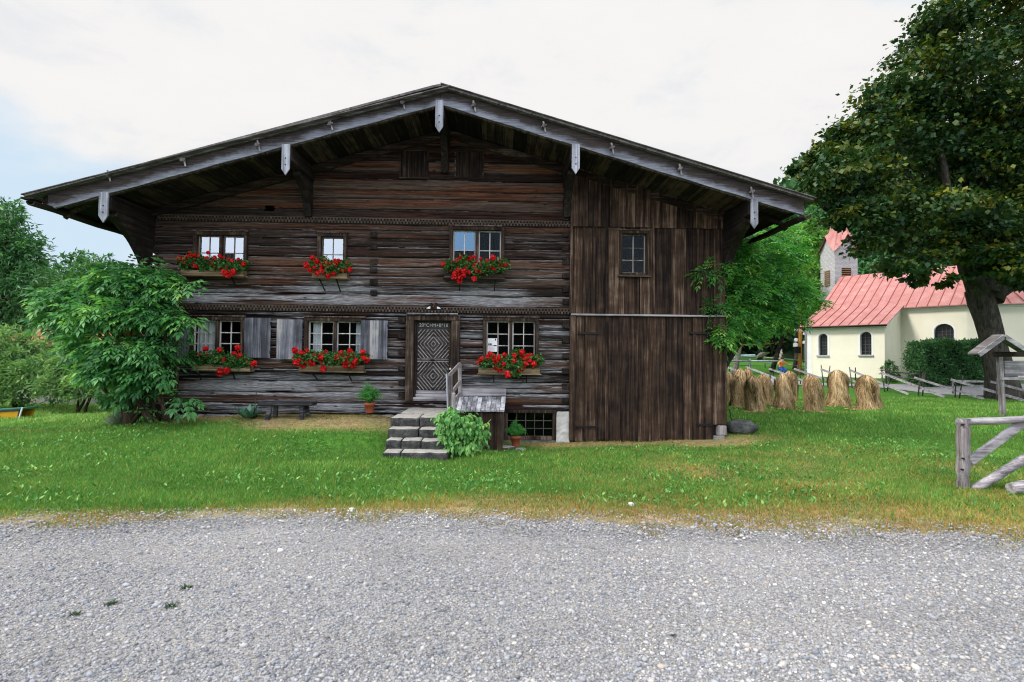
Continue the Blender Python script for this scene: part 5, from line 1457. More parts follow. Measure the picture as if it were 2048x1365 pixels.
def wall_with_arches(name, A, B, z0, z1a, z1b, arches, mat, parent, outn, thick=0.35):
    """vertical wall from A to B, top height from z1a to z1b, with arched openings (s0,s1,zs,ztop) and reveals"""
    A = Vector(A); B = Vector(B); L = (B - A).length; t = (B - A) / L
    bm_v = []; fcs = []
    mb = MB()
    def W_(s, z, d=0): return A + t * s + Vector((0, 0, z)) - outn * d
    xs = [0] + [v for a in arches for v in (a[0], a[1])] + [L]
    def top(s): return z1a + (z1b - z1a) * s / L
    cur = 0
    for (s0, s1, zs, zt_) in arches:
        mb.add([W_(cur, z0), W_(s0, z0), W_(s0, top(s0)), W_(cur, top(cur))], [(0, 1, 2, 3)], 0.5)
        mb.add([W_(s0, z0), W_(s1, z0), W_(s1, zs), W_(s0, zs)], [(0, 1, 2, 3)], 0.5)
        N_ = 14; r = (s1 - s0) / 2; hh_ = min(r, 0.9 * r); zc = zt_ - hh_
        arc = [(s0, zs)] + [(s0 + r - r * math.cos(PI * i / N_), zc + hh_ * math.sin(PI * i / N_)) for i in range(N_ + 1)] + [(s1, zs)]
        for i in range(1, N_ + 1):
            a_, b_ = arc[i], arc[i + 1]
            mb.add([W_(a_[0], a_[1]), W_(b_[0], b_[1]), W_(b_[0], top(b_[0])), W_(a_[0], top(a_[0]))], [(0, 1, 2, 3)], 0.5)
        cur = s1
        # reveal (white), inner pane and bars
        rm = MB(); a2 = arc
        for i in range(len(a2) - 1):
            rm.add([W_(*a2[i]), W_(*a2[i], thick), W_(*a2[i + 1], thick), W_(*a2[i + 1])], [(0, 1, 2, 3)], 0.5)
        rm.add([W_(s0, zs), W_(s1, zs), W_(s1, zs, thick), W_(s0, zs, thick)], [(0, 1, 2, 3)], 0.5)
        # flat white band round the opening
        cx_ = (s0 + s1) / 2; cz_ = (zs + zt_) / 2
        g = 0.13
        outa = [(s0 - g, zs)] + [(s0 + r - (r + g) * math.cos(PI * i / N_), zc + (hh_ + g) * math.sin(PI * i / N_)) for i in range(N_ + 1)] + [(s1 + g, zs)]
        for i in range(len(a2) - 1):
            rm.add([W_(*a2[i], -0.012), W_(*a2[i + 1], -0.012), W_(*outa[i + 1], -0.012), W_(*outa[i], -0.012)], [(0, 1, 2, 3)], 0.5)
        wn_ = rm.build('window', M['white_plaster'], parent)
        pm = MB(); pm.add([W_(x_, z_, thick - 0.03) for x_, z_ in a2], [tuple(range(len(a2)))], 0.5); pm.build('pane', M['darkpane'], wn_)
        gm = MB(); nbx = 5 if (s1 - s0) > 1.0 else 3
        for i in range(1, nbx):
            s = s0 + (s1 - s0) * i / nbx; e = zc + hh_ * math.sin(math.acos(max(-1, min(1, (s0 + r - s) / r)))) 
            gm.bar(W_(s, zs, thick - 0.06), W_(s, e, thick - 0.06), 0.025, 0.025, 0.5, up=tuple(outn))
        nz_ = 6
        for i in range(1, nz_):
            z = zs + (zc - zs + hh_ * 0.5) * i / nz_
            gm.bar(W_(s0, z, thick - 0.055), W_(s1, z, thick - 0.055), 0.02, 0.02, 0.5, up=(0, 0, 1))
        gm.build('lattice', M['lattice'], wn_)
        sm = MB(); sm.bar(W_(s0 - 0.12, zs - 0.05, -0.04), W_(s1 + 0.12, zs - 0.05, -0.04), 0.14, 0.09, 0.5); sm.build('sill', M['greypaint'], wn_)
    mb.add([W_(cur, z0), W_(L, z0), W_(L, top(L)), W_(cur, top(cur))], [(0, 1, 2, 3)], 0.5)
    return mb.build(name, mat, parent)
M['darkpane'] = mat_plain('dark leaded pane', (0.02, 0.023, 0.026), 0.25, 0.3, 8, 0.05, 0.0, 0.5)
M['lattice'] = mat_plain('grey lattice', (0.10, 0.11, 0.115), 0.7)
M['greypaint'] = mat_plain('grey sill', (0.42, 0.44, 0.47), 0.8)
def s_for_px(px, w=0):
    a = cp(0, w, 0); lo, hi = -12.0, 12.0
    def pxof(s):
        p = cp(s, w, 3.0) - EYE; v = CM.to_3x3().transposed() @ p
        return 1024 + FPX * v.x / -v.z
    for _ in range(50):
        mid = (lo + hi) / 2
        if pxof(mid) < px: lo = mid
        else: hi = mid
    return lo
def z_for_py(py, s, w):
    p = cp(s, w, 0); d = math.hypot(p.x, p.y)
    lo, hi = -2, 20
    for _ in range(40):
        mid = (lo + hi) / 2
        v = CM.to_3x3().transposed() @ (Vector((p.x, p.y, mid)) - EYE)
        y = 682.5 - FPX * v.y / -v.z
        if y > py: lo = mid
        else: hi = mid
    return lo
sA = s_for_px(1614); LA = -sA
ar = []
for (p0, p1, pt, pb) in ((1637, 1655, 668, 711), (1720, 1743, 664, 710)):
    s0, s1 = s_for_px(p0), s_for_px(p1); sm_ = (s0 + s1) / 2
    ar.append((s0 - sA, s1 - sA, z_for_py(pb, sm_, 0), z_for_py(pt, sm_, 0)))
wall_with_arches('wall', cp(sA, 0, 0), cp(0, 0, 0), cz0_ - 0.4, EA + 0.02, EA + 0.02, ar, M['cream'], church, -N2)
mb = MB(); wallquad(mb, [cp(0, 0, cz0_), cp(0, PW, cz0_), cp(0, PW, EM), cp(0, 0, EA)]); mb.build('wall', M['cream'], church)
mb = MB(); wallquad(mb, [cp(sA, 0, cz0_), cp(sA, SW, cz0_), cp(sA, SW, ZR - .3), cp(sA, 0, EA)]); mb.build('wall', M['cream'], church)
s0, s1 = s_for_px(1868, PW), s_for_px(1908, PW)
SE = s_for_px(1935, PW)
wall_with_arches('wall', cp(0, PW, 0), cp(SE, PW, 0), cz0_ - 0.2, EM, EM, [(s0, s1, z_for_py(700, (s0 + s1) / 2, PW), z_for_py(648, (s0 + s1) / 2, PW))], M['cream'], church, -N2)
# polygonal apse turning away to the right
ap = [(SE, PW), (SE + 3.2, PW + 1.3), (SE + 4.4, PW + 4.6), (SE + 3.2, PW + 7.9), (SE, PW + 9.2)]
mb = MB()
for i in range(len(ap) - 1):
    wallquad(mb, [cp(*ap[i], cz0_ - .2), cp(*ap[i + 1], cz0_ - .2), cp(*ap[i + 1], EM), cp(*ap[i], EM)])
wallquad(mb, [cp(SE, PW + 9.2, cz0_), cp(sA, PW + 9.2, cz0_), cp(sA, PW + 9.2, EM), cp(SE, PW + 9.2, EM)])
mb.build('apse_wall', M['cream'], church)
# cornices and white corner bands
mb = MB()
def band(mb, a, b, z, h, out=0.05, nn_=None):
    a = Vector(a); b = Vector(b); mb.bar(a + Vector((0, 0, z)) , b + Vector((0, 0, z)), out * 2, h, 0.5)
band(mb, cp(sA, 0, 0), cp(0, 0, 0), EA - 0.12, 0.2, 0.07)
band(mb, cp(0, PW, 0), cp(SE, PW, 0), EM - 0.14, 0.26, 0.08)
for i in range(2): band(mb, cp(*ap[i], 0), cp(*ap[i + 1], 0), EM - 0.14, 0.26, 0.08)
mb.bar(cp(0, 0, EA - 0.12), cp(0, PW, EM - 0.12), 0.14, 0.22, 0.5)
mb.build('cornice', M['white_plaster'], church)
mb = MB(); mb.bar(cp(sA + 0.1, -0.01, cz0_), cp(sA + 0.1, -0.01, EA - 0.2), 0.03, 0.5, 0.5, up=tuple(T2)); mb.build('corner_band', M['white_plaster'], church)
# roof: ridge line
ridge_w = PW + 4.6
sRL = s_for_px(1690, ridge_w)
ov = 0.35
def roofpt(s, w):
    if w <= PW: z = EA + (EM - EA) * w / PW
    else: z = EM + (ZR - EM) * (w - PW) / (ridge_w - PW)
    return cp(s, w, z + 0.12)
mb = MB(); seams = []
smin = sA - 0.5
slA = (EM - EA) / PW; slB = (ZR - EM) / (ridge_w - PW)
def rquad(mb, p): mb.prism(p, (0, 0, 0.06), 0.5)
rquad(mb, [roofpt(smin, 0) - N2 * ov - Vector((0, 0, slA * ov)), roofpt(0.25, 0) - N2 * ov - Vector((0, 0, slA * ov)), roofpt(0.25, PW), roofpt(smin, PW)])
rquad(mb, [roofpt(smin, PW), roofpt(0.25, PW), roofpt(0.25, ridge_w), roofpt(smin, ridge_w)])
rquad(mb, [roofpt(0.252, PW) - N2 * ov - Vector((0, 0, slB * ov)), roofpt(SE, PW) - N2 * ov - Vector((0, 0, slB * ov)), roofpt(SE, ridge_w), roofpt(0.252, ridge_w)])
# apse facets
apo = [(SE, PW - ov), (SE + 3.5, PW + 1.0), (SE + 4.8, PW + 4.6), (SE + 3.5, PW + 8.2), (SE, PW + 9.2 + ov)]
for i in range(4):
    zz = EM + 0.12 - slB * ov
    mb.add([cp(*apo[i], zz), cp(*apo[i + 1], zz), cp(SE, ridge_w, ZR + 0.15)], [(0, 1, 2)], 0.5)
mb.add([cp(smin, PW + 9.2 + ov, EM), cp(SE, PW + 9.2 + ov, EM), cp(SE, ridge_w, ZR + 0.15), cp(smin, ridge_w, ZR + 0.15)], [(0, 1, 2, 3)], 0.5)
roof_ = mb.build('roof', M['redmetal'], church)
mb = MB()
s = smin + 0.3
while s < SE:
    lo_w = -ov if s < 0.2 else PW - ov
    pts = []
    if s < 0.2:
        mb.bar(roofpt(s, 0) - N2 * ov + Vector((0, 0, 0.08 - slA * ov)), roofpt(s, PW) + Vector((0, 0, 0.08)), 0.035, 0.05, 0.5)
        mb.bar(roofpt(s, PW) + Vector((0, 0, 0.08)), roofpt(s, ridge_w) + Vector((0, 0, 0.08)), 0.035, 0.05, 0.5)
    else:
        mb.bar(roofpt(s, PW) - N2 * ov + Vector((0, 0, 0.08 - slB * ov)), roofpt(s, ridge_w) + Vector((0, 0, 0.08)), 0.035, 0.05, 0.5)
    s += 0.62
for i in range(2):
    for k in range(1, 5):
        a_ = Vector(cp(*apo[i], EM + 0.15 - slB * ov)).lerp(cp(*apo[i + 1], EM + 0.15 - slB * ov), k / 5)
        mb.bar(a_ + Vector((0, 0, .03)), a_.lerp(cp(SE, ridge_w, ZR + 0.2), 0.93), 0.035, 0.05, 0.5)
mb.build('roof_seams', M['seam'], roof_)
mb = MB()
mb.tube([roofpt(smin, 0) - N2 * (ov + 0.06) - Vector((0, 0, slA * ov + 0.03)), roofpt(0.25, 0) - N2 * (ov + 0.06) - Vector((0, 0, slA * ov + 0.03))], 0.06, 8, 0.5)
mb.build('gutter', M['iron'], church)
mb = MB(); mb.tube([roofpt(smin + 0.1, 0) - N2 * (ov + 0.06) - Vector((0, 0, 0.2)), cp(sA - 0.06, -0.1, EA - 0.45), cp(sA - 0.06, -0.06, cz0_ + 0.2)], 0.05, 8, 0.5); mb.build('downpipe', M['greypaint'], church)
# tower
tc_ = P(1670, 600, 45.6)
tz0 = tc_.z - 1.2; tz1 = P(1670, 497, 45.6).z
TT_ = Vector((math.cos(R(24)), -math.sin(R(24)), 0)); 
TA = R(2)
tu = Vector((math.cos(TA), math.sin(TA), 0)); tv = Vector((-math.sin(TA), math.cos(TA), 0))
w1, w2 = 2.05, 1.95       # right face length, left face length
m, n = newmat('small grey shingles')
co = objco(n)
br = n.n('ShaderNodeTexBrick', offset=0.5, ins={'Scale': 1.0, 'Color1': (0.58, 0.58, 0.60, 1), 'Color2': (0.44, 0.44, 0.47, 1), 'Mortar': (0.24, 0.24, 0.26, 1), 'Mortar Size': 0.012, 'Brick Width': 0.13, 'Row Height': 0.11})
sepx = n.n('ShaderNodeSeparateXYZ', ins={0: co})
comb = n.n('ShaderNodeCombineXYZ', ins={0: n.math('ADD', sepx.outputs[0], n.math('MULTIPLY', sepx.outputs[1], 1.0)), 1: sepx.outputs[2], 2: 0.0})
n.link(comb.outputs[0], br.inputs['Vector'])
M['shingles'] = finish(m, n, principled(n, br.outputs[0], 0.9, br.outputs['Fac'], -0.4, 0.02).outputs[0])
def tp(a, b, z): return Vector((tc_.x, tc_.y, z)) + tu * a + tv * b
mb = MB(); mb.prism([tp(0, 0, tz0), tp(w1, 0, tz0), tp(w1, w2, tz0), tp(0, w2, tz0)][::1], (0, 0, tz1 - tz0), 0.5)
tower = mb.build('tower', M['shingles'], church)
mb = MB()
mb.prism([tp(w1 * 0.3, -0.03, tz1 - 3.2), tp(w1 * 0.7, -0.03, tz1 - 3.2), tp(w1 * 0.7, -0.03, tz1 - 1.7), tp(w1 * 0.3, -0.03, tz1 - 1.7)], tv * 0.02, 0.5)
mb2 = MB(); M['louver'] = mat_plain('brown louvre', (0.28, 0.15, 0.07), 0.8, 0.3)
lo1 = mb.build('belfry_window', M['interior'], tower)
mb = MB()
for k in range(8): mb.bar(tp(w1 * 0.3, -0.05, tz1 - 3.1 + k * 0.18), tp(w1 * 0.7, -0.05, tz1 - 3.1 + k * 0.18), 0.04, 0.07, 0.5)
mb.build('louvres', M['louver'], tower); mb = MB()
for k in range(8): mb.bar(tp(-0.05, w2 * 0.3, tz1 - 3.1 + k * 0.18), tp(-0.05, w2 * 0.7, tz1 - 3.1 + k * 0.18), 0.04, 0.07, 0.5)
mb.build('louvres', M['louver'], tower)
# spire: four gables with curved eaves, then a slender hexagonal spike
mb = MB()
cxm = tp(w1 / 2, w2 / 2, 0)
gb = 1.25
e = 0.25
cs = [tp(-e, -e, tz1 - 0.35), tp(w1 + e, -e, tz1 - 0.35), tp(w1 + e, w2 + e, tz1 - 0.35), tp(-e, w2 + e, tz1 - 0.35)]
tops = [tp(w1 / 2, -e, tz1 + gb), tp(w1 + e, w2 / 2, tz1 + gb), tp(w1 / 2, w2 + e, tz1 + gb), tp(-e, w2 / 2, tz1 + gb)]
ring = []
for i in range(4):
    ring += [cs[i], (cs[i].lerp(tops[i], 0.5) + Vector((0, 0, -0.18))), tops[i], (tops[i].lerp(cs[(i + 1) % 4], 0.5) + Vector((0, 0, -0.18)))]
lv2 = [Vector((cxm.x, cxm.y, 0)) + (Vector((p.x, p.y, 0)) - Vector((cxm.x, cxm.y, 0))) * 0.42 + Vector((0, 0, tz1 + gb + 0.5)) for p in ring]
lv3 = [Vector((cxm.x, cxm.y, 0)) + (Vector((p.x, p.y, 0)) - Vector((cxm.x, cxm.y, 0))) * 0.18 + Vector((0, 0, tz1 + gb + 2.2)) for p in ring]
V = ring + lv2 + lv3 + [Vector((cxm.x, cxm.y, tz1 + gb + 4.6))]
Fq = []
for i in range(16):
    j = (i + 1) % 16
    Fq += [(i, j, 16 + j, 16 + i), (16 + i, 16 + j, 32 + j, 32 + i), (32 + i, 32 + j, 48)]
mb.add(V, Fq, 0.5)
for i in range(4):   # gable triangles
    mb.add([cs[i], cs[(i + 1) % 4], tops[i]], [(0, 1, 2)], 0.5) if False else None
mb.build('spire', M['redmetal'], tower)
mb = MB()
for i in range(4):
    a_, b_ = [tp(0, 0, tz1 - .01), tp(w1, 0, tz1 - .01), tp(w1, w2, tz1 - .01), tp(0, w2, tz1 - .01)][i], [tp(0, 0, tz1 - .01), tp(w1, 0, tz1 - .01), tp(w1, w2, tz1 - .01), tp(0, w2, tz1 - .01)][(i + 1) % 4]
    mb.add([a_, b_, (a_ + b_) / 2 + Vector((0, 0, gb - 0.15))], [(0, 1, 2)], 0.5)
mb.build('gable', M['shingles'], tower)

# hedge and small bush in front of the chapel
ha, hb = P(1838, 757, 32.0), P(1972, 757, 32.0)
hzt = P(1900, 684, 32).z
hedge = thing('hedge', 'trimmed dense green box-shaped hedge under the arched chapel window', 'hedge', ((ha.x + hb.x) / 2, 32.5, gz1(ha.x, 32)))
rg = np.random.default_rng(15); k = 15000
z0h = gz1(ha.x, 32)
q = rg.random((k, 3)); side = rg.integers(0, 4, k)
X = ha.x + (hb.x - ha.x) * q[:, 0]; Y = 31.6 + 1.6 * q[:, 1]; Z = z0h + (hzt - z0h) * q[:, 2]
Y = np.where(side < 2, 31.6 + rg.random(k) * 0.25, Y); Z = np.where(side == 2, hzt - rg.random(k) * 0.25, Z); X = np.where(side == 3, ha.x + rg.random(k) * 0.25, X)
C = np.stack([X, Y, Z], 1) + rg.normal(size=(k, 3)) * 0.06
C += 0.12 * np.stack([np.sin(Z * 3), np.sin(X * 4 + Z * 3), np.sin(X * 3.1)], 1)
D = rg.normal(size=(k, 3)) * 0.6; D[:, 1] -= 0.5; D[:, 2] += 0.5
Ls = rg.uniform(0.10, 0.2, k)
leaves('foliage', M['hedge'], hedge, C, D, rg.normal(size=(k, 3)) + np.array([0, 0, .6]), Ls, Ls * 0.4, rg.random(k), 0.1)
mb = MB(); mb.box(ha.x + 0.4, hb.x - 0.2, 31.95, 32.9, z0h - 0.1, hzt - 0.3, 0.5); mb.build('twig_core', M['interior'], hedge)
c = P(1780, 738, 34.2)
bg_tree('small_shrub', 'small dark shrub against the right corner of the chapel annex', 'shrub', [(c.x, 34.2, c.z, 0.42), (c.x + .1, 34.2, c.z - .45, 0.45), (c.x - .05, 34.2, c.z + 0.3, 0.25)], (c.x, 34.2, 0), 1600, 0.13, M['hedge'], 0.04, 0.4, 0.1, seed=51)

# ================================================================== HAYSTACKS
m, n = newmat('dry hay')
t = attr(n, 'tone'); nz = n.noise(objco(n), 5, 5, 0.6)
x = n.math('ADD', n.math('MULTIPLY', t, 0.65), n.math('MULTIPLY', nz, 0.35))
c = n.ramp(x, [(0.22, (0.07, 0.042, 0.02)), (0.40, (0.28, 0.18, 0.085)), (0.58, (0.48, 0.34, 0.18)), (0.85, (0.66, 0.52, 0.32))])
M['hay'] = finish(m, n, principled(n, c, 0.9, None, spec=0.15).outputs[0])
def hay_mesh(seed, H, Wd):
    rg = np.random.default_rng(seed)
    def radius(th, u):       # u 0 bottom .. 1 top
        base = np.interp(u, [0, 0.08, 0.35, 0.7, 0.88, 0.97, 1.0], [0.50, 0.50, 0.45, 0.42, 0.33, 0.16, 0.02]) * Wd
        return base * (1 + 0.40 * (fbm(np.cos(th) * 1.4 + seed * 3.3 + 5, np.sin(th) * 1.4 + u * 3.1 + 7, seed, 3) - 0.5) * 2 + 0.06 * np.sin(3 * th + seed + 4 * u))
    def lean(u): return (np.sin(seed * 1.7) * 0.16 * u ** 2 * Wd, np.cos(seed * 2.3) * 0.10 * u ** 2)
    nu, nt_ = 30, 40
    U, TH2 = np.meshgrid(np.linspace(0, 1, nu), np.linspace(0, 2 * PI, nt_, endpoint=False), indexing='ij')
    r = radius(TH2.ravel(), U.ravel()) * 0.96
    lx, ly = lean(U.ravel())
    V = np.stack([r * np.cos(TH2.ravel()) + lx, r * np.sin(TH2.ravel()) + ly, U.ravel() * H], 1)
    idx = np.arange(nu * nt_).reshape(nu, nt_); nxt = np.roll(idx, -1, 1)
    Fq = np.stack([idx[:-1].ravel(), nxt[:-1].ravel(), nxt[1:].ravel(), idx[1:].ravel()], 1)
    body = np_mesh('haystack', V, Fq, 4, attrs={'tone': np.full(len(Fq), 0.05)})
    k = 3600
    u = 1 - rg.random(k) ** 0.85 * 1.0; th = rg.uniform(0, 2 * PI, k)
    sw = rg.normal(0, 0.35, k) 
    Ln = rg.uniform(0.10, 0.34, k)
    pts = []
    seg = 4
    ws = rg.uniform(0.005, 0.015, k)
    off = rg.uniform(0.0, 0.06, k)
    Vs = []
    for j in range(seg + 1):
        uj = np.clip(u - (Ln / H) * j / seg * np.cos(sw), -0.01, 1)
        tj = th + np.sin(sw) * Ln / (0.4 * Wd) * j / seg * 0.9
        r = radius(tj, np.clip(uj, 0, 1)) + off + 0.03 * (j / seg) ** 2 * rg.random(k)
        lx, ly = lean(uj)
        c_ = np.stack([r * np.cos(tj) + lx, r * np.sin(tj) + ly, uj * H], 1)
        tang = np.stack([-np.sin(tj), np.cos(tj), np.zeros(k)], 1)
        w_ = (ws * (1 - 0.7 * (j / seg)))[:, None]
        Vs += [c_ - tang * w_, c_ + tang * w_]
    V2 = np.stack(Vs, 1).reshape(-1, 3)
    g_ = rg.random(k) < 0.10                     # some stalks lie round the foot of the stack
    ga = rg.uniform(0, 2 * PI, k); gr__ = rg.uniform(0.45, 0.78, k); gd = rg.uniform(0, 2 * PI, k)
    V3 = V2.reshape(k, 2 * (seg + 1), 3)
    for j in range(seg + 1):
        for q_, sgn in ((0, -1), (1, 1)):
            xx_ = gr__ * np.cos(ga) + np.cos(gd) * Ln * j / seg - np.sin(gd) * ws * sgn; yy_ = gr__ * np.sin(ga) + np.sin(gd) * Ln * j / seg + np.cos(gd) * ws * sgn
            V3[g_, 2 * j + q_] = np.stack([xx_, yy_, 0.02 + 0.03 * rg.random(k)], 1)[g_]
    V2 = V3.reshape(-1, 3)
    nb = 2 * (seg + 1); base = np.arange(k)[:, None] * nb
    Fs = np.concatenate([base + np.array([[2 * j, 2 * j + 1, 2 * j + 3, 2 * j + 2]]) for j in range(seg)], 1).reshape(-1, 4)
    tn = np.repeat(np.clip(rg.normal(0.50, 0.2, k) + 0.5 * (fbm(th * 2.2, u * 2.0, 4, 3) - 0.5) * 2, 0, 1), seg)
    straw = np_mesh('loose_straw', V2, Fs, 4, attrs={'tone': tn})
    return body, straw
HAYV = [hay_mesh(1, 1.0, 1.0), hay_mesh(2, 1.0, 1.0), hay_mesh(5, 1.0, 1.0)]
for bme, sme in HAYV: bme.materials.append(M['hay']); sme.materials.append(M['hay'])
HS = [(1627, 824, 19.7, 42, 76, 'nearest right-hand haystack, second from the right in the front row', 0), (1676, 808, 21.8, 46, 70, 'squat haystack behind and between the two right front ones', 1), (1738, 822, 19.8, 48, 74, 'haystack standing farthest right', 2),
      (1567, 813, 20.8, 40, 67, 'haystack in the middle of the group overlapping one behind', 1), (1581, 794, 24.6, 30, 54, 'haystack peeking out behind the right shoulder of the middle one', 0), (1511, 822, 19.4, 42, 72, 'darkest haystack low in front, second from the barn corner', 2),
      (1531, 803, 22.6, 32, 56, 'haystack tucked behind the dark front one', 0), (1475, 811, 21.2, 34, 60, 'haystack nearest to the barn corner', 1), (1478, 796, 24.2, 34, 60, 'back row haystack just right of the barn wall', 2), (1499, 792, 26.0, 26, 56, 'slim pale haystack in the back row', 0), (1457, 798, 24.0, 26, 56, 'haystack half hidden by the barn wall', 1)]
for i, (px, pb, Y, w, h, lab, vi) in enumerate(HS):
    p = P(px, pb, Y); z = gz1(p.x, Y)
    H = (p.z - z) + h * Y / FPX; 
    t = thing('haystack', lab, 'haystack', (p.x, Y, z - 0.02), random.uniform(0, 6), 'haystacks on the meadow')
    sc_ = w * Y / FPX * 0.87
    for nm, me in (('hay_body', HAYV[vi][0]), ('loose_straw', HAYV[vi][1])):
        o = bpy.data.objects.new(nm, me); COL.objects.link(o); o.parent = t; o.scale = (sc_, sc_, H)

# ================================================================== FENCES
# slanting rail fence behind the haystacks
fa = P(1995, 801, 26.0); fb = P(1455, 765, 37.0)
fa.z = fb.z = 0
fence1 = thing('slanted_rail_fence', 'long weathered alpine fence of slanting rails on crossed stakes before the lane', 'fence', (fa.x, fa.y, gz1(fa.x, fa.y)))
dv = (fb - fa); FL = dv.length; dv.normalize(); pv = Vector((-dv.y, dv.x, 0))
ns = int(FL / 1.45)
for i in range(ns + 1):
    s = i * FL / ns
    b = fa + dv * s; z = gz1(b.x, b.y)
    h = random.uniform(0.95, 1.15)
    for sg in (-1, 1):
        mb = MB(); mb.tube([b + pv * sg * 0.28 + Vector((0, 0, z - 0.1)) + dv * random.uniform(-.05, .05), b + pv * (-sg) * 0.10 + Vector((0, 0, z + h + random.uniform(-.05, .25))) + dv * (0.15 * sg + random.uniform(-.15, .15))], [0.035, 0.025], 6); mb.build('stake', M['fencedark'] if 'fencedark' in M else M.setdefault('fencedark', mat_wood('dark fence stakes', [(0.012, 0.01, 0.01), (0.035, 0.03, 0.03), (0.08, 0.07, 0.07), (0.16, 0.15, 0.15)], 'z', 0.6)), fence1)
    a_ = b + Vector((0, 0, z + h * 0.92)) + dv * 0.25
    e_ = b - dv * 2.6; e_.z = gz1(e_.x, e_.y) + 0.05
    mb = MB(); mb.bar(a_, e_, 0.09, 0.10 + random.uniform(0, .02), 0.85); mb.build('rail', M['fence'], fence1)
# log rail fence in the right foreground
FYY = 7.25
f0 = P(1925, 985, FYY); zb_ = gz1(f0.x, FYY)
fence2 = thing('log_rail_fence', 'weathered grey log fence with diagonal brace in the right foreground', 'fence', (f0.x, FYY, zb_))
def lg(name, a, b, r, mat='fence', nseg=8):
    a = Vector(a); b = Vector(b); mb = MB(); pts = [a.lerp(b, i / nseg) + Vector((random.uniform(-1, 1), random.uniform(-1, 1), random.uniform(-1, 1))) * r * 0.08 for i in range(nseg + 1)]
    mb.tube(pts, [r * random.uniform(0.94, 1.04) for _ in pts], 14, 0.5, True, 0.02); return mb.build(name, M[mat], fence2)
pt = P(1926, 838, FYY)
lg('post', (f0.x, FYY, zb_ - 0.2), (pt.x + 0.01, FYY, pt.z), 0.083, 'fencey')
a_ = P(1916, 845, FYY); b_ = P(2090, 838, FYY + 0.1); lg('top_rail', a_, b_, 0.05)
q0 = P(1938, 925, FYY + 0.02); q1 = P(2060, 835, FYY + 0.1); mb = MB(); mb.bar(q0, q1 + (q1 - q0) * 0.1, 0.05, 0.145, 0.85, up=(0, 0, 1)); mb.build('diagonal_brace', M['fence'], fence2, bevel=0.02)
lg('lower_brace', P(1944, 982, FYY - 0.05), P(2075, 902, FYY), 0.06)
f1 = P(2075, 985, FYY); lg('post', (f1.x, FYY, zb_ - 0.2), (f1.x, FYY, pt.z + 0.02), 0.083, 'fencey')
for (px, py) in ((1927, 850), (1928, 918), (1926, 940)):
    c = P(px, py, FYY - 0.083); mb = MB(); mb.tube([c + Vector((0, 0.03, 0)), c + Vector((0, -0.006, 0))], 0.012, 10); mb.build('bolt', M['iron'], fence2)
c = P(2045, 985, FYY - 0.3); c.z = gz1(c.x, c.y) + 0.09
mb = MB(); mb.tube([c + Vector((-0.16, 0, -0.02)), c, c + Vector((0.5, 0.1, 0.02))], [0.075, 0.085, 0.09], 12, 0.8, True, 0.04); lo_ = mb.build('fallen_log', M['fence']); tag(lo_, 'short grey log lying in the grass at the right edge', 'log')
# horizontal rails behind (low brown rail fence at the hedge, pale rail by the park)
def rail_fence(name, label, pts, h, rails, r, mat, step=2.0, group=None, pr=0.045):
    p0 = Vector(pts[0]); f = thing(name, label, 'fence', (p0.x, p0.y, gz1(p0.x, p0.y)), group=group)
    for i in range(len(pts) - 1):
        a = Vector((*pts[i], 0)); b = Vector((*pts[i + 1], 0)); L = (b - a).length; k = max(1, round(L / step))
        for j in range(k + (i == len(pts) - 2)):
            q = a.lerp(b, j / k); z = gz1(q.x, q.y); mb = MB(); mb.tube([(q.x, q.y, z - 0.1), (q.x, q.y, z + h + 0.08)], pr, 7); mb.build('post', M[mat], f)
        for hh_ in rails:
            za = gz1(a.x, a.y) + hh_; zb2 = gz1(b.x, b.y) + hh_
            mb = MB(); mb.tube([(a.x, a.y - 0.06, za), (b.x, b.y - 0.06, zb2)], r, 7, None, True, 0.0); mb.build('rail', M[mat], f)
    return f
def gpx(px, Y): return (P(px, 720, Y).x, Y)
rail_fence('low_rail_fence', 'low dark rail fence between the chapel annex and the hedge', [gpx(1772, 33.6), gpx(1846, 31.0)], 0.9, (0.55, 0.85), 0.045, 'fencedark', 2.4)
rail_fence('low_rail_fence', 'low weathered rail behind the maple trunk below the hedge', [gpx(1905, 29.6), gpx(1985, 29.0), gpx(2090, 28.6)], 0.75, (0.72,), 0.07, 'fence', 3.2)
rail_fence('pale_rail_fence', 'pale horizontal rail fence in front of the park', [gpx(1440, 39.0), gpx(1500, 39.2), gpx(1566, 40)], 1.15, (1.08,), 0.065, 'silver', 2.2)
rail_fence('pale_rail_fence', 'thin rail fence between the park lawn and the orange pole', [gpx(1530, 50.0), gpx(1612, 47.0)], 1.0, (0.45, 0.95), 0.04, 'fence', 2.5)

# ---- small roofed notice board at the right edge
IY = 16.5
ib = P(2006, 826, IY); iz = gz1(ib.x, IY)
board = thing('roofed_notice_board', 'grey wooden notice board with a little gable roof in front of the maple trunk', 'notice board', (ib.x, IY, iz))
def ip(px, py, dy=0): return P(px, py, IY + dy)
mb = MB(); mb.bar(Vector((ib.x, IY, iz - 0.1)), ip(1998, 706), 0.13, 0.13, 0.5, up=(0, 1, 0)); mb.build('post', M['fencey'], board, bevel=0.01)
b2 = ip(2098, 826); mb = MB(); mb.bar(Vector((b2.x, IY, iz - 0.1)), ip(2092, 706), 0.13, 0.13, 0.5, up=(0, 1, 0)); mb.build('post', M['fencey'], board, bevel=0.01)
mb = MB(); p_ = [ip(2010, 722), ip(2085, 722), ip(2085, 752), ip(2010, 752)]; mb.prism(p_[::-1], (0, 0.05, 0), 0.6); mb.build('panel', M['silver_x'] if 'silver_x' in M else M['fence'], board)
mb = MB(); mb.bar(ip(2000, 757, -0.05), ip(2095, 757, -0.05), 0.12, 0.09, 0.8); mb.build('shelf_rail', M['fence'], board)
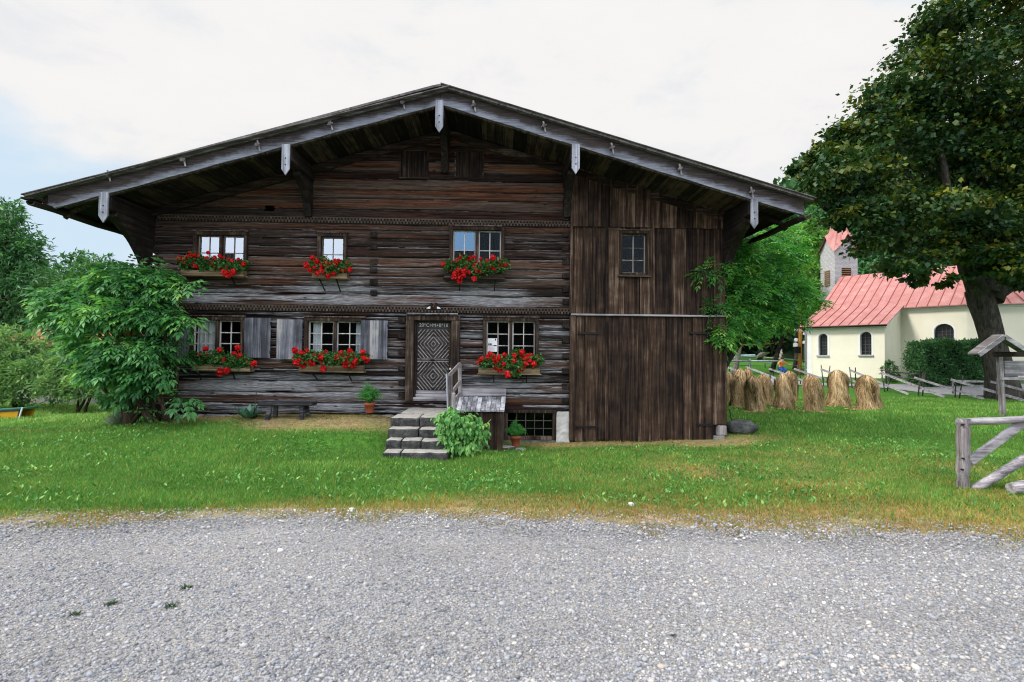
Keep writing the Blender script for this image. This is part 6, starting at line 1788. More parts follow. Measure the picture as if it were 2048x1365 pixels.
mb = MB(); mb.bar(ip(1985, 709, 0.0), ip(2110, 709, 0.0), 0.14, 0.16, 0.2); mb.build('tie_beam', M['trim'], board)
pk = ip(2008, 672, -0.5); l_ = ip(1957, 709, -0.5); r_ = ip(2062, 706, -0.5)
pk = ip(2048 - 40, 672, -0.5)
for (u, v, tn) in ((l_, pk, 0.55), (pk, r_, 0.75)):
    mb = MB(); 
    d_ = (v - u)
    mb.prism([u, v, v + Vector((0, 0, 0.05)), u + Vector((0, 0, 0.05))], (0, 0.38, 0), tn); mb.build('roof_board', M['shingle'], board)
    mb = MB(); mb.bar(u + Vector((0, -0.02, -0.02)), v + Vector((0, -0.02, -0.02)), 0.035, 0.13, tn, up=(0, 0, 1)); mb.build('barge_board', M['fence'], board)

# ---- orange-brown pole with insulators
py_ = 42.0
pb = P(1599, 745, py_); pz = gz1(pb.x, py_)
pole = thing('utility_pole', 'orange brown wooden pole with grey insulators at the left end of the chapel', 'pole', (pb.x, py_, pz))
M['orangewood'] = mat_wood('orange pole wood', [(0.30, 0.13, 0.03), (0.48, 0.23, 0.06), (0.62, 0.34, 0.11)], 'z', 0.4)
pt2 = P(1601, 628, py_)
mb = MB(); mb.tube([(pb.x, py_, pz - 0.1), (pt2.x, py_, pt2.z)], [0.15, 0.12], 10); mb.build('shaft', M['orangewood'], pole)
for (px, py, s) in ((1592, 680, .16), (1591, 690, .20), (1608, 685, .14), (1592, 660, .13), (1608, 668, .1)):
    c = P(px, py, py_ - 0.1); mb = MB(); mb.lathe(c, [(0.0, s * .9), (s * .6, s * .7), (s * .95, 0.1 * s), (s * .8, -s * .6), (s, -s * .8), (0, -s)], 12); mb.build('insulator', M['white_plaster'], pole)
c = P(1593, 699, py_ - 0.1); mb = MB(); mb.box(c.x - 0.2, c.x + 0.2, py_ - 0.35, py_ - 0.05, c.z - 0.3, c.z + 0.2); mb.build('black_box', M['iron'], pole)
# orange rope high between the trees
a_ = P(1484, 690, 44); b_ = P(1572, 684, 47)
mb = MB(); mb.tube([a_.lerp(b_, i / 10) + Vector((0, 0, -0.08 * math.sin(PI * i / 10))) for i in range(11)], 0.045, 6); tag(mb.build('orange_rope', mat_plain('orange rope', (0.55, 0.20, 0.06), 0.8)), 'orange brown rope strung between the park trees', 'rope')
# hammock
a_ = P(1470, 706, 41.2); b_ = P(1541, 702, 45.6)
ham = thing('hammock', 'striped white hammock sagging between two park trees', 'hammock', (a_ + b_) / 2)
mid = P(1508, 723, 42.6)
def hp(t): 
    return a_ * (1 - t) ** 2 + mid * 2 * t * (1 - t) * 1.0 + b_ * t ** 2
mb = MB(); mb.tube([a_ + (hp(0.62) - a_) * 0] + [hp(t / 20) for t in range(1, 13)], 0.03, 6); mb.build('rope', M['white'], ham)
V = []; Fq = []
for i in range(9):
    t = 0.6 + 0.38 * i / 8; c = hp(t); w_ = 0.55 * math.sin(PI * min(1, 0.12 + i / 9)) + 0.05
    for j in range(5): V.append(c + Vector((0, 0.3 * (j - 2) * w_, 0)) + Vector((0, 0, abs(j - 2) * 0.28 * w_ - 0.15)))
for i in range(8):
    for j in range(4): Fq.append((i * 5 + j, (i + 1) * 5 + j, (i + 1) * 5 + j + 1, i * 5 + j + 1))
mb = MB()
for k_, f in enumerate(Fq): mb.add([V[i] for i in f], [(0, 1, 2, 3)], 0.5)
m, n = newmat('striped hammock cloth'); wv = n.n('ShaderNodeTexWave', ins={'Vector': objco(n), 'Scale': 2.6}); 
M['stripe'] = finish(m, n, principled(n, n.ramp(wv.outputs[1], [(0.4, (0.7, 0.68, 0.62)), (0.6, (0.28, 0.22, 0.18))]), 0.9).outputs[0])
mb.build('cloth', M['stripe'], ham)
a_ = P(1474, 718, 52); b_ = P(1512, 716, 53)
mb = MB(); mb.prism([a_, b_, b_ + Vector((0.2, 1.4, 0.0)), a_ + Vector((-0.4, 1.4, 0))], (0, 0, 0.35), 0.5); tb_ = mb.build('ground_sheet', mat_plain('pale blue tarpaulin', (0.32, 0.45, 0.50), 0.7), bevel=0.1); tag(tb_, 'pale blue tarpaulin lying on the park lawn behind the hammock', 'tarpaulin')

# ================================================================== PEOPLE (far, small)
def skin_obj(name, joints, edges, radii, mat, parent=None, sub=1):
    me = bpy.data.meshes.new(name); me.from_pydata(joints, edges, [])
    me.attributes.new('tone', 'FLOAT', 'POINT')
    me.materials.append(mat)
    o = bpy.data.objects.new(name, me); COL.objects.link(o)
    sk = o.modifiers.new('skin', 'SKIN'); sk.use_smooth_shade = True
    if not me.skin_vertices: me.skin_vertices.new() if hasattr(me.skin_vertices, 'new') else None
    sv = me.skin_vertices[0].data
    for i, r in enumerate(radii): sv[i].radius = r if isinstance(r, tuple) else (r, r); sv[i].use_root = (i == 0)
    sb = o.modifiers.new('sub', 'SUBSURF'); sb.levels = sub; sb.render_levels = sub
    if parent: o.parent = parent
    return o
def person(label, loc, rz, shirt, trousers, hair, pose='stand', scale=1.0, skinc=(0.50, 0.30, 0.22), hat=None):
    if pose == 'stand':
        J = dict(pel=(0, 0, .95), sp=(0, 0, 1.15), ch=(0, 0, 1.36), nk=(0, 0, 1.48), hd=(0, .01, 1.58), top=(0, .01, 1.70), ls=(.19, 0, 1.40), le=(.25, .02, 1.12), lw=(.25, -.08, .88), rs=(-.19, 0, 1.40), re=(-.26, .0, 1.12), rw=(-.24, -.14, .92),
                 lh=(.09, 0, .90), lk=(.11, -.02, .50), la=(.12, .03, .09), lt=(.13, -.14, .03), rh=(-.09, 0, .90), rk=(-.10, -.06, .50), ra=(-.11, .0, .09), rt=(-.12, -.17, .03))
    else:   # crouched, arms spread over the rail
        J = dict(pel=(0, 0, .62), sp=(0, -.05, .82), ch=(0, -.10, 1.02), nk=(0, -.13, 1.13), hd=(0, -.15, 1.23), top=(0, -.15, 1.35), ls=(.19, -.1, 1.05), le=(.38, -.2, .86), lw=(.55, -.28, .84), rs=(-.19, -.1, 1.05), re=(-.38, -.2, .92), rw=(-.52, -.3, .90),
                 lh=(.10, 0, .58), lk=(.16, -.36, .46), la=(.14, -.10, .09), lt=(.15, -.26, .03), rh=(-.10, 0, .58), rk=(-.16, -.36, .46), ra=(-.14, -.10, .09), rt=(-.15, -.26, .03))
    names = list(J); pts = [tuple(c * scale for c in J[k]) for k in names]; ix = {k: i for i, k in enumerate(names)}
    E = [('pel', 'sp'), ('sp', 'ch'), ('ch', 'nk'), ('nk', 'hd'), ('hd', 'top'), ('ch', 'ls'), ('ls', 'le'), ('le', 'lw'), ('ch', 'rs'), ('rs', 're'), ('re', 'rw'), ('pel', 'lh'), ('lh', 'lk'), ('lk', 'la'), ('la', 'lt'), ('pel', 'rh'), ('rh', 'rk'), ('rk', 'ra'), ('ra', 'rt')]
    Rd = dict(pel=(.13, .10), sp=(.13, .10), ch=(.14, .10), nk=.055, hd=(.085, .10), top=(.07, .08), ls=.06, le=.042, lw=.028, rs=.06, re=.042, rw=.028, lh=.09, lk=.06, la=.04, lt=.035, rh=.09, rk=.06, ra=.04, rt=.035)
    rad = [Rd[k] if isinstance(Rd[k], tuple) else (Rd[k], Rd[k]) for k in names]; rad = [(a * scale, b * scale) for a, b in rad]
    ed = [(ix[a], ix[b]) for a, b in E]
    # hands: palm and five fingers each
    for w, s in (('lw', 1), ('rw', -1)):
        wi = ix[w]; wp = Vector(pts[wi]); el = Vector(pts[ix[w[0] + 'e']]); d = (wp - el).normalized(); sd_ = d.cross(Vector((0, 0, 1))).normalized()
        pi_ = len(pts); pts.append(tuple(wp + d * 0.07 * scale)); rad.append((.028 * scale, .022 * scale)); ed.append((wi, pi_))
        for f, (o_, l_) in enumerate(((-.03, .08), (-.012, .09), (.01, .085), (.03, .065), (-.055, .03))):
            b = wp + d * (0.085 if f < 4 else 0.04) * scale + sd_ * o_ * scale; e2 = b + d * l_ * scale * 0.5; e3 = e2 + (d * 0.8 + Vector((0, 0, -.5))) * l_ * scale * 0.5
            i0 = len(pts); pts += [tuple(b), tuple(e2), tuple(e3)]; rad += [(.009 * scale,) * 2] * 3; ed += [(pi_, i0), (i0, i0 + 1), (i0 + 1, i0 + 2)]
    sk_m = mat_plain('skin tone', skinc, 0.6, 0.05)
    b = skin_obj('person', pts, ed, rad, sk_m)
    b.location = loc; b.rotation_euler = (0, 0, rz)
    tag(b, label, 'person')
    def cloth(nm, keys, mult, mat):
        kk = [k for k in keys]; i2 = {k: i for i, k in enumerate(kk)}
        return skin_obj(nm, [pts[ix[k]] for k in kk], [(i2[a], i2[c]) for a, c in E if a in i2 and c in i2], [(rad[ix[k]][0] * mult, rad[ix[k]][1] * mult) for k in kk], mat, b)
    cloth('shirt', ['sp', 'pel', 'ch', 'ls', 'le', 'rs', 're'], 1.18, mat_plain('shirt cloth', shirt, 0.9, 0.1))
    cloth('trousers', ['pel', 'lh', 'lk', 'la', 'rh', 'rk', 'ra'], 1.2, mat_plain('trouser cloth', trousers, 0.9, 0.1))
    hd = Vector(pts[ix['hd']]); mb = MB()
    mb.lathe(hd + Vector((0, 0.015, 0.03)) * scale, [(0.105 * scale, -0.02 * scale), (0.112 * scale, 0.03 * scale), (0.095 * scale, 0.09 * scale), (0.05 * scale, 0.125 * scale), (0.0, 0.135 * scale)], 14)
    h = mb.build('hair', mat_plain('hair', hair, 0.8)); h.parent = b
    fm = MB()
    for sx in (-1, 1): fm.lathe(hd + Vector((sx * 0.035, -0.098, 0.0)) * scale, [(0, .012 * scale), (.012 * scale, 0), (0, -.012 * scale)], 6)
    e_ = fm.build('eyes', M['ink']); e_.parent = b
    fm = MB(); fm.add([hd + Vector((-.014, -.095, -.045)) * scale, hd + Vector((.014, -.095, -.045)) * scale, hd + Vector((0, -.125, -.04)) * scale, hd + Vector((0, -.1, .0)) * scale], [(0, 1, 2), (0, 2, 3), (1, 3, 2)]); e_ = fm.build('nose', sk_m); e_.parent = b
    fm = MB(); fm.box(-.025 * scale + hd.x, .025 * scale + hd.x, hd.y - .10 * scale, hd.y - .09 * scale, hd.z - .075 * scale, hd.z - .066 * scale); e_ = fm.build('mouth', mat_plain('lips', (0.4, 0.12, 0.1), 0.6)); e_.parent = b
    return b
pw = P(1561, 721, 68.0); person('person in a white shirt and pale trousers standing on the park lawn', (pw.x, 68.0, pw.z), R(20), (0.75, 0.75, 0.78), (0.55, 0.52, 0.46), (0.7, 0.7, 0.7))
po = P(1556, 754, 38.6); person('person in an orange shirt and blue trousers crouching behind the rail', (po.x, 38.2, gz1(po.x, 38.2) + 0.0), R(15), (0.85, 0.26, 0.02), (0.02, 0.08, 0.45), (0.02, 0.015, 0.012), 'crouch', 1.0)

# ================================================================== FLOWER BOXES
def sphere_petals(rg, r, k, sz):
    d = unit(rg.normal(size=(k, 3))); C = d * r * rg.uniform(0.55, 0.95, (k, 1)) * np.array([1, 1, 0.85])
    D = unit(rg.normal(size=(k, 3)) + d * 0.4); N = d + rg.normal(size=(k, 3)) * 0.25
    L = sz * rg.uniform(0.7, 1.2, k)
    return leaf_arrays(C - D * L[:, None] * 0.4, D, N, L, L * 0.95, 0.04)
BLOOMS = []
for i in range(4):
    V, Fc = sphere_petals(np.random.default_rng(100 + i), 0.073, 105, 0.046)
    me = np_mesh('bloom', V, Fc, 3, attrs={'tone': np.random.default_rng(i).random(len(Fc))}); me.materials.append(M['petal']); BLOOMS.append(me)
def flower_box(label, plabel, box_px, fol, blooms, brackets, seed, Yp=0.24, tilt=0.0, boxmat='boxwood', dense=1.0):
    x0, x1, z0, z1 = rect(*box_px, Y=FY - Yp)
    rg = np.random.default_rng(seed)
    b = thing('flower_box', label, 'flower box', ((x0 + x1) / 2, FY - Yp, z0), group='window flower boxes')
    yf, yb = FY - Yp - 0.02, FY - 0.085
    z1 = z0 + max(0.10, z1 - z0)
    mb = MB(); mb.box(x0, x1, yf, yf + 0.022, z0, z1, rg.uniform(.35, .7)); bb = mb.build('front_board', M[boxmat], b, bevel=0.004)
    mb = MB(); mb.box(x0, x1, yb, yb + 0.02, z0, z1, 0.5); mb.build('back_board', M[boxmat], b)
    for xx in (x0 - 0.004, x1 - 0.018): 
        mb = MB(); mb.box(xx, xx + 0.022, yf + 0.0235, yb - 0.002, z0 + 0.002, z1 + 0.002, 0.4); mb.build('end_board', M[boxmat], b)
    mb = MB(); mb.box(x0 - 0.03, x1 + 0.03, yf - 0.03, yb + 0.02, z0 - 0.022, z0 - 0.001, 0.65); mb.build('bottom_board', M[boxmat], b)
    mb = MB(); mb.box(x0 + 0.025, x1 - 0.025, yf + 0.024, yb - 0.002, z0 + 0.01, z1 - 0.02); mb.build('soil', M['soil'], b)
    for (px, py, px2, py2) in brackets:
        t_ = P(px, py, FY - Yp * 0.8); w_ = P(px2, py2, FY - 0.06)
        mb = MB(); mb.bar((t_.x, t_.y, z0 - 0.024), w_, 0.022, 0.022, 0.3); mb.build('iron_bracket', M['iron'], b)
    g = thing('geraniums', plabel, 'flowers', ((x0 + x1) / 2, FY - Yp, z1), group='red geraniums in the window boxes')
    fb_ = []
    for (px, py, r) in fol:
        c = P(px, py, FY - Yp - 0.02); fb_.append((c.x, c.y, c.z, r / 83.0, 0.8))
    plain_foliage('foliage', M['geranium'], g, fb_, int(430 * len(fol) * dense), 0.060, 0.85, 0.15, rg, per=8, sub=0.35, shell=0.25, fold=0.10, updir=0.7)
    # trailing stems
    for (px, py, s) in blooms:
        Y = FY - Yp - rg.uniform(0.02, 0.16)
        c = P(px, py, Y)
        me = BLOOMS[rg.integers(4)]
        o = bpy.data.objects.new('bloom', me); COL.objects.link(o); o.parent = g
        o.location = root_of(g).inverted() @ c; o.rotation_euler = (rg.uniform(0, 6), rg.uniform(0, 6), rg.uniform(0, 6)); k_ = s * rg.uniform(0.9, 1.1); o.scale = (k_, k_, k_)
    mb = MB()
    for i, (px, py, s) in enumerate(blooms):
        c = P(px, py, FY - Yp - 0.05); q = Vector((min(max(c.x, x0 + 0.05), x1 - 0.05) , FY - Yp + 0.08, z1 - 0.01))
        mb.tube([q, (q + c) / 2 + Vector((0, -0.03, 0.03)), c], 0.005, 4)
    mb.build('stalks', M['geranium'], g)
    return b
def zz(s, x0, y0, sc): return [(x0 + a / sc, y0 + b / sc, c) for a, b, c in s]
UL = zz([(205, 620, .95), (270, 640, .8), (320, 615, .8), (350, 540, .6), (365, 590, .8), (455, 595, 1.1), (250, 710, 1.1), (425, 690, .9), (360, 725, .7), (440, 735, .8), (495, 745, .85), (618, 545, .7), (595, 630, .85), (715, 620, .8), (785, 590, .7), (830, 615, .6), (680, 695, 1.0), (750, 680, .7), (910, 645, .9), (960, 665, .8), (930, 705, 1.0), (805, 755, 1.15), (890, 765, .6), (855, 830, 1.05), (975, 830, 1.05), (900, 880, .8), (720, 780, .6), (1055, 645, .7), (1125, 705, .9), (290, 690, .8)], 330, 430, 7.18)
UM = zz([(465, 620, .9), (380, 725, .95), (530, 680, 1.2), (635, 650, .8), (435, 790, .9), (500, 750, .8), (590, 730, .7), (660, 700, .8), (700, 730, 1.1), (800, 670, 1.0), (850, 665, .9), (800, 730, .6), (600, 800, 1.0), (530, 840, .9), (690, 865, 1.0), (770, 840, .9), (915, 765, 1.25), (970, 700, .7), (1005, 790, .9), (690, 905, .6), (880, 790, .6)], 560, 430, 7.18)
UR = zz([(265, 710, 1.0), (330, 785, .7), (390, 675, .7), (455, 665, .8), (525, 620, .95), (475, 720, .7), (390, 768, .6), (480, 785, 1.0), (600, 675, .9), (645, 630, .95), (705, 605, .7), (580, 750, 1.1), (560, 815, 1.0), (505, 880, 1.1), (420, 845, .9), (415, 895, .9), (490, 945, 1.0), (735, 700, 1.0), (700, 740, 1.0), (790, 740, 1.2), (745, 800, 1.0), (795, 820, .7), (705, 920, 1.0), (635, 830, .7), (800, 632, .6), (905, 670, 1.0), (915, 745, 1.0), (975, 615, 1.0), (1060, 650, .7), (1040, 735, .9), (990, 775, 1.0), (1100, 715, 1.0), (1155, 715, .8), (555, 870, .7), (880, 800, .6)], 850, 430, 7.18)
LL = zz([(245, 370, 1.0), (378, 380, 1.0), (552, 362, 1.0), (260, 440, .9), (215, 485, .9), (345, 470, 1.0), (415, 475, .9), (515, 415, .8), (567, 438, .9), (517, 472, 1.2), (640, 497, 1.2), (700, 512, 1.1), (380, 595, 1.25), (447, 577, 1.2), (180, 430, .6)], 360, 620, 4.763)
LM = zz([(1095, 388, 1.0), (1160, 408, .9), (1207, 392, .9), (1080, 465, .6), (1110, 503, 1.1), (1145, 470, .9), (1180, 475, 1.1), (1175, 530, 1.1), (1210, 500, .9), (1240, 480, .9), (1280, 435, .9), (1310, 460, .9), (1260, 510, 1.0), (1350, 430, .9), (1390, 405, .7), (1345, 460, 1.0), (1360, 500, 1.2), (1365, 565, 1.0), (1495, 455, 1.1), (1535, 410, .9), (1615, 392, .9), (1645, 415, .8), (1620, 440, .9), (1650, 448, .9), (1580, 470, 1.1), (1560, 495, 1.0), (1580, 525, 1.0), (1640, 530, 1.0), (1665, 500, 1.0), (1680, 478, .8), (1742, 400, 1.0), (1750, 455, 1.0), (1778, 475, .9), (1610, 500, .9)], 360, 620, 4.763)
LR = zz([(260, 378, .9), (163, 443, 1.0), (190, 420, .9), (212, 430, .9), (243, 403, 1.0), (310, 420, 1.5), (360, 420, .9), (378, 385, .8), (305, 487, 1.1), (338, 508, 1.1), (375, 462, 1.0), (403, 470, .9), (408, 552, 1.1), (465, 390, .9), (460, 437, 1.0), (490, 370, .8), (530, 365, 1.2), (525, 395, 1.0), (520, 440, 1.1), (555, 420, .9), (560, 457, .9), (580, 392, 1.0), (592, 437, 1.2), (612, 388, .7), (630, 458, 1.0), (662, 422, 1.1), (535, 490, 1.1), (510, 518, 1.0), (245, 445, .6)], 920, 620, 4.267)
flower_box('worn flower box under the upper left double window', 'red geraniums in the box under the upper left window', (362, 541, 487, 551), [(372, 528, 14), (390, 522, 16), (408, 528, 14), (425, 532, 14), (442, 528, 15), (460, 530, 14), (478, 532, 14), (488, 528, 9)], UL, [(463, 555, 472, 575), (400, 555, 406, 575)], 61)
flower_box('short flower box under the narrow upper window', 'red geraniums in the short box under the narrow window', (624, 547, 694, 556), [(630, 532, 12), (642, 530, 14), (655, 536, 14), (668, 536, 14), (682, 534, 13), (694, 530, 9), (648, 520, 8)], UM, [(639, 560, 650, 582), (673, 560, 681, 584)], 62)
flower_box('flower box under the upper right double window', 'red geraniums in the box under the upper right window', (888, 549, 1008, 557), [(900, 533, 13), (915, 532, 15), (930, 530, 16), (948, 536, 15), (962, 538, 14), (978, 534, 16), (994, 534, 15), (1006, 530, 12), (932, 518, 7), (955, 550, 7)], UR, [(918, 560, 919, 582), (990, 560, 989, 582)], 63, boxmat='trim')
flower_box('flower box under the lower left window beside the elder', 'sparse red geraniums in the box beside the elder bush', (386, 729, 500, 741), [(400, 718, 13), (415, 716, 14), (430, 718, 14), (446, 720, 14), (462, 720, 15), (478, 722, 14), (492, 724, 11), (440, 706, 9), (388, 712, 12)], LL, [(395, 744, 402, 760), (464, 744, 470, 759)], 64)
flower_box('flower box with carved front under the lower middle window', 'very dense red geraniums under the lower middle window', (598, 730, 726, 743), [(603, 716, 14), (618, 716, 14), (634, 714, 14), (650, 716, 14), (664, 718, 14), (680, 716, 14), (696, 718, 15), (712, 716, 13), (728, 714, 9)], LM, [(622, 745, 637, 762), (695, 745, 704, 763)], 65)
flower_box('flower box under the lower right window with the notice', 'red geraniums hanging low under the window with the notice', (957, 736, 1080, 748), [(970, 724, 12), (985, 722, 14), (1000, 724, 14), (1015, 726, 15), (1030, 728, 16), (1045, 722, 14), (1060, 722, 14), (1074, 720, 11), (1032, 745, 10), (1035, 706, 9)], LR, [(987, 750, 988, 765), (1053, 750, 1053, 766)], 66)

# ================================================================== STEPS, HANDRAIL
st = P(830, 915, 9.9)
steps = thing('stone_steps', 'worn rough stone steps leading up to the diamond door', 'steps', (st.x, 10.5, gz1(st.x, 10.2)))
M['steptop'] = mat_plain('worn step stone', (0.30, 0.295, 0.28), 0.95, 0.45, 6, 0.9)
def cut_block(xa, xb, yf, yb, zt_, zb_, seed, parent, mat):
    v_, f_ = rough_block(xa, xb, yf, yb, zb_, zt_, 0.04, 0.011, seed)
    mb = MB(); mb.add(v_, f_, random.random(), False)
    return mb.build('step_block', mat, parent)
m, n = newmat('rough step stone')
co = objco(n); a = n.noise(co, 7, 7, 0.68); g = n.n('ShaderNodeNewGeometry'); 
b = n.noise(co, 34, 5, 0.7)
x = n.math('ADD', n.math('MULTIPLY', a, 0.6), n.math('MULTIPLY', b, 0.4))
c = n.ramp(x, [(0.34, (0.012, 0.012, 0.013)), (0.46, (0.04, 0.04, 0.042)), (0.58, (0.085, 0.083, 0.082)), (0.74, (0.22, 0.215, 0.20))])
nzz = n.n('ShaderNodeSeparateXYZ', ins={0: g.outputs['True Normal']}).outputs[2]     # walked-on tops are worn pale
worn = n.ramp(x, [(0.3, (0.20, 0.195, 0.18)), (0.5, (0.33, 0.325, 0.30)), (0.7, (0.47, 0.46, 0.43))])
c = n.mix(n.ramp(nzz, [(0.55, 0.0), (0.9, 0.9)]), c, worn)
M['step'] = finish(m, n, principled(n, c, 0.95, x, 1.0, 0.04, 0.15).outputs[0])
def sx(px, py, Y): return P(px, py, Y).x
S_ = [(11.05, 835, 858 - 7, (780, 838), (838, 897)), (10.72, 858, 876, (775, 836), (836, 895)), (10.40, 881, 899, (770, 802), (802, 842), (842, 895)), (10.05, 905, 920, (764, 800), (800, 895))]
zprev = P(830, 835, 11.05).z
ztops = []
for i, srow in enumerate(S_):
    Y = srow[0]; ztop = P(830, srow[1], Y).z
    zbot = ztop - 0.27 if i < 3 else ztop - 0.4
    yb_ = S_[i - 1][0] + 0.12 if i else FY - 0.06
    if i == 0:
        # landing slabs
        xa = sx(780, 835, Y); xb = sx(897, 835, Y)
        cut_block(sx(800, 820, 11.8), sx(900, 820, 11.8) + 0.02, 11.75, FY - 0.06, ztop + 0.01, ztop - 0.7, 201, steps, M['step'])
    for j, (p0, p1) in enumerate(srow[3:]):
        yb2 = 11.8 if i == 0 else yb_
        cut_block(sx(p0, srow[1], Y) + 0.004, sx(p1, srow[1], Y) - 0.004, Y + random.uniform(-.02, .02), yb2, ztop + random.uniform(-0.008, 0.008), zbot, 210 + i * 5 + j, steps, M['step'])
# flank walls under the landing
cut_block(sx(786, 835, 11.2), sx(800, 835, 11.2) + 0.1, 11.3, FY - 0.06, P(830, 835, 11.05).z - 0.05, -0.4, 250, steps, M['step'])
rail = thing('door_handrail', 'weathered wooden handrail at the right side of the stone steps', 'handrail', P(900, 880, 10.9))
YP = 10.95
mb = MB(); mb.bar(P(904, 900, YP), P(900, 750, YP), 0.10, 0.10, 0.4, up=(0, 1, 0)); mb.build('post', M['fencey'], rail, bevel=0.012)
mb = MB(); mb.bar(P(908, 880, YP - 0.08), P(907, 786, YP - 0.08), 0.075, 0.075, 0.6, up=(0, 1, 0)); mb.build('short_post', M['fencey'], rail, bevel=0.01)
mb = MB(); mb.bar(P(897, 873, YP - 0.075), P(893, 748, YP - 0.075), 0.028, 0.03, 0.9, up=(0, 1, 0)); mb.build('edge_batten', M['silver'], rail)
for (pa, pb_) in (((898, 752), (919, 729)), ((905, 784), (920, 764)), ((907, 803), (920, 788))):
    mb = MB(); a_ = P(pa[0], pa[1], YP + 0.03); b_ = P(pb_[0], pb_[1], FY - 0.14)
    mb.bar(a_, b_, 0.035, 0.10, random.uniform(.6, .9)); mb.build('rail', M['fencey'], rail, bevel=0.006)
mb = MB(); a_ = P(921, 802, FY - 0.15); b_ = P(919, 726, FY - 0.15); mb.bar(a_, b_, 0.09, 0.07, 0.6, up=(0, 1, 0)); mb.build('wall_post', M['fencey'], rail, bevel=0.01)

# balsam shrub beside the steps
sb = P(920, 905, 10.55); sb.z = gz1(sb.x, sb.y)
shrub = thing('leafy_shrub', 'light green shrub with big pointed leaves beside the stone steps', 'shrub', sb)
rg = np.random.default_rng(71)
SBL = pxblobs([(890, 850, 10.55, 22), (915, 845, 10.5, 26), (940, 855, 10.5, 26), (962, 858, 10.55, 16), (900, 880, 10.5, 22), (930, 885, 10.45, 24), (955, 880, 10.5, 16), (885, 830, 10.6, 12), (968, 845, 10.6, 9), (935, 835, 10.6, 12), (905, 822, 10.6, 10)])
for i in range(26):
    b = SBL[rg.integers(len(SBL))]; e = Vector((b[0] + rg.uniform(-.15, .15), b[1] + rg.uniform(-.1, .1), b[2] + rg.uniform(0, .15)))
    mb = MB(); limb(mb, sb + Vector((rg.uniform(-.2, .25), rg.uniform(-.1, .1), 0)), e, 0.011, 0.004, 0.06, 5, 6); mb.build('stem', M['hydrangea'], shrub)
C, out, ct = cloud(SBL, 1300, rg, per=5, sub=0.35, shell=0.4)
k = len(C); D = out * 0.45 + rg.normal(size=(k, 3)) * 0.35; D[:, 2] -= 1.0; D[:, 1] -= 0.2
N = out * 0.6 + rg.normal(size=(k, 3)) * 0.3; N[:, 1] -= 0.8; N[:, 2] += 0.5
Ls = rg.uniform(0.07, 0.145, k)
leaves('foliage', M['hydrangea'], shrub, C, D, N, Ls, Ls * 0.48, np.clip(0.3 * ct + 0.7 * rg.random(k) ** 1.3, 0, 1), 0.10)

# potted ferns
def fern_pot(label, px, pb, Y, h_px, r_px, fol, seed, rings=True):
    base = P(px, pb, Y); h = h_px * Y / FPX; r = r_px * Y / FPX
    base.z = max(base.z, gz1(base.x, Y) - 0.02)
    t = thing('potted_fern', label, 'potted plant', base, group='ferns in terracotta pots')
    mb = MB(); mb.lathe(base, [(0, 0), (r * .68, 0), (r * .72, h * .05), (r * .9, h * .72), (r * 1.05, h * .74), (r * 1.08, h), (r * .95, h), (r * .9, h * .85), (0, h * .85)], 24); mb.build('pot', M['terracotta'], t)
    mb = MB(); mb.lathe(base, [(0, h * .86), (r * .88, h * .87)], 16); mb.build('soil', M['soil'], t)
    rg = np.random.default_rng(seed)
    # arching fronds with many thin leaflets
    Cs, Ds, Ls_, Ts = [], [], [], []
    for i in range(95):
        th = rg.uniform(0, 2 * PI); spread = rg.uniform(0.1, 1.0); H = fol[1] * rg.uniform(0.45, 1.0); Rr = fol[0] * spread
        kk = 34; u = np.linspace(0.1, 1, kk)
        cx = Rr * u ** 1.3; cz = h + H * (u * 1.25 - 0.95 * spread * u ** 2)
        pts_ = np.stack([base.x + cx * np.cos(th), base.y + cx * np.sin(th), base.z + cz], 1)
        for _ in range(3):
            Cs.append(pts_ + rg.normal(size=(kk, 3)) * 0.012); d = rg.normal(size=(kk, 3)); d[:, 2] += 0.2; Ds.append(d); Ls_.append(0.062 * (1.1 - 0.6 * u) * rg.uniform(.6, 1.3, kk)); Ts.append(np.full(kk, rg.random() * .7) + rg.random(kk) * .3)
    C = np.concatenate(Cs); Ls2 = np.concatenate(Ls_)
    leaves('foliage', M['fern'], t, C, np.concatenate(Ds), rg.normal(size=(len(C), 3)) + np.array([0, -.4, .8]), Ls2, Ls2 * 0.22, np.concatenate(Ts), 0.05)
    return t
fern_pot('potted fern against the log wall right of the bench', 739, 826, 12.55, 20, 10, (0.36, 0.50), 81)
fern_pot('potted fern on the stones by the cellar window', 1031, 893, 12.0, 21, 10, (0.26, 0.32), 82)
for (px, py, Y, r, lab) in ((1016, 900, 12.0, 0.17, 'dark rough stone below the potted fern at the hatch'), (1040, 905, 11.9, 0.13, 'smaller rough stone right below the potted fern')):
    c = P(px, py, Y); v_, f_ = rough_block(c.x - r, c.x + r, Y - r, Y + r, c.z - 0.25, c.z + 0.09, 0.05, 0.035, int(px))
    mb = MB(); mb.add(v_, f_, 0.5, True); tag(mb.build('stone', M['step']), lab, 'stone')
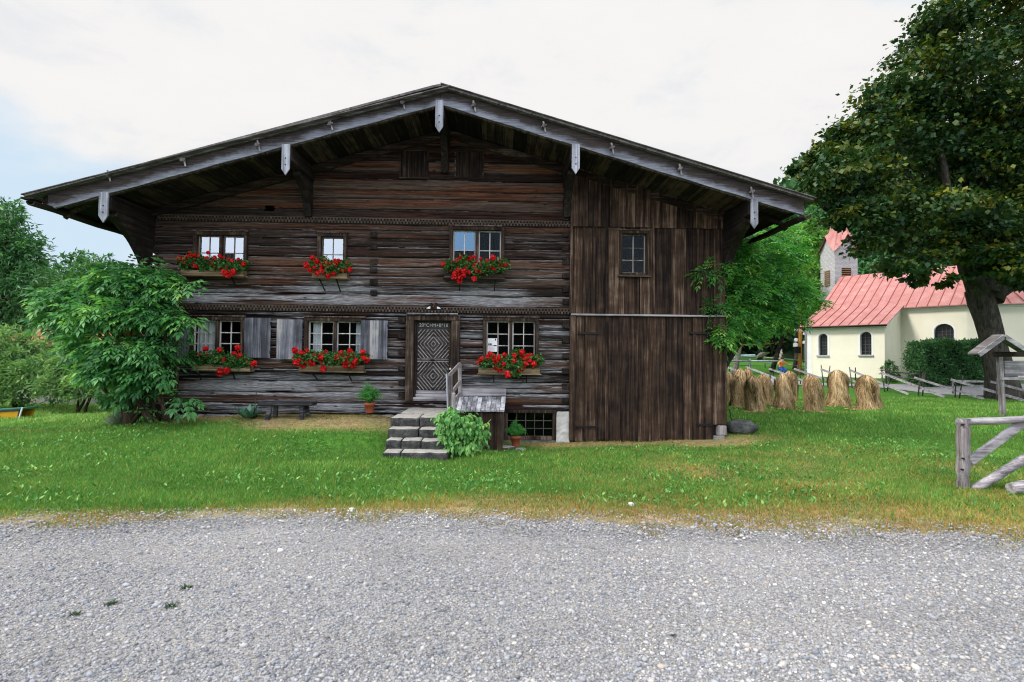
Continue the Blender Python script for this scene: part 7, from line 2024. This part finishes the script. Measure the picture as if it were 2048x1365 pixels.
# grass-like tuft by the fern
# bench
BYY = 12.35
x0, x1, z0, z1 = rect(522, 797, 630, 811, Y=BYY)
zg = gz1((x0 + x1) / 2, BYY)
bench = thing('plank_bench', 'low dark wooden plank bench against the log wall', 'bench', ((x0 + x1) / 2, BYY, zg))
zs_ = P(575, 803, BYY).z
mb = MB(); mb.prism([(x0, BYY - 0.19, zs_), (x1, BYY - 0.19, zs_), (x1 + 0.0, BYY + 0.17, zs_), (x0 + 0.1, BYY + 0.17, zs_)], (0, 0, -0.085), 0.4)
M['benchw'] = mat_wood('dark bench wood', [(0.006, 0.006, 0.007), (0.016, 0.016, 0.019), (0.04, 0.04, 0.048), (0.12, 0.12, 0.14)], 'x', 0.5)
mb.build('seat', M['benchw'], bench, bevel=0.015)
for (px, dy, dx) in ((541, -0.13, -0.05), (552, 0.10, -0.03), (604, -0.13, 0.02), (612, 0.10, 0.05)):
    a_ = P(px, 812, BYY + dy); a_.z = zs_ - 0.07
    mb = MB(); mb.bar(a_, (a_.x + dx, a_.y + (-0.05 if dy < 0 else 0.05), gz1(a_.x, a_.y) - 0.04), 0.09, 0.09, random.random(), up=(0, 1, 0)); mb.build('leg', M['benchw'], bench, bevel=0.012)
# broad blue-green plant left of the bench
bp_ = P(494, 838, 12.2); bp_.z = gz1(bp_.x, 12.2)
bpl = thing('broad_leaf_plant', 'rosette of broad blue green leaves left of the bench', 'plant', bp_)
rg = np.random.default_rng(91)
mb = MB()
for i in range(34):
    th = rg.uniform(0, 2 * PI); L = rg.uniform(0.18, 0.42); e = rg.uniform(0.25, 1.2); wd = rg.uniform(0.07, 0.13)
    d = Vector((math.cos(th) * math.cos(e), math.sin(th) * math.cos(e), math.sin(e))); s_ = Vector((-math.sin(th), math.cos(th), 0)); up_ = s_.cross(d) * -1
    b0 = bp_ + Vector((math.cos(th), math.sin(th), 0)) * 0.06 + Vector((0, 0, 0.02))
    V = []; n6 = 6
    for j in range(n6 + 1):
        u = j / n6; c_ = b0 + d * L * u - Vector((0, 0, 1)) * 0.22 * L * u * u * (1.2 - e * 0.5); w_ = wd * math.sin(PI * min(0.97, 0.08 + u * 0.9)) ** 0.7
        V += [c_ - s_ * w_ * 0.5 + Vector((0, 0, 0.014)), c_, c_ + s_ * w_ * 0.5 + Vector((0, 0, 0.014))]
    Fq = []
    for j in range(n6):
        for q in range(2): Fq.append((j * 3 + q, j * 3 + q + 1, (j + 1) * 3 + q + 1, (j + 1) * 3 + q))
    mb.add(V, Fq, rg.random(), True)
mb.build('foliage', M['bluegreen'], bpl)
mb = MB(); mb.tube([bp_ + Vector((0.12, 0.05, 0)), bp_ + Vector((0.17, 0.05, 0.62))], 0.009, 5); mb.build('flower_stalk', M['twig'], bpl)
# lavender tuft by the elder
lv = P(240, 850, 12.3); lv.z = gz1(lv.x, 12.3)
lav = thing('lavender_bush', 'low rounded grey green lavender bush left of the elder stump', 'plant', lv)
k = 2600; th = rg.uniform(0, 2 * PI, k); e = rg.uniform(0.15, 1.5, k)
D = np.stack([np.cos(th) * np.cos(e), np.sin(th) * np.cos(e), np.sin(e)], 1); C = np.array(lv) + D * rg.uniform(0.02, 0.2, (k, 1)) * np.array([1.2, 1, 1.0])
leaves('foliage', M['lavender'], lav, C, D + rg.normal(size=(k, 3)) * .15, rg.normal(size=(k, 3)), rg.uniform(0.08, 0.17, k), np.full(k, 0.010), rg.random(k), 0.02)
# boulder at the barn corner
c = P(1482, 853, 13.3)
m, n = newmat('lichen boulder'); co = objco(n); a = n.noise(co, 3.5, 8, 0.7); b = n.noise(co, 12, 5, 0.6)
cc_ = n.ramp(a, [(0.35, (0.022, 0.024, 0.027)), (0.52, (0.07, 0.075, 0.078)), (0.68, (0.17, 0.175, 0.175))])
cc_ = n.mix(n.ramp(b, [(0.58, 0.0), (0.70, 0.6)]), cc_, (0.15, 0.14, 0.06))
M['boulder'] = finish(m, n, principled(n, cc_, 0.9, a, 0.8, 0.05, 0.2).outputs[0])
nu, nv = 20, 36; V = []; Fq = []
for i in range(nu + 1):
    for j in range(nv):
        ph = PI * i / nu; th = 2 * PI * j / nv
        d = Vector((math.sin(ph) * math.cos(th), math.sin(ph) * math.sin(th), math.cos(ph)))
        r = 1 + 0.32 * (fbm(np.array([d.x * 1.6 + 5]), np.array([d.y * 1.6 + d.z * 2.1 + 5]), 5, 3)[0] - 0.5)
        V.append(c + Vector((d.x * 0.39 * r, d.y * 0.33 * r, (abs(d.z) ** 0.75) * (1 if d.z > 0 else -1) * 0.18 * r - 0.03)))
for i in range(nu):
    for j in range(nv): Fq.append((i * nv + j, (i + 1) * nv + j, (i + 1) * nv + (j + 1) % nv, i * nv + (j + 1) % nv))
mb = MB(); mb.add(V, Fq, 0.5, True); tag(mb.build('boulder', M['boulder']), 'rounded grey boulder against the right foot of the barn', 'boulder')
mb = MB(); v_, f_ = rough_block(F(1425, 880).x, F(1447, 880).x, FY - 0.12, FY + 0.15, -0.5, F(1436, 871).z, 0.06, 0.02, 301); mb.add(v_, f_, 0.5); tag(mb.build('corner_stone', M['stone']), 'pale flat stone under the right corner post of the barn', 'stone')
mb = MB(); a_ = P(1465, 850, 13.6); b_ = P(1459, 820, 13.9); mb.bar(a_, b_, 0.02, 0.03); tag(mb.build('leaning_stick', M['iron']), 'thin dark stick leaning on the barn corner behind the boulder', 'stick')
# yellow trough at the far left
TY = 15.5
tr = P(10, 846, TY); tgz = gz1(tr.x, TY)
trough = thing('canvas_trough', 'orange yellow canvas trough with green netted top at the left edge', 'trough', (tr.x, TY, tgz))
M['yellow'] = mat_plain('orange yellow canvas', (0.66, 0.34, 0.015), 0.75, 0.12, 3, 0.3)
M['teal'] = mat_plain('teal netting', (0.02, 0.16, 0.11), 0.7, 0.6, 60)
a0_, a1_ = P(-70, 852, TY), P(36, 841, TY); t0_, t1_ = P(-80, 828, TY), P(42, 820, TY)
mb = MB(); mb.prism([a0_, a1_, t1_, t0_][::1], (0, 0.06, 0), 0.5); mb.prism([a0_ + Vector((0, 0.4, 0)), t0_ + Vector((0, 0.43, 0)), t1_ + Vector((0, 0.43, 0)), a1_ + Vector((0, 0.4, 0))], (0, 0.06, 0), 0.5)
mb.build('side_panel', M['yellow'], trough)
mb = MB(); mb.prism([t0_ + Vector((0, 0, 0.002)), t1_ + Vector((0, 0, 0.002)), t1_ + Vector((0.05, 0.5, 0.002)), t0_ + Vector((0, 0.5, 0.002))], (0, 0, 0.05), 0.5); mb.build('net_top', M['teal'], trough)
mb = MB(); mb.bar(a1_ + Vector((0.03, -0.03, -0.03)), t1_ + Vector((0.06, -0.03, 0.06)), 0.03, 0.03); mb.build('corner_stay', M['white'], trough)
mb = MB(); mb.bar(a1_ + Vector((0, -0.02, 0)), t1_ + Vector((0, -0.02, 0)), 0.03, 0.05); mb.bar(t0_ + Vector((0, -0.02, 0)), t1_ + Vector((0, -0.02, 0)), 0.03, 0.05); mb.build('dark_edging', M['ink'], trough)

# ================================================================== GRASS AND GRAVEL (uncountable)
m, n = newmat('grass blade')
t = attr(n, 'tone'); dr_ = attr(n, 'dry')
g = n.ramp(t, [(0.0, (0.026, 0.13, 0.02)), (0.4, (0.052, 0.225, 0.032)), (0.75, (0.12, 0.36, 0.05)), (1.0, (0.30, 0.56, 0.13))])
s = n.ramp(t, [(0.0, (0.24, 0.11, 0.025)), (0.5, (0.46, 0.26, 0.06)), (1.0, (0.64, 0.48, 0.20))])
col = n.mix(dr_, g, s)
d_ = principled(n, col, 0.6, None, spec=0.25); tr_ = n.n('ShaderNodeBsdfTranslucent', ins={'Color': col})
M['grass'] = finish(m, n, n.n('ShaderNodeMixShader', ins={0: 0.3, 1: d_.outputs[0], 2: tr_.outputs[0]}).outputs[0])
def hidden(x, y): return (y > FY + 0.1) & (y < YB) & (x > XL) & (x < XR)
def blades(xr, yr, dens, h0, h1, w, seed, keepf=None):
    rg = np.random.default_rng(seed)
    k = int((xr[1] - xr[0]) * (yr[1] - yr[0]) * dens)
    x = rg.uniform(*xr, k); y = rg.uniform(*yr, k)
    ok = (np.abs(x) < y * 1.12 + 1.6) & ~hidden(x, y)
    x, y = x[ok], y[ok]
    e = y - edge_y(x)
    dd, stt = dryness(x, y)
    sparse = np.clip((e + 0.14 + 1.5 * (fbm(x * 2.6, y * 3.5, 3, 3) - 0.47)) / 0.45, 0, 1) * (1 - 0.5 * stt)
    patch = fbm(x * 1.7, y * 1.7, 88, 3)
    ok = rg.random(len(x)) < sparse
    if keepf is not None: ok &= keepf(x, y)
    x, y, dd, patch, stt = x[ok], y[ok], dd[ok], patch[ok], stt[ok]
    k = len(x); z = gz(x, y)
    h = rg.uniform(h0, h1, k) * (0.65 + 0.9 * patch) * (1 - 0.25 * dd)
    th = rg.uniform(0, 2 * PI, k); lean = rg.uniform(0.1, 0.9, k) + 0.5 * stt
    D = np.stack([np.cos(th) * lean, np.sin(th) * lean, np.ones(k)], 1)
    C = np.stack([x, y, z - 0.004], 1)
    N = np.stack([-np.sin(th), np.cos(th), rg.normal(size=k) * .3], 1)
    S = unit(np.cross(unit(D), N)); Du = unit(D); wv_ = (w * rg.uniform(.6, 1.4, k))[:, None]; hh_ = h[:, None]
    S = np.stack([np.cos(th * 7.3), np.sin(th * 7.3), np.zeros(k)], 1)
    bend = np.stack([np.cos(th), np.sin(th), -0.4 * np.ones(k)], 1) * (0.35 * h * lean)[:, None]
    V = np.stack([C - S * wv_, C + S * wv_, C + Du * hh_ * 0.55 + S * wv_ * 0.8, C + Du * hh_ * 0.55 - S * wv_ * 0.8, C + Du * hh_ + bend], 1).reshape(-1, 3)
    i = np.arange(k)[:, None] * 5
    Fc = np.concatenate([i + np.array([[0, 1, 2]]), i + np.array([[0, 2, 3]]), i + np.array([[3, 2, 4]])], 1).reshape(-1, 3)
    tn = np.clip(0.25 * rg.random(k) + 0.55 * rg.random(k) ** 1.5 + 0.6 * (patch - 0.4) + 0.32 * ((x < -8) & (y > 12.5)) + 0.1 * (y > 13.2), 0, 1)  # left meadow blades lightened: sunlight painted into their tone
    # single blades differ in dryness
    db = np.clip(np.where(rg.random(k) < 0.75 * dd, 0.8, 0.12) + rg.normal(0, 0.15, k), 0, 1)
    return V, Fc, np.repeat(tn, 3), np.repeat(db, 3)
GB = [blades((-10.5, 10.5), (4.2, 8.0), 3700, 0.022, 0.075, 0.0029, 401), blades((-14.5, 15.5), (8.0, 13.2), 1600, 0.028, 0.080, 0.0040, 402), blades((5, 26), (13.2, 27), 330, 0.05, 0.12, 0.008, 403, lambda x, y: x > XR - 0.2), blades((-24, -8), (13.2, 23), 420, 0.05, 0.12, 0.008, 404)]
off = 0; Vs, Fs, Ts, Ds = [], [], [], []
for V, Fc, t, d in GB: Vs.append(V); Fs.append(Fc + off); Ts.append(t); Ds.append(d); off += len(V)
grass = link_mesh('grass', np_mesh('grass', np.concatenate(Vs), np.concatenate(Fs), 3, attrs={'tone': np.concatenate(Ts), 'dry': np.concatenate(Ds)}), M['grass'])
tag(grass, 'short green and straw coloured lawn grass', 'grass', kind='stuff')
# broad-leaved weeds mixed in the lawn
rg = np.random.default_rng(405)
k = 24000; x = rg.uniform(-11, 10, k); y = rg.uniform(6.2, 12.9, k)
pt_ = fbm(x * 0.8, y * 0.8, 120, 3); dd, stt = dryness(x, y)
ok = (np.abs(x) < y) & (rg.random(k) < np.clip((pt_ - 0.40) * 4, 0, 1)) & (dd < 0.75) & ((x < -3.3) | (x > -1.2) | (y < 9.8))
x, y = x[ok], y[ok]; k = len(x)
C = np.stack([x, y, gz(x, y) + rg.uniform(0.0, 0.02, k)], 1); th = rg.uniform(0, 2 * PI, k); D = np.stack([np.cos(th), np.sin(th), rg.uniform(0.2, 1.3, k)], 1)
Ls = rg.uniform(0.03, 0.085, k)
weeds = leaves('lawn_weeds', M['hydrangea'], None, C, D, np.stack([rg.normal(size=k) * .3, rg.normal(size=k) * .3, np.ones(k)], 1), Ls, Ls * 0.45, rg.random(k) ** 1.5 * 0.85, 0.1)
tag(weeds, 'small broad leaved weeds and clover in the lawn', 'weeds', kind='stuff')

# gravel stones: squashed icosahedra
ph_ = (1 + 5 ** 0.5) / 2
ico = np.array([(-1, ph_, 0), (1, ph_, 0), (-1, -ph_, 0), (1, -ph_, 0), (0, -1, ph_), (0, 1, ph_), (0, -1, -ph_), (0, 1, -ph_), (ph_, 0, -1), (ph_, 0, 1), (-ph_, 0, -1), (-ph_, 0, 1)]); ico /= np.linalg.norm(ico[0])
icf = np.array([(0, 11, 5), (0, 5, 1), (0, 1, 7), (0, 7, 10), (0, 10, 11), (1, 5, 9), (5, 11, 4), (11, 10, 2), (10, 7, 6), (7, 1, 8), (3, 9, 4), (3, 4, 2), (3, 2, 6), (3, 6, 8), (3, 8, 9), (4, 9, 5), (2, 4, 11), (6, 2, 10), (8, 6, 7), (9, 8, 1)])
m, n = newmat('gravel stones')
t = attr(n, 'tone'); c = n.ramp(t, [(0.0, (0.04, 0.046, 0.06)), (0.16, (0.105, 0.125, 0.165)), (0.38, (0.20, 0.22, 0.265)), (0.62, (0.30, 0.315, 0.35)), (0.82, (0.42, 0.41, 0.395)), (0.92, (0.38, 0.32, 0.25)), (1.0, (0.68, 0.68, 0.68))])
nz = n.noise(objco(n), 90, 3, 0.6)
M['pebble'] = finish(m, n, principled(n, n.mix(0.25, c, n.ramp(nz, [(0.3, (0.2, 0.2, 0.21)), (0.7, (0.6, 0.59, 0.58))])), 0.85, nz, 0.3, 0.004, 0.2).outputs[0])
rg = np.random.default_rng(500)
k = 104000
y = 2.55 + (6.0 - 2.55) * rg.random(k) ** 1.15; x = rg.uniform(-1, 1, k) * (y * 1.10 + 0.6)
e = edge_y(x) - y
ok = (rg.random(k) < np.clip(1.0 + (e - 0.10) / 0.6, 0.0, 1)) & (e > -0.6)
x, y = x[ok], y[ok]; k = len(x)
track = np.exp(-((y - 3.35 - 0.05 * x) / 0.22) ** 2) + np.exp(-((y - 4.75 - 0.05 * x) / 0.20) ** 2)
ok = rg.random(k) > 0.45 * track * (0.4 + fbm(x * 0.7, y * 2, 19, 3)); x, y = x[ok], y[ok]; k = len(x)
sz = np.exp(rg.normal(math.log(0.0053), 0.45, k)); sz = np.clip(sz, 0.003, 0.024)
Vv = ico[None] * (1 + rg.uniform(-0.22, 0.22, (k, 12, 1)))
ax = rg.uniform(0.75, 1.3, (k, 1, 3)); ax[:, :, 2] *= 0.62
Vv = Vv * ax * sz[:, None, None]
th = rg.uniform(0, 2 * PI, k); ct_, st_ = np.cos(th)[:, None], np.sin(th)[:, None]
X = Vv[:, :, 0] * ct_ - Vv[:, :, 1] * st_; Y = Vv[:, :, 0] * st_ + Vv[:, :, 1] * ct_; Z = Vv[:, :, 2] + rg.uniform(-.15, .15, (k, 1)) * Vv[:, :, 0]
zb = np.maximum(gz(x, y), 0) + 0.012
V = np.stack([X + x[:, None], Y + y[:, None], Z + (zb + sz * 0.22)[:, None]], 2).reshape(-1, 3)
Fc = (np.arange(k)[:, None, None] * 12 + icf[None]).reshape(-1, 3)
tn = np.repeat(np.clip(rg.beta(1.5, 1.6, k) + 0.5 * (fbm(x * 0.6, y * 1.6, 33, 4) - 0.5), 0, 1), 20)
gs = link_mesh('gravel_stones', np_mesh('gravel_stones', V, Fc, 3, attrs={'tone': tn}), M['pebble'])
tag(gs, 'loose grey gravel stones', 'gravel', kind='stuff')
# a few bigger stones one can point at
def rock(px, py, r, lab, mat='step', sq=0.7):
    p = on_ground(px, py); v_ = []; 
    rg = np.random.default_rng(int(px)); nu, nv = 8, 12; V = []; Fq = []
    for i in range(nu + 1):
        for j in range(nv):
            ph = PI * i / nu; th = 2 * PI * j / nv; d = Vector((math.sin(ph) * math.cos(th), math.sin(ph) * math.sin(th), math.cos(ph)))
            rr_ = 1 + 0.5 * (fbm(np.array([d.x * 1.7 + px]), np.array([d.y * 1.7 + d.z * 1.9]), int(px), 2)[0] - 0.5)
            V.append(p + Vector((d.x * r * rr_, d.y * r * rr_, d.z * r * sq * rr_ + r * 0.35)))
    for i in range(nu):
        for j in range(nv): Fq.append((i * nv + j, (i + 1) * nv + j, (i + 1) * nv + (j + 1) % nv, i * nv + (j + 1) % nv))
    mb = MB(); mb.add(V, Fq, 0.5, False); tag(mb.build('stone', M[mat]), lab, 'stone')
M['palestone'] = mat_plain('pale stone', (0.55, 0.53, 0.48), 0.9, 0.2, 20)
rock(542, 1246, 0.034, 'largest dark grey stone on the gravel at lower left', 'stone')
rock(1029, 1293, 0.022, 'cream pebble low in the middle of the gravel', 'palestone')
rock(1262, 1013, 0.042, 'white stone lying in the dry grass right of centre', 'palestone')
rock(704, 1022, 0.035, 'pale stone at the grass edge left of the steps', 'palestone')
rock(750, 1232, 0.022, 'brown grey pebble in the middle left of the gravel', 'stone')

for i, (px, py, r, lab) in enumerate(((372, 1188, 0.035, 'small green weed tuft highest on the left of the gravel'), (343, 1222, 0.035, 'dark green weed tuft on the gravel below the highest one'), (222, 1222, 0.032, 'yellowish weed tuft in the left of the gravel'), (150, 1240, 0.03, 'weed tuft farthest left on the gravel'), (1345, 1278, 0.02, 'tiny weed on the right half of the gravel'))):
    p = on_ground(px, py); t_ = np.random.default_rng(700 + i); k = 60
    th = t_.uniform(0, 2 * PI, k); C = np.array([p.x, p.y, 0.012]) + np.stack([np.cos(th), np.sin(th), np.zeros(k)], 1) * t_.uniform(0, r, (k, 1))
    D = np.stack([np.cos(th), np.sin(th), t_.uniform(0.2, 1.5, k)], 1); L = t_.uniform(0.5, 1.0, k) * r
    tag(leaves('weed_tuft', M['maple'], None, C, D, np.stack([t_.normal(size=k) * .3, t_.normal(size=k) * .3, np.ones(k)], 1), L, L * 0.25, t_.random(k) * 0.5, 0.1), lab, 'weed', 'weed tufts on the gravel')
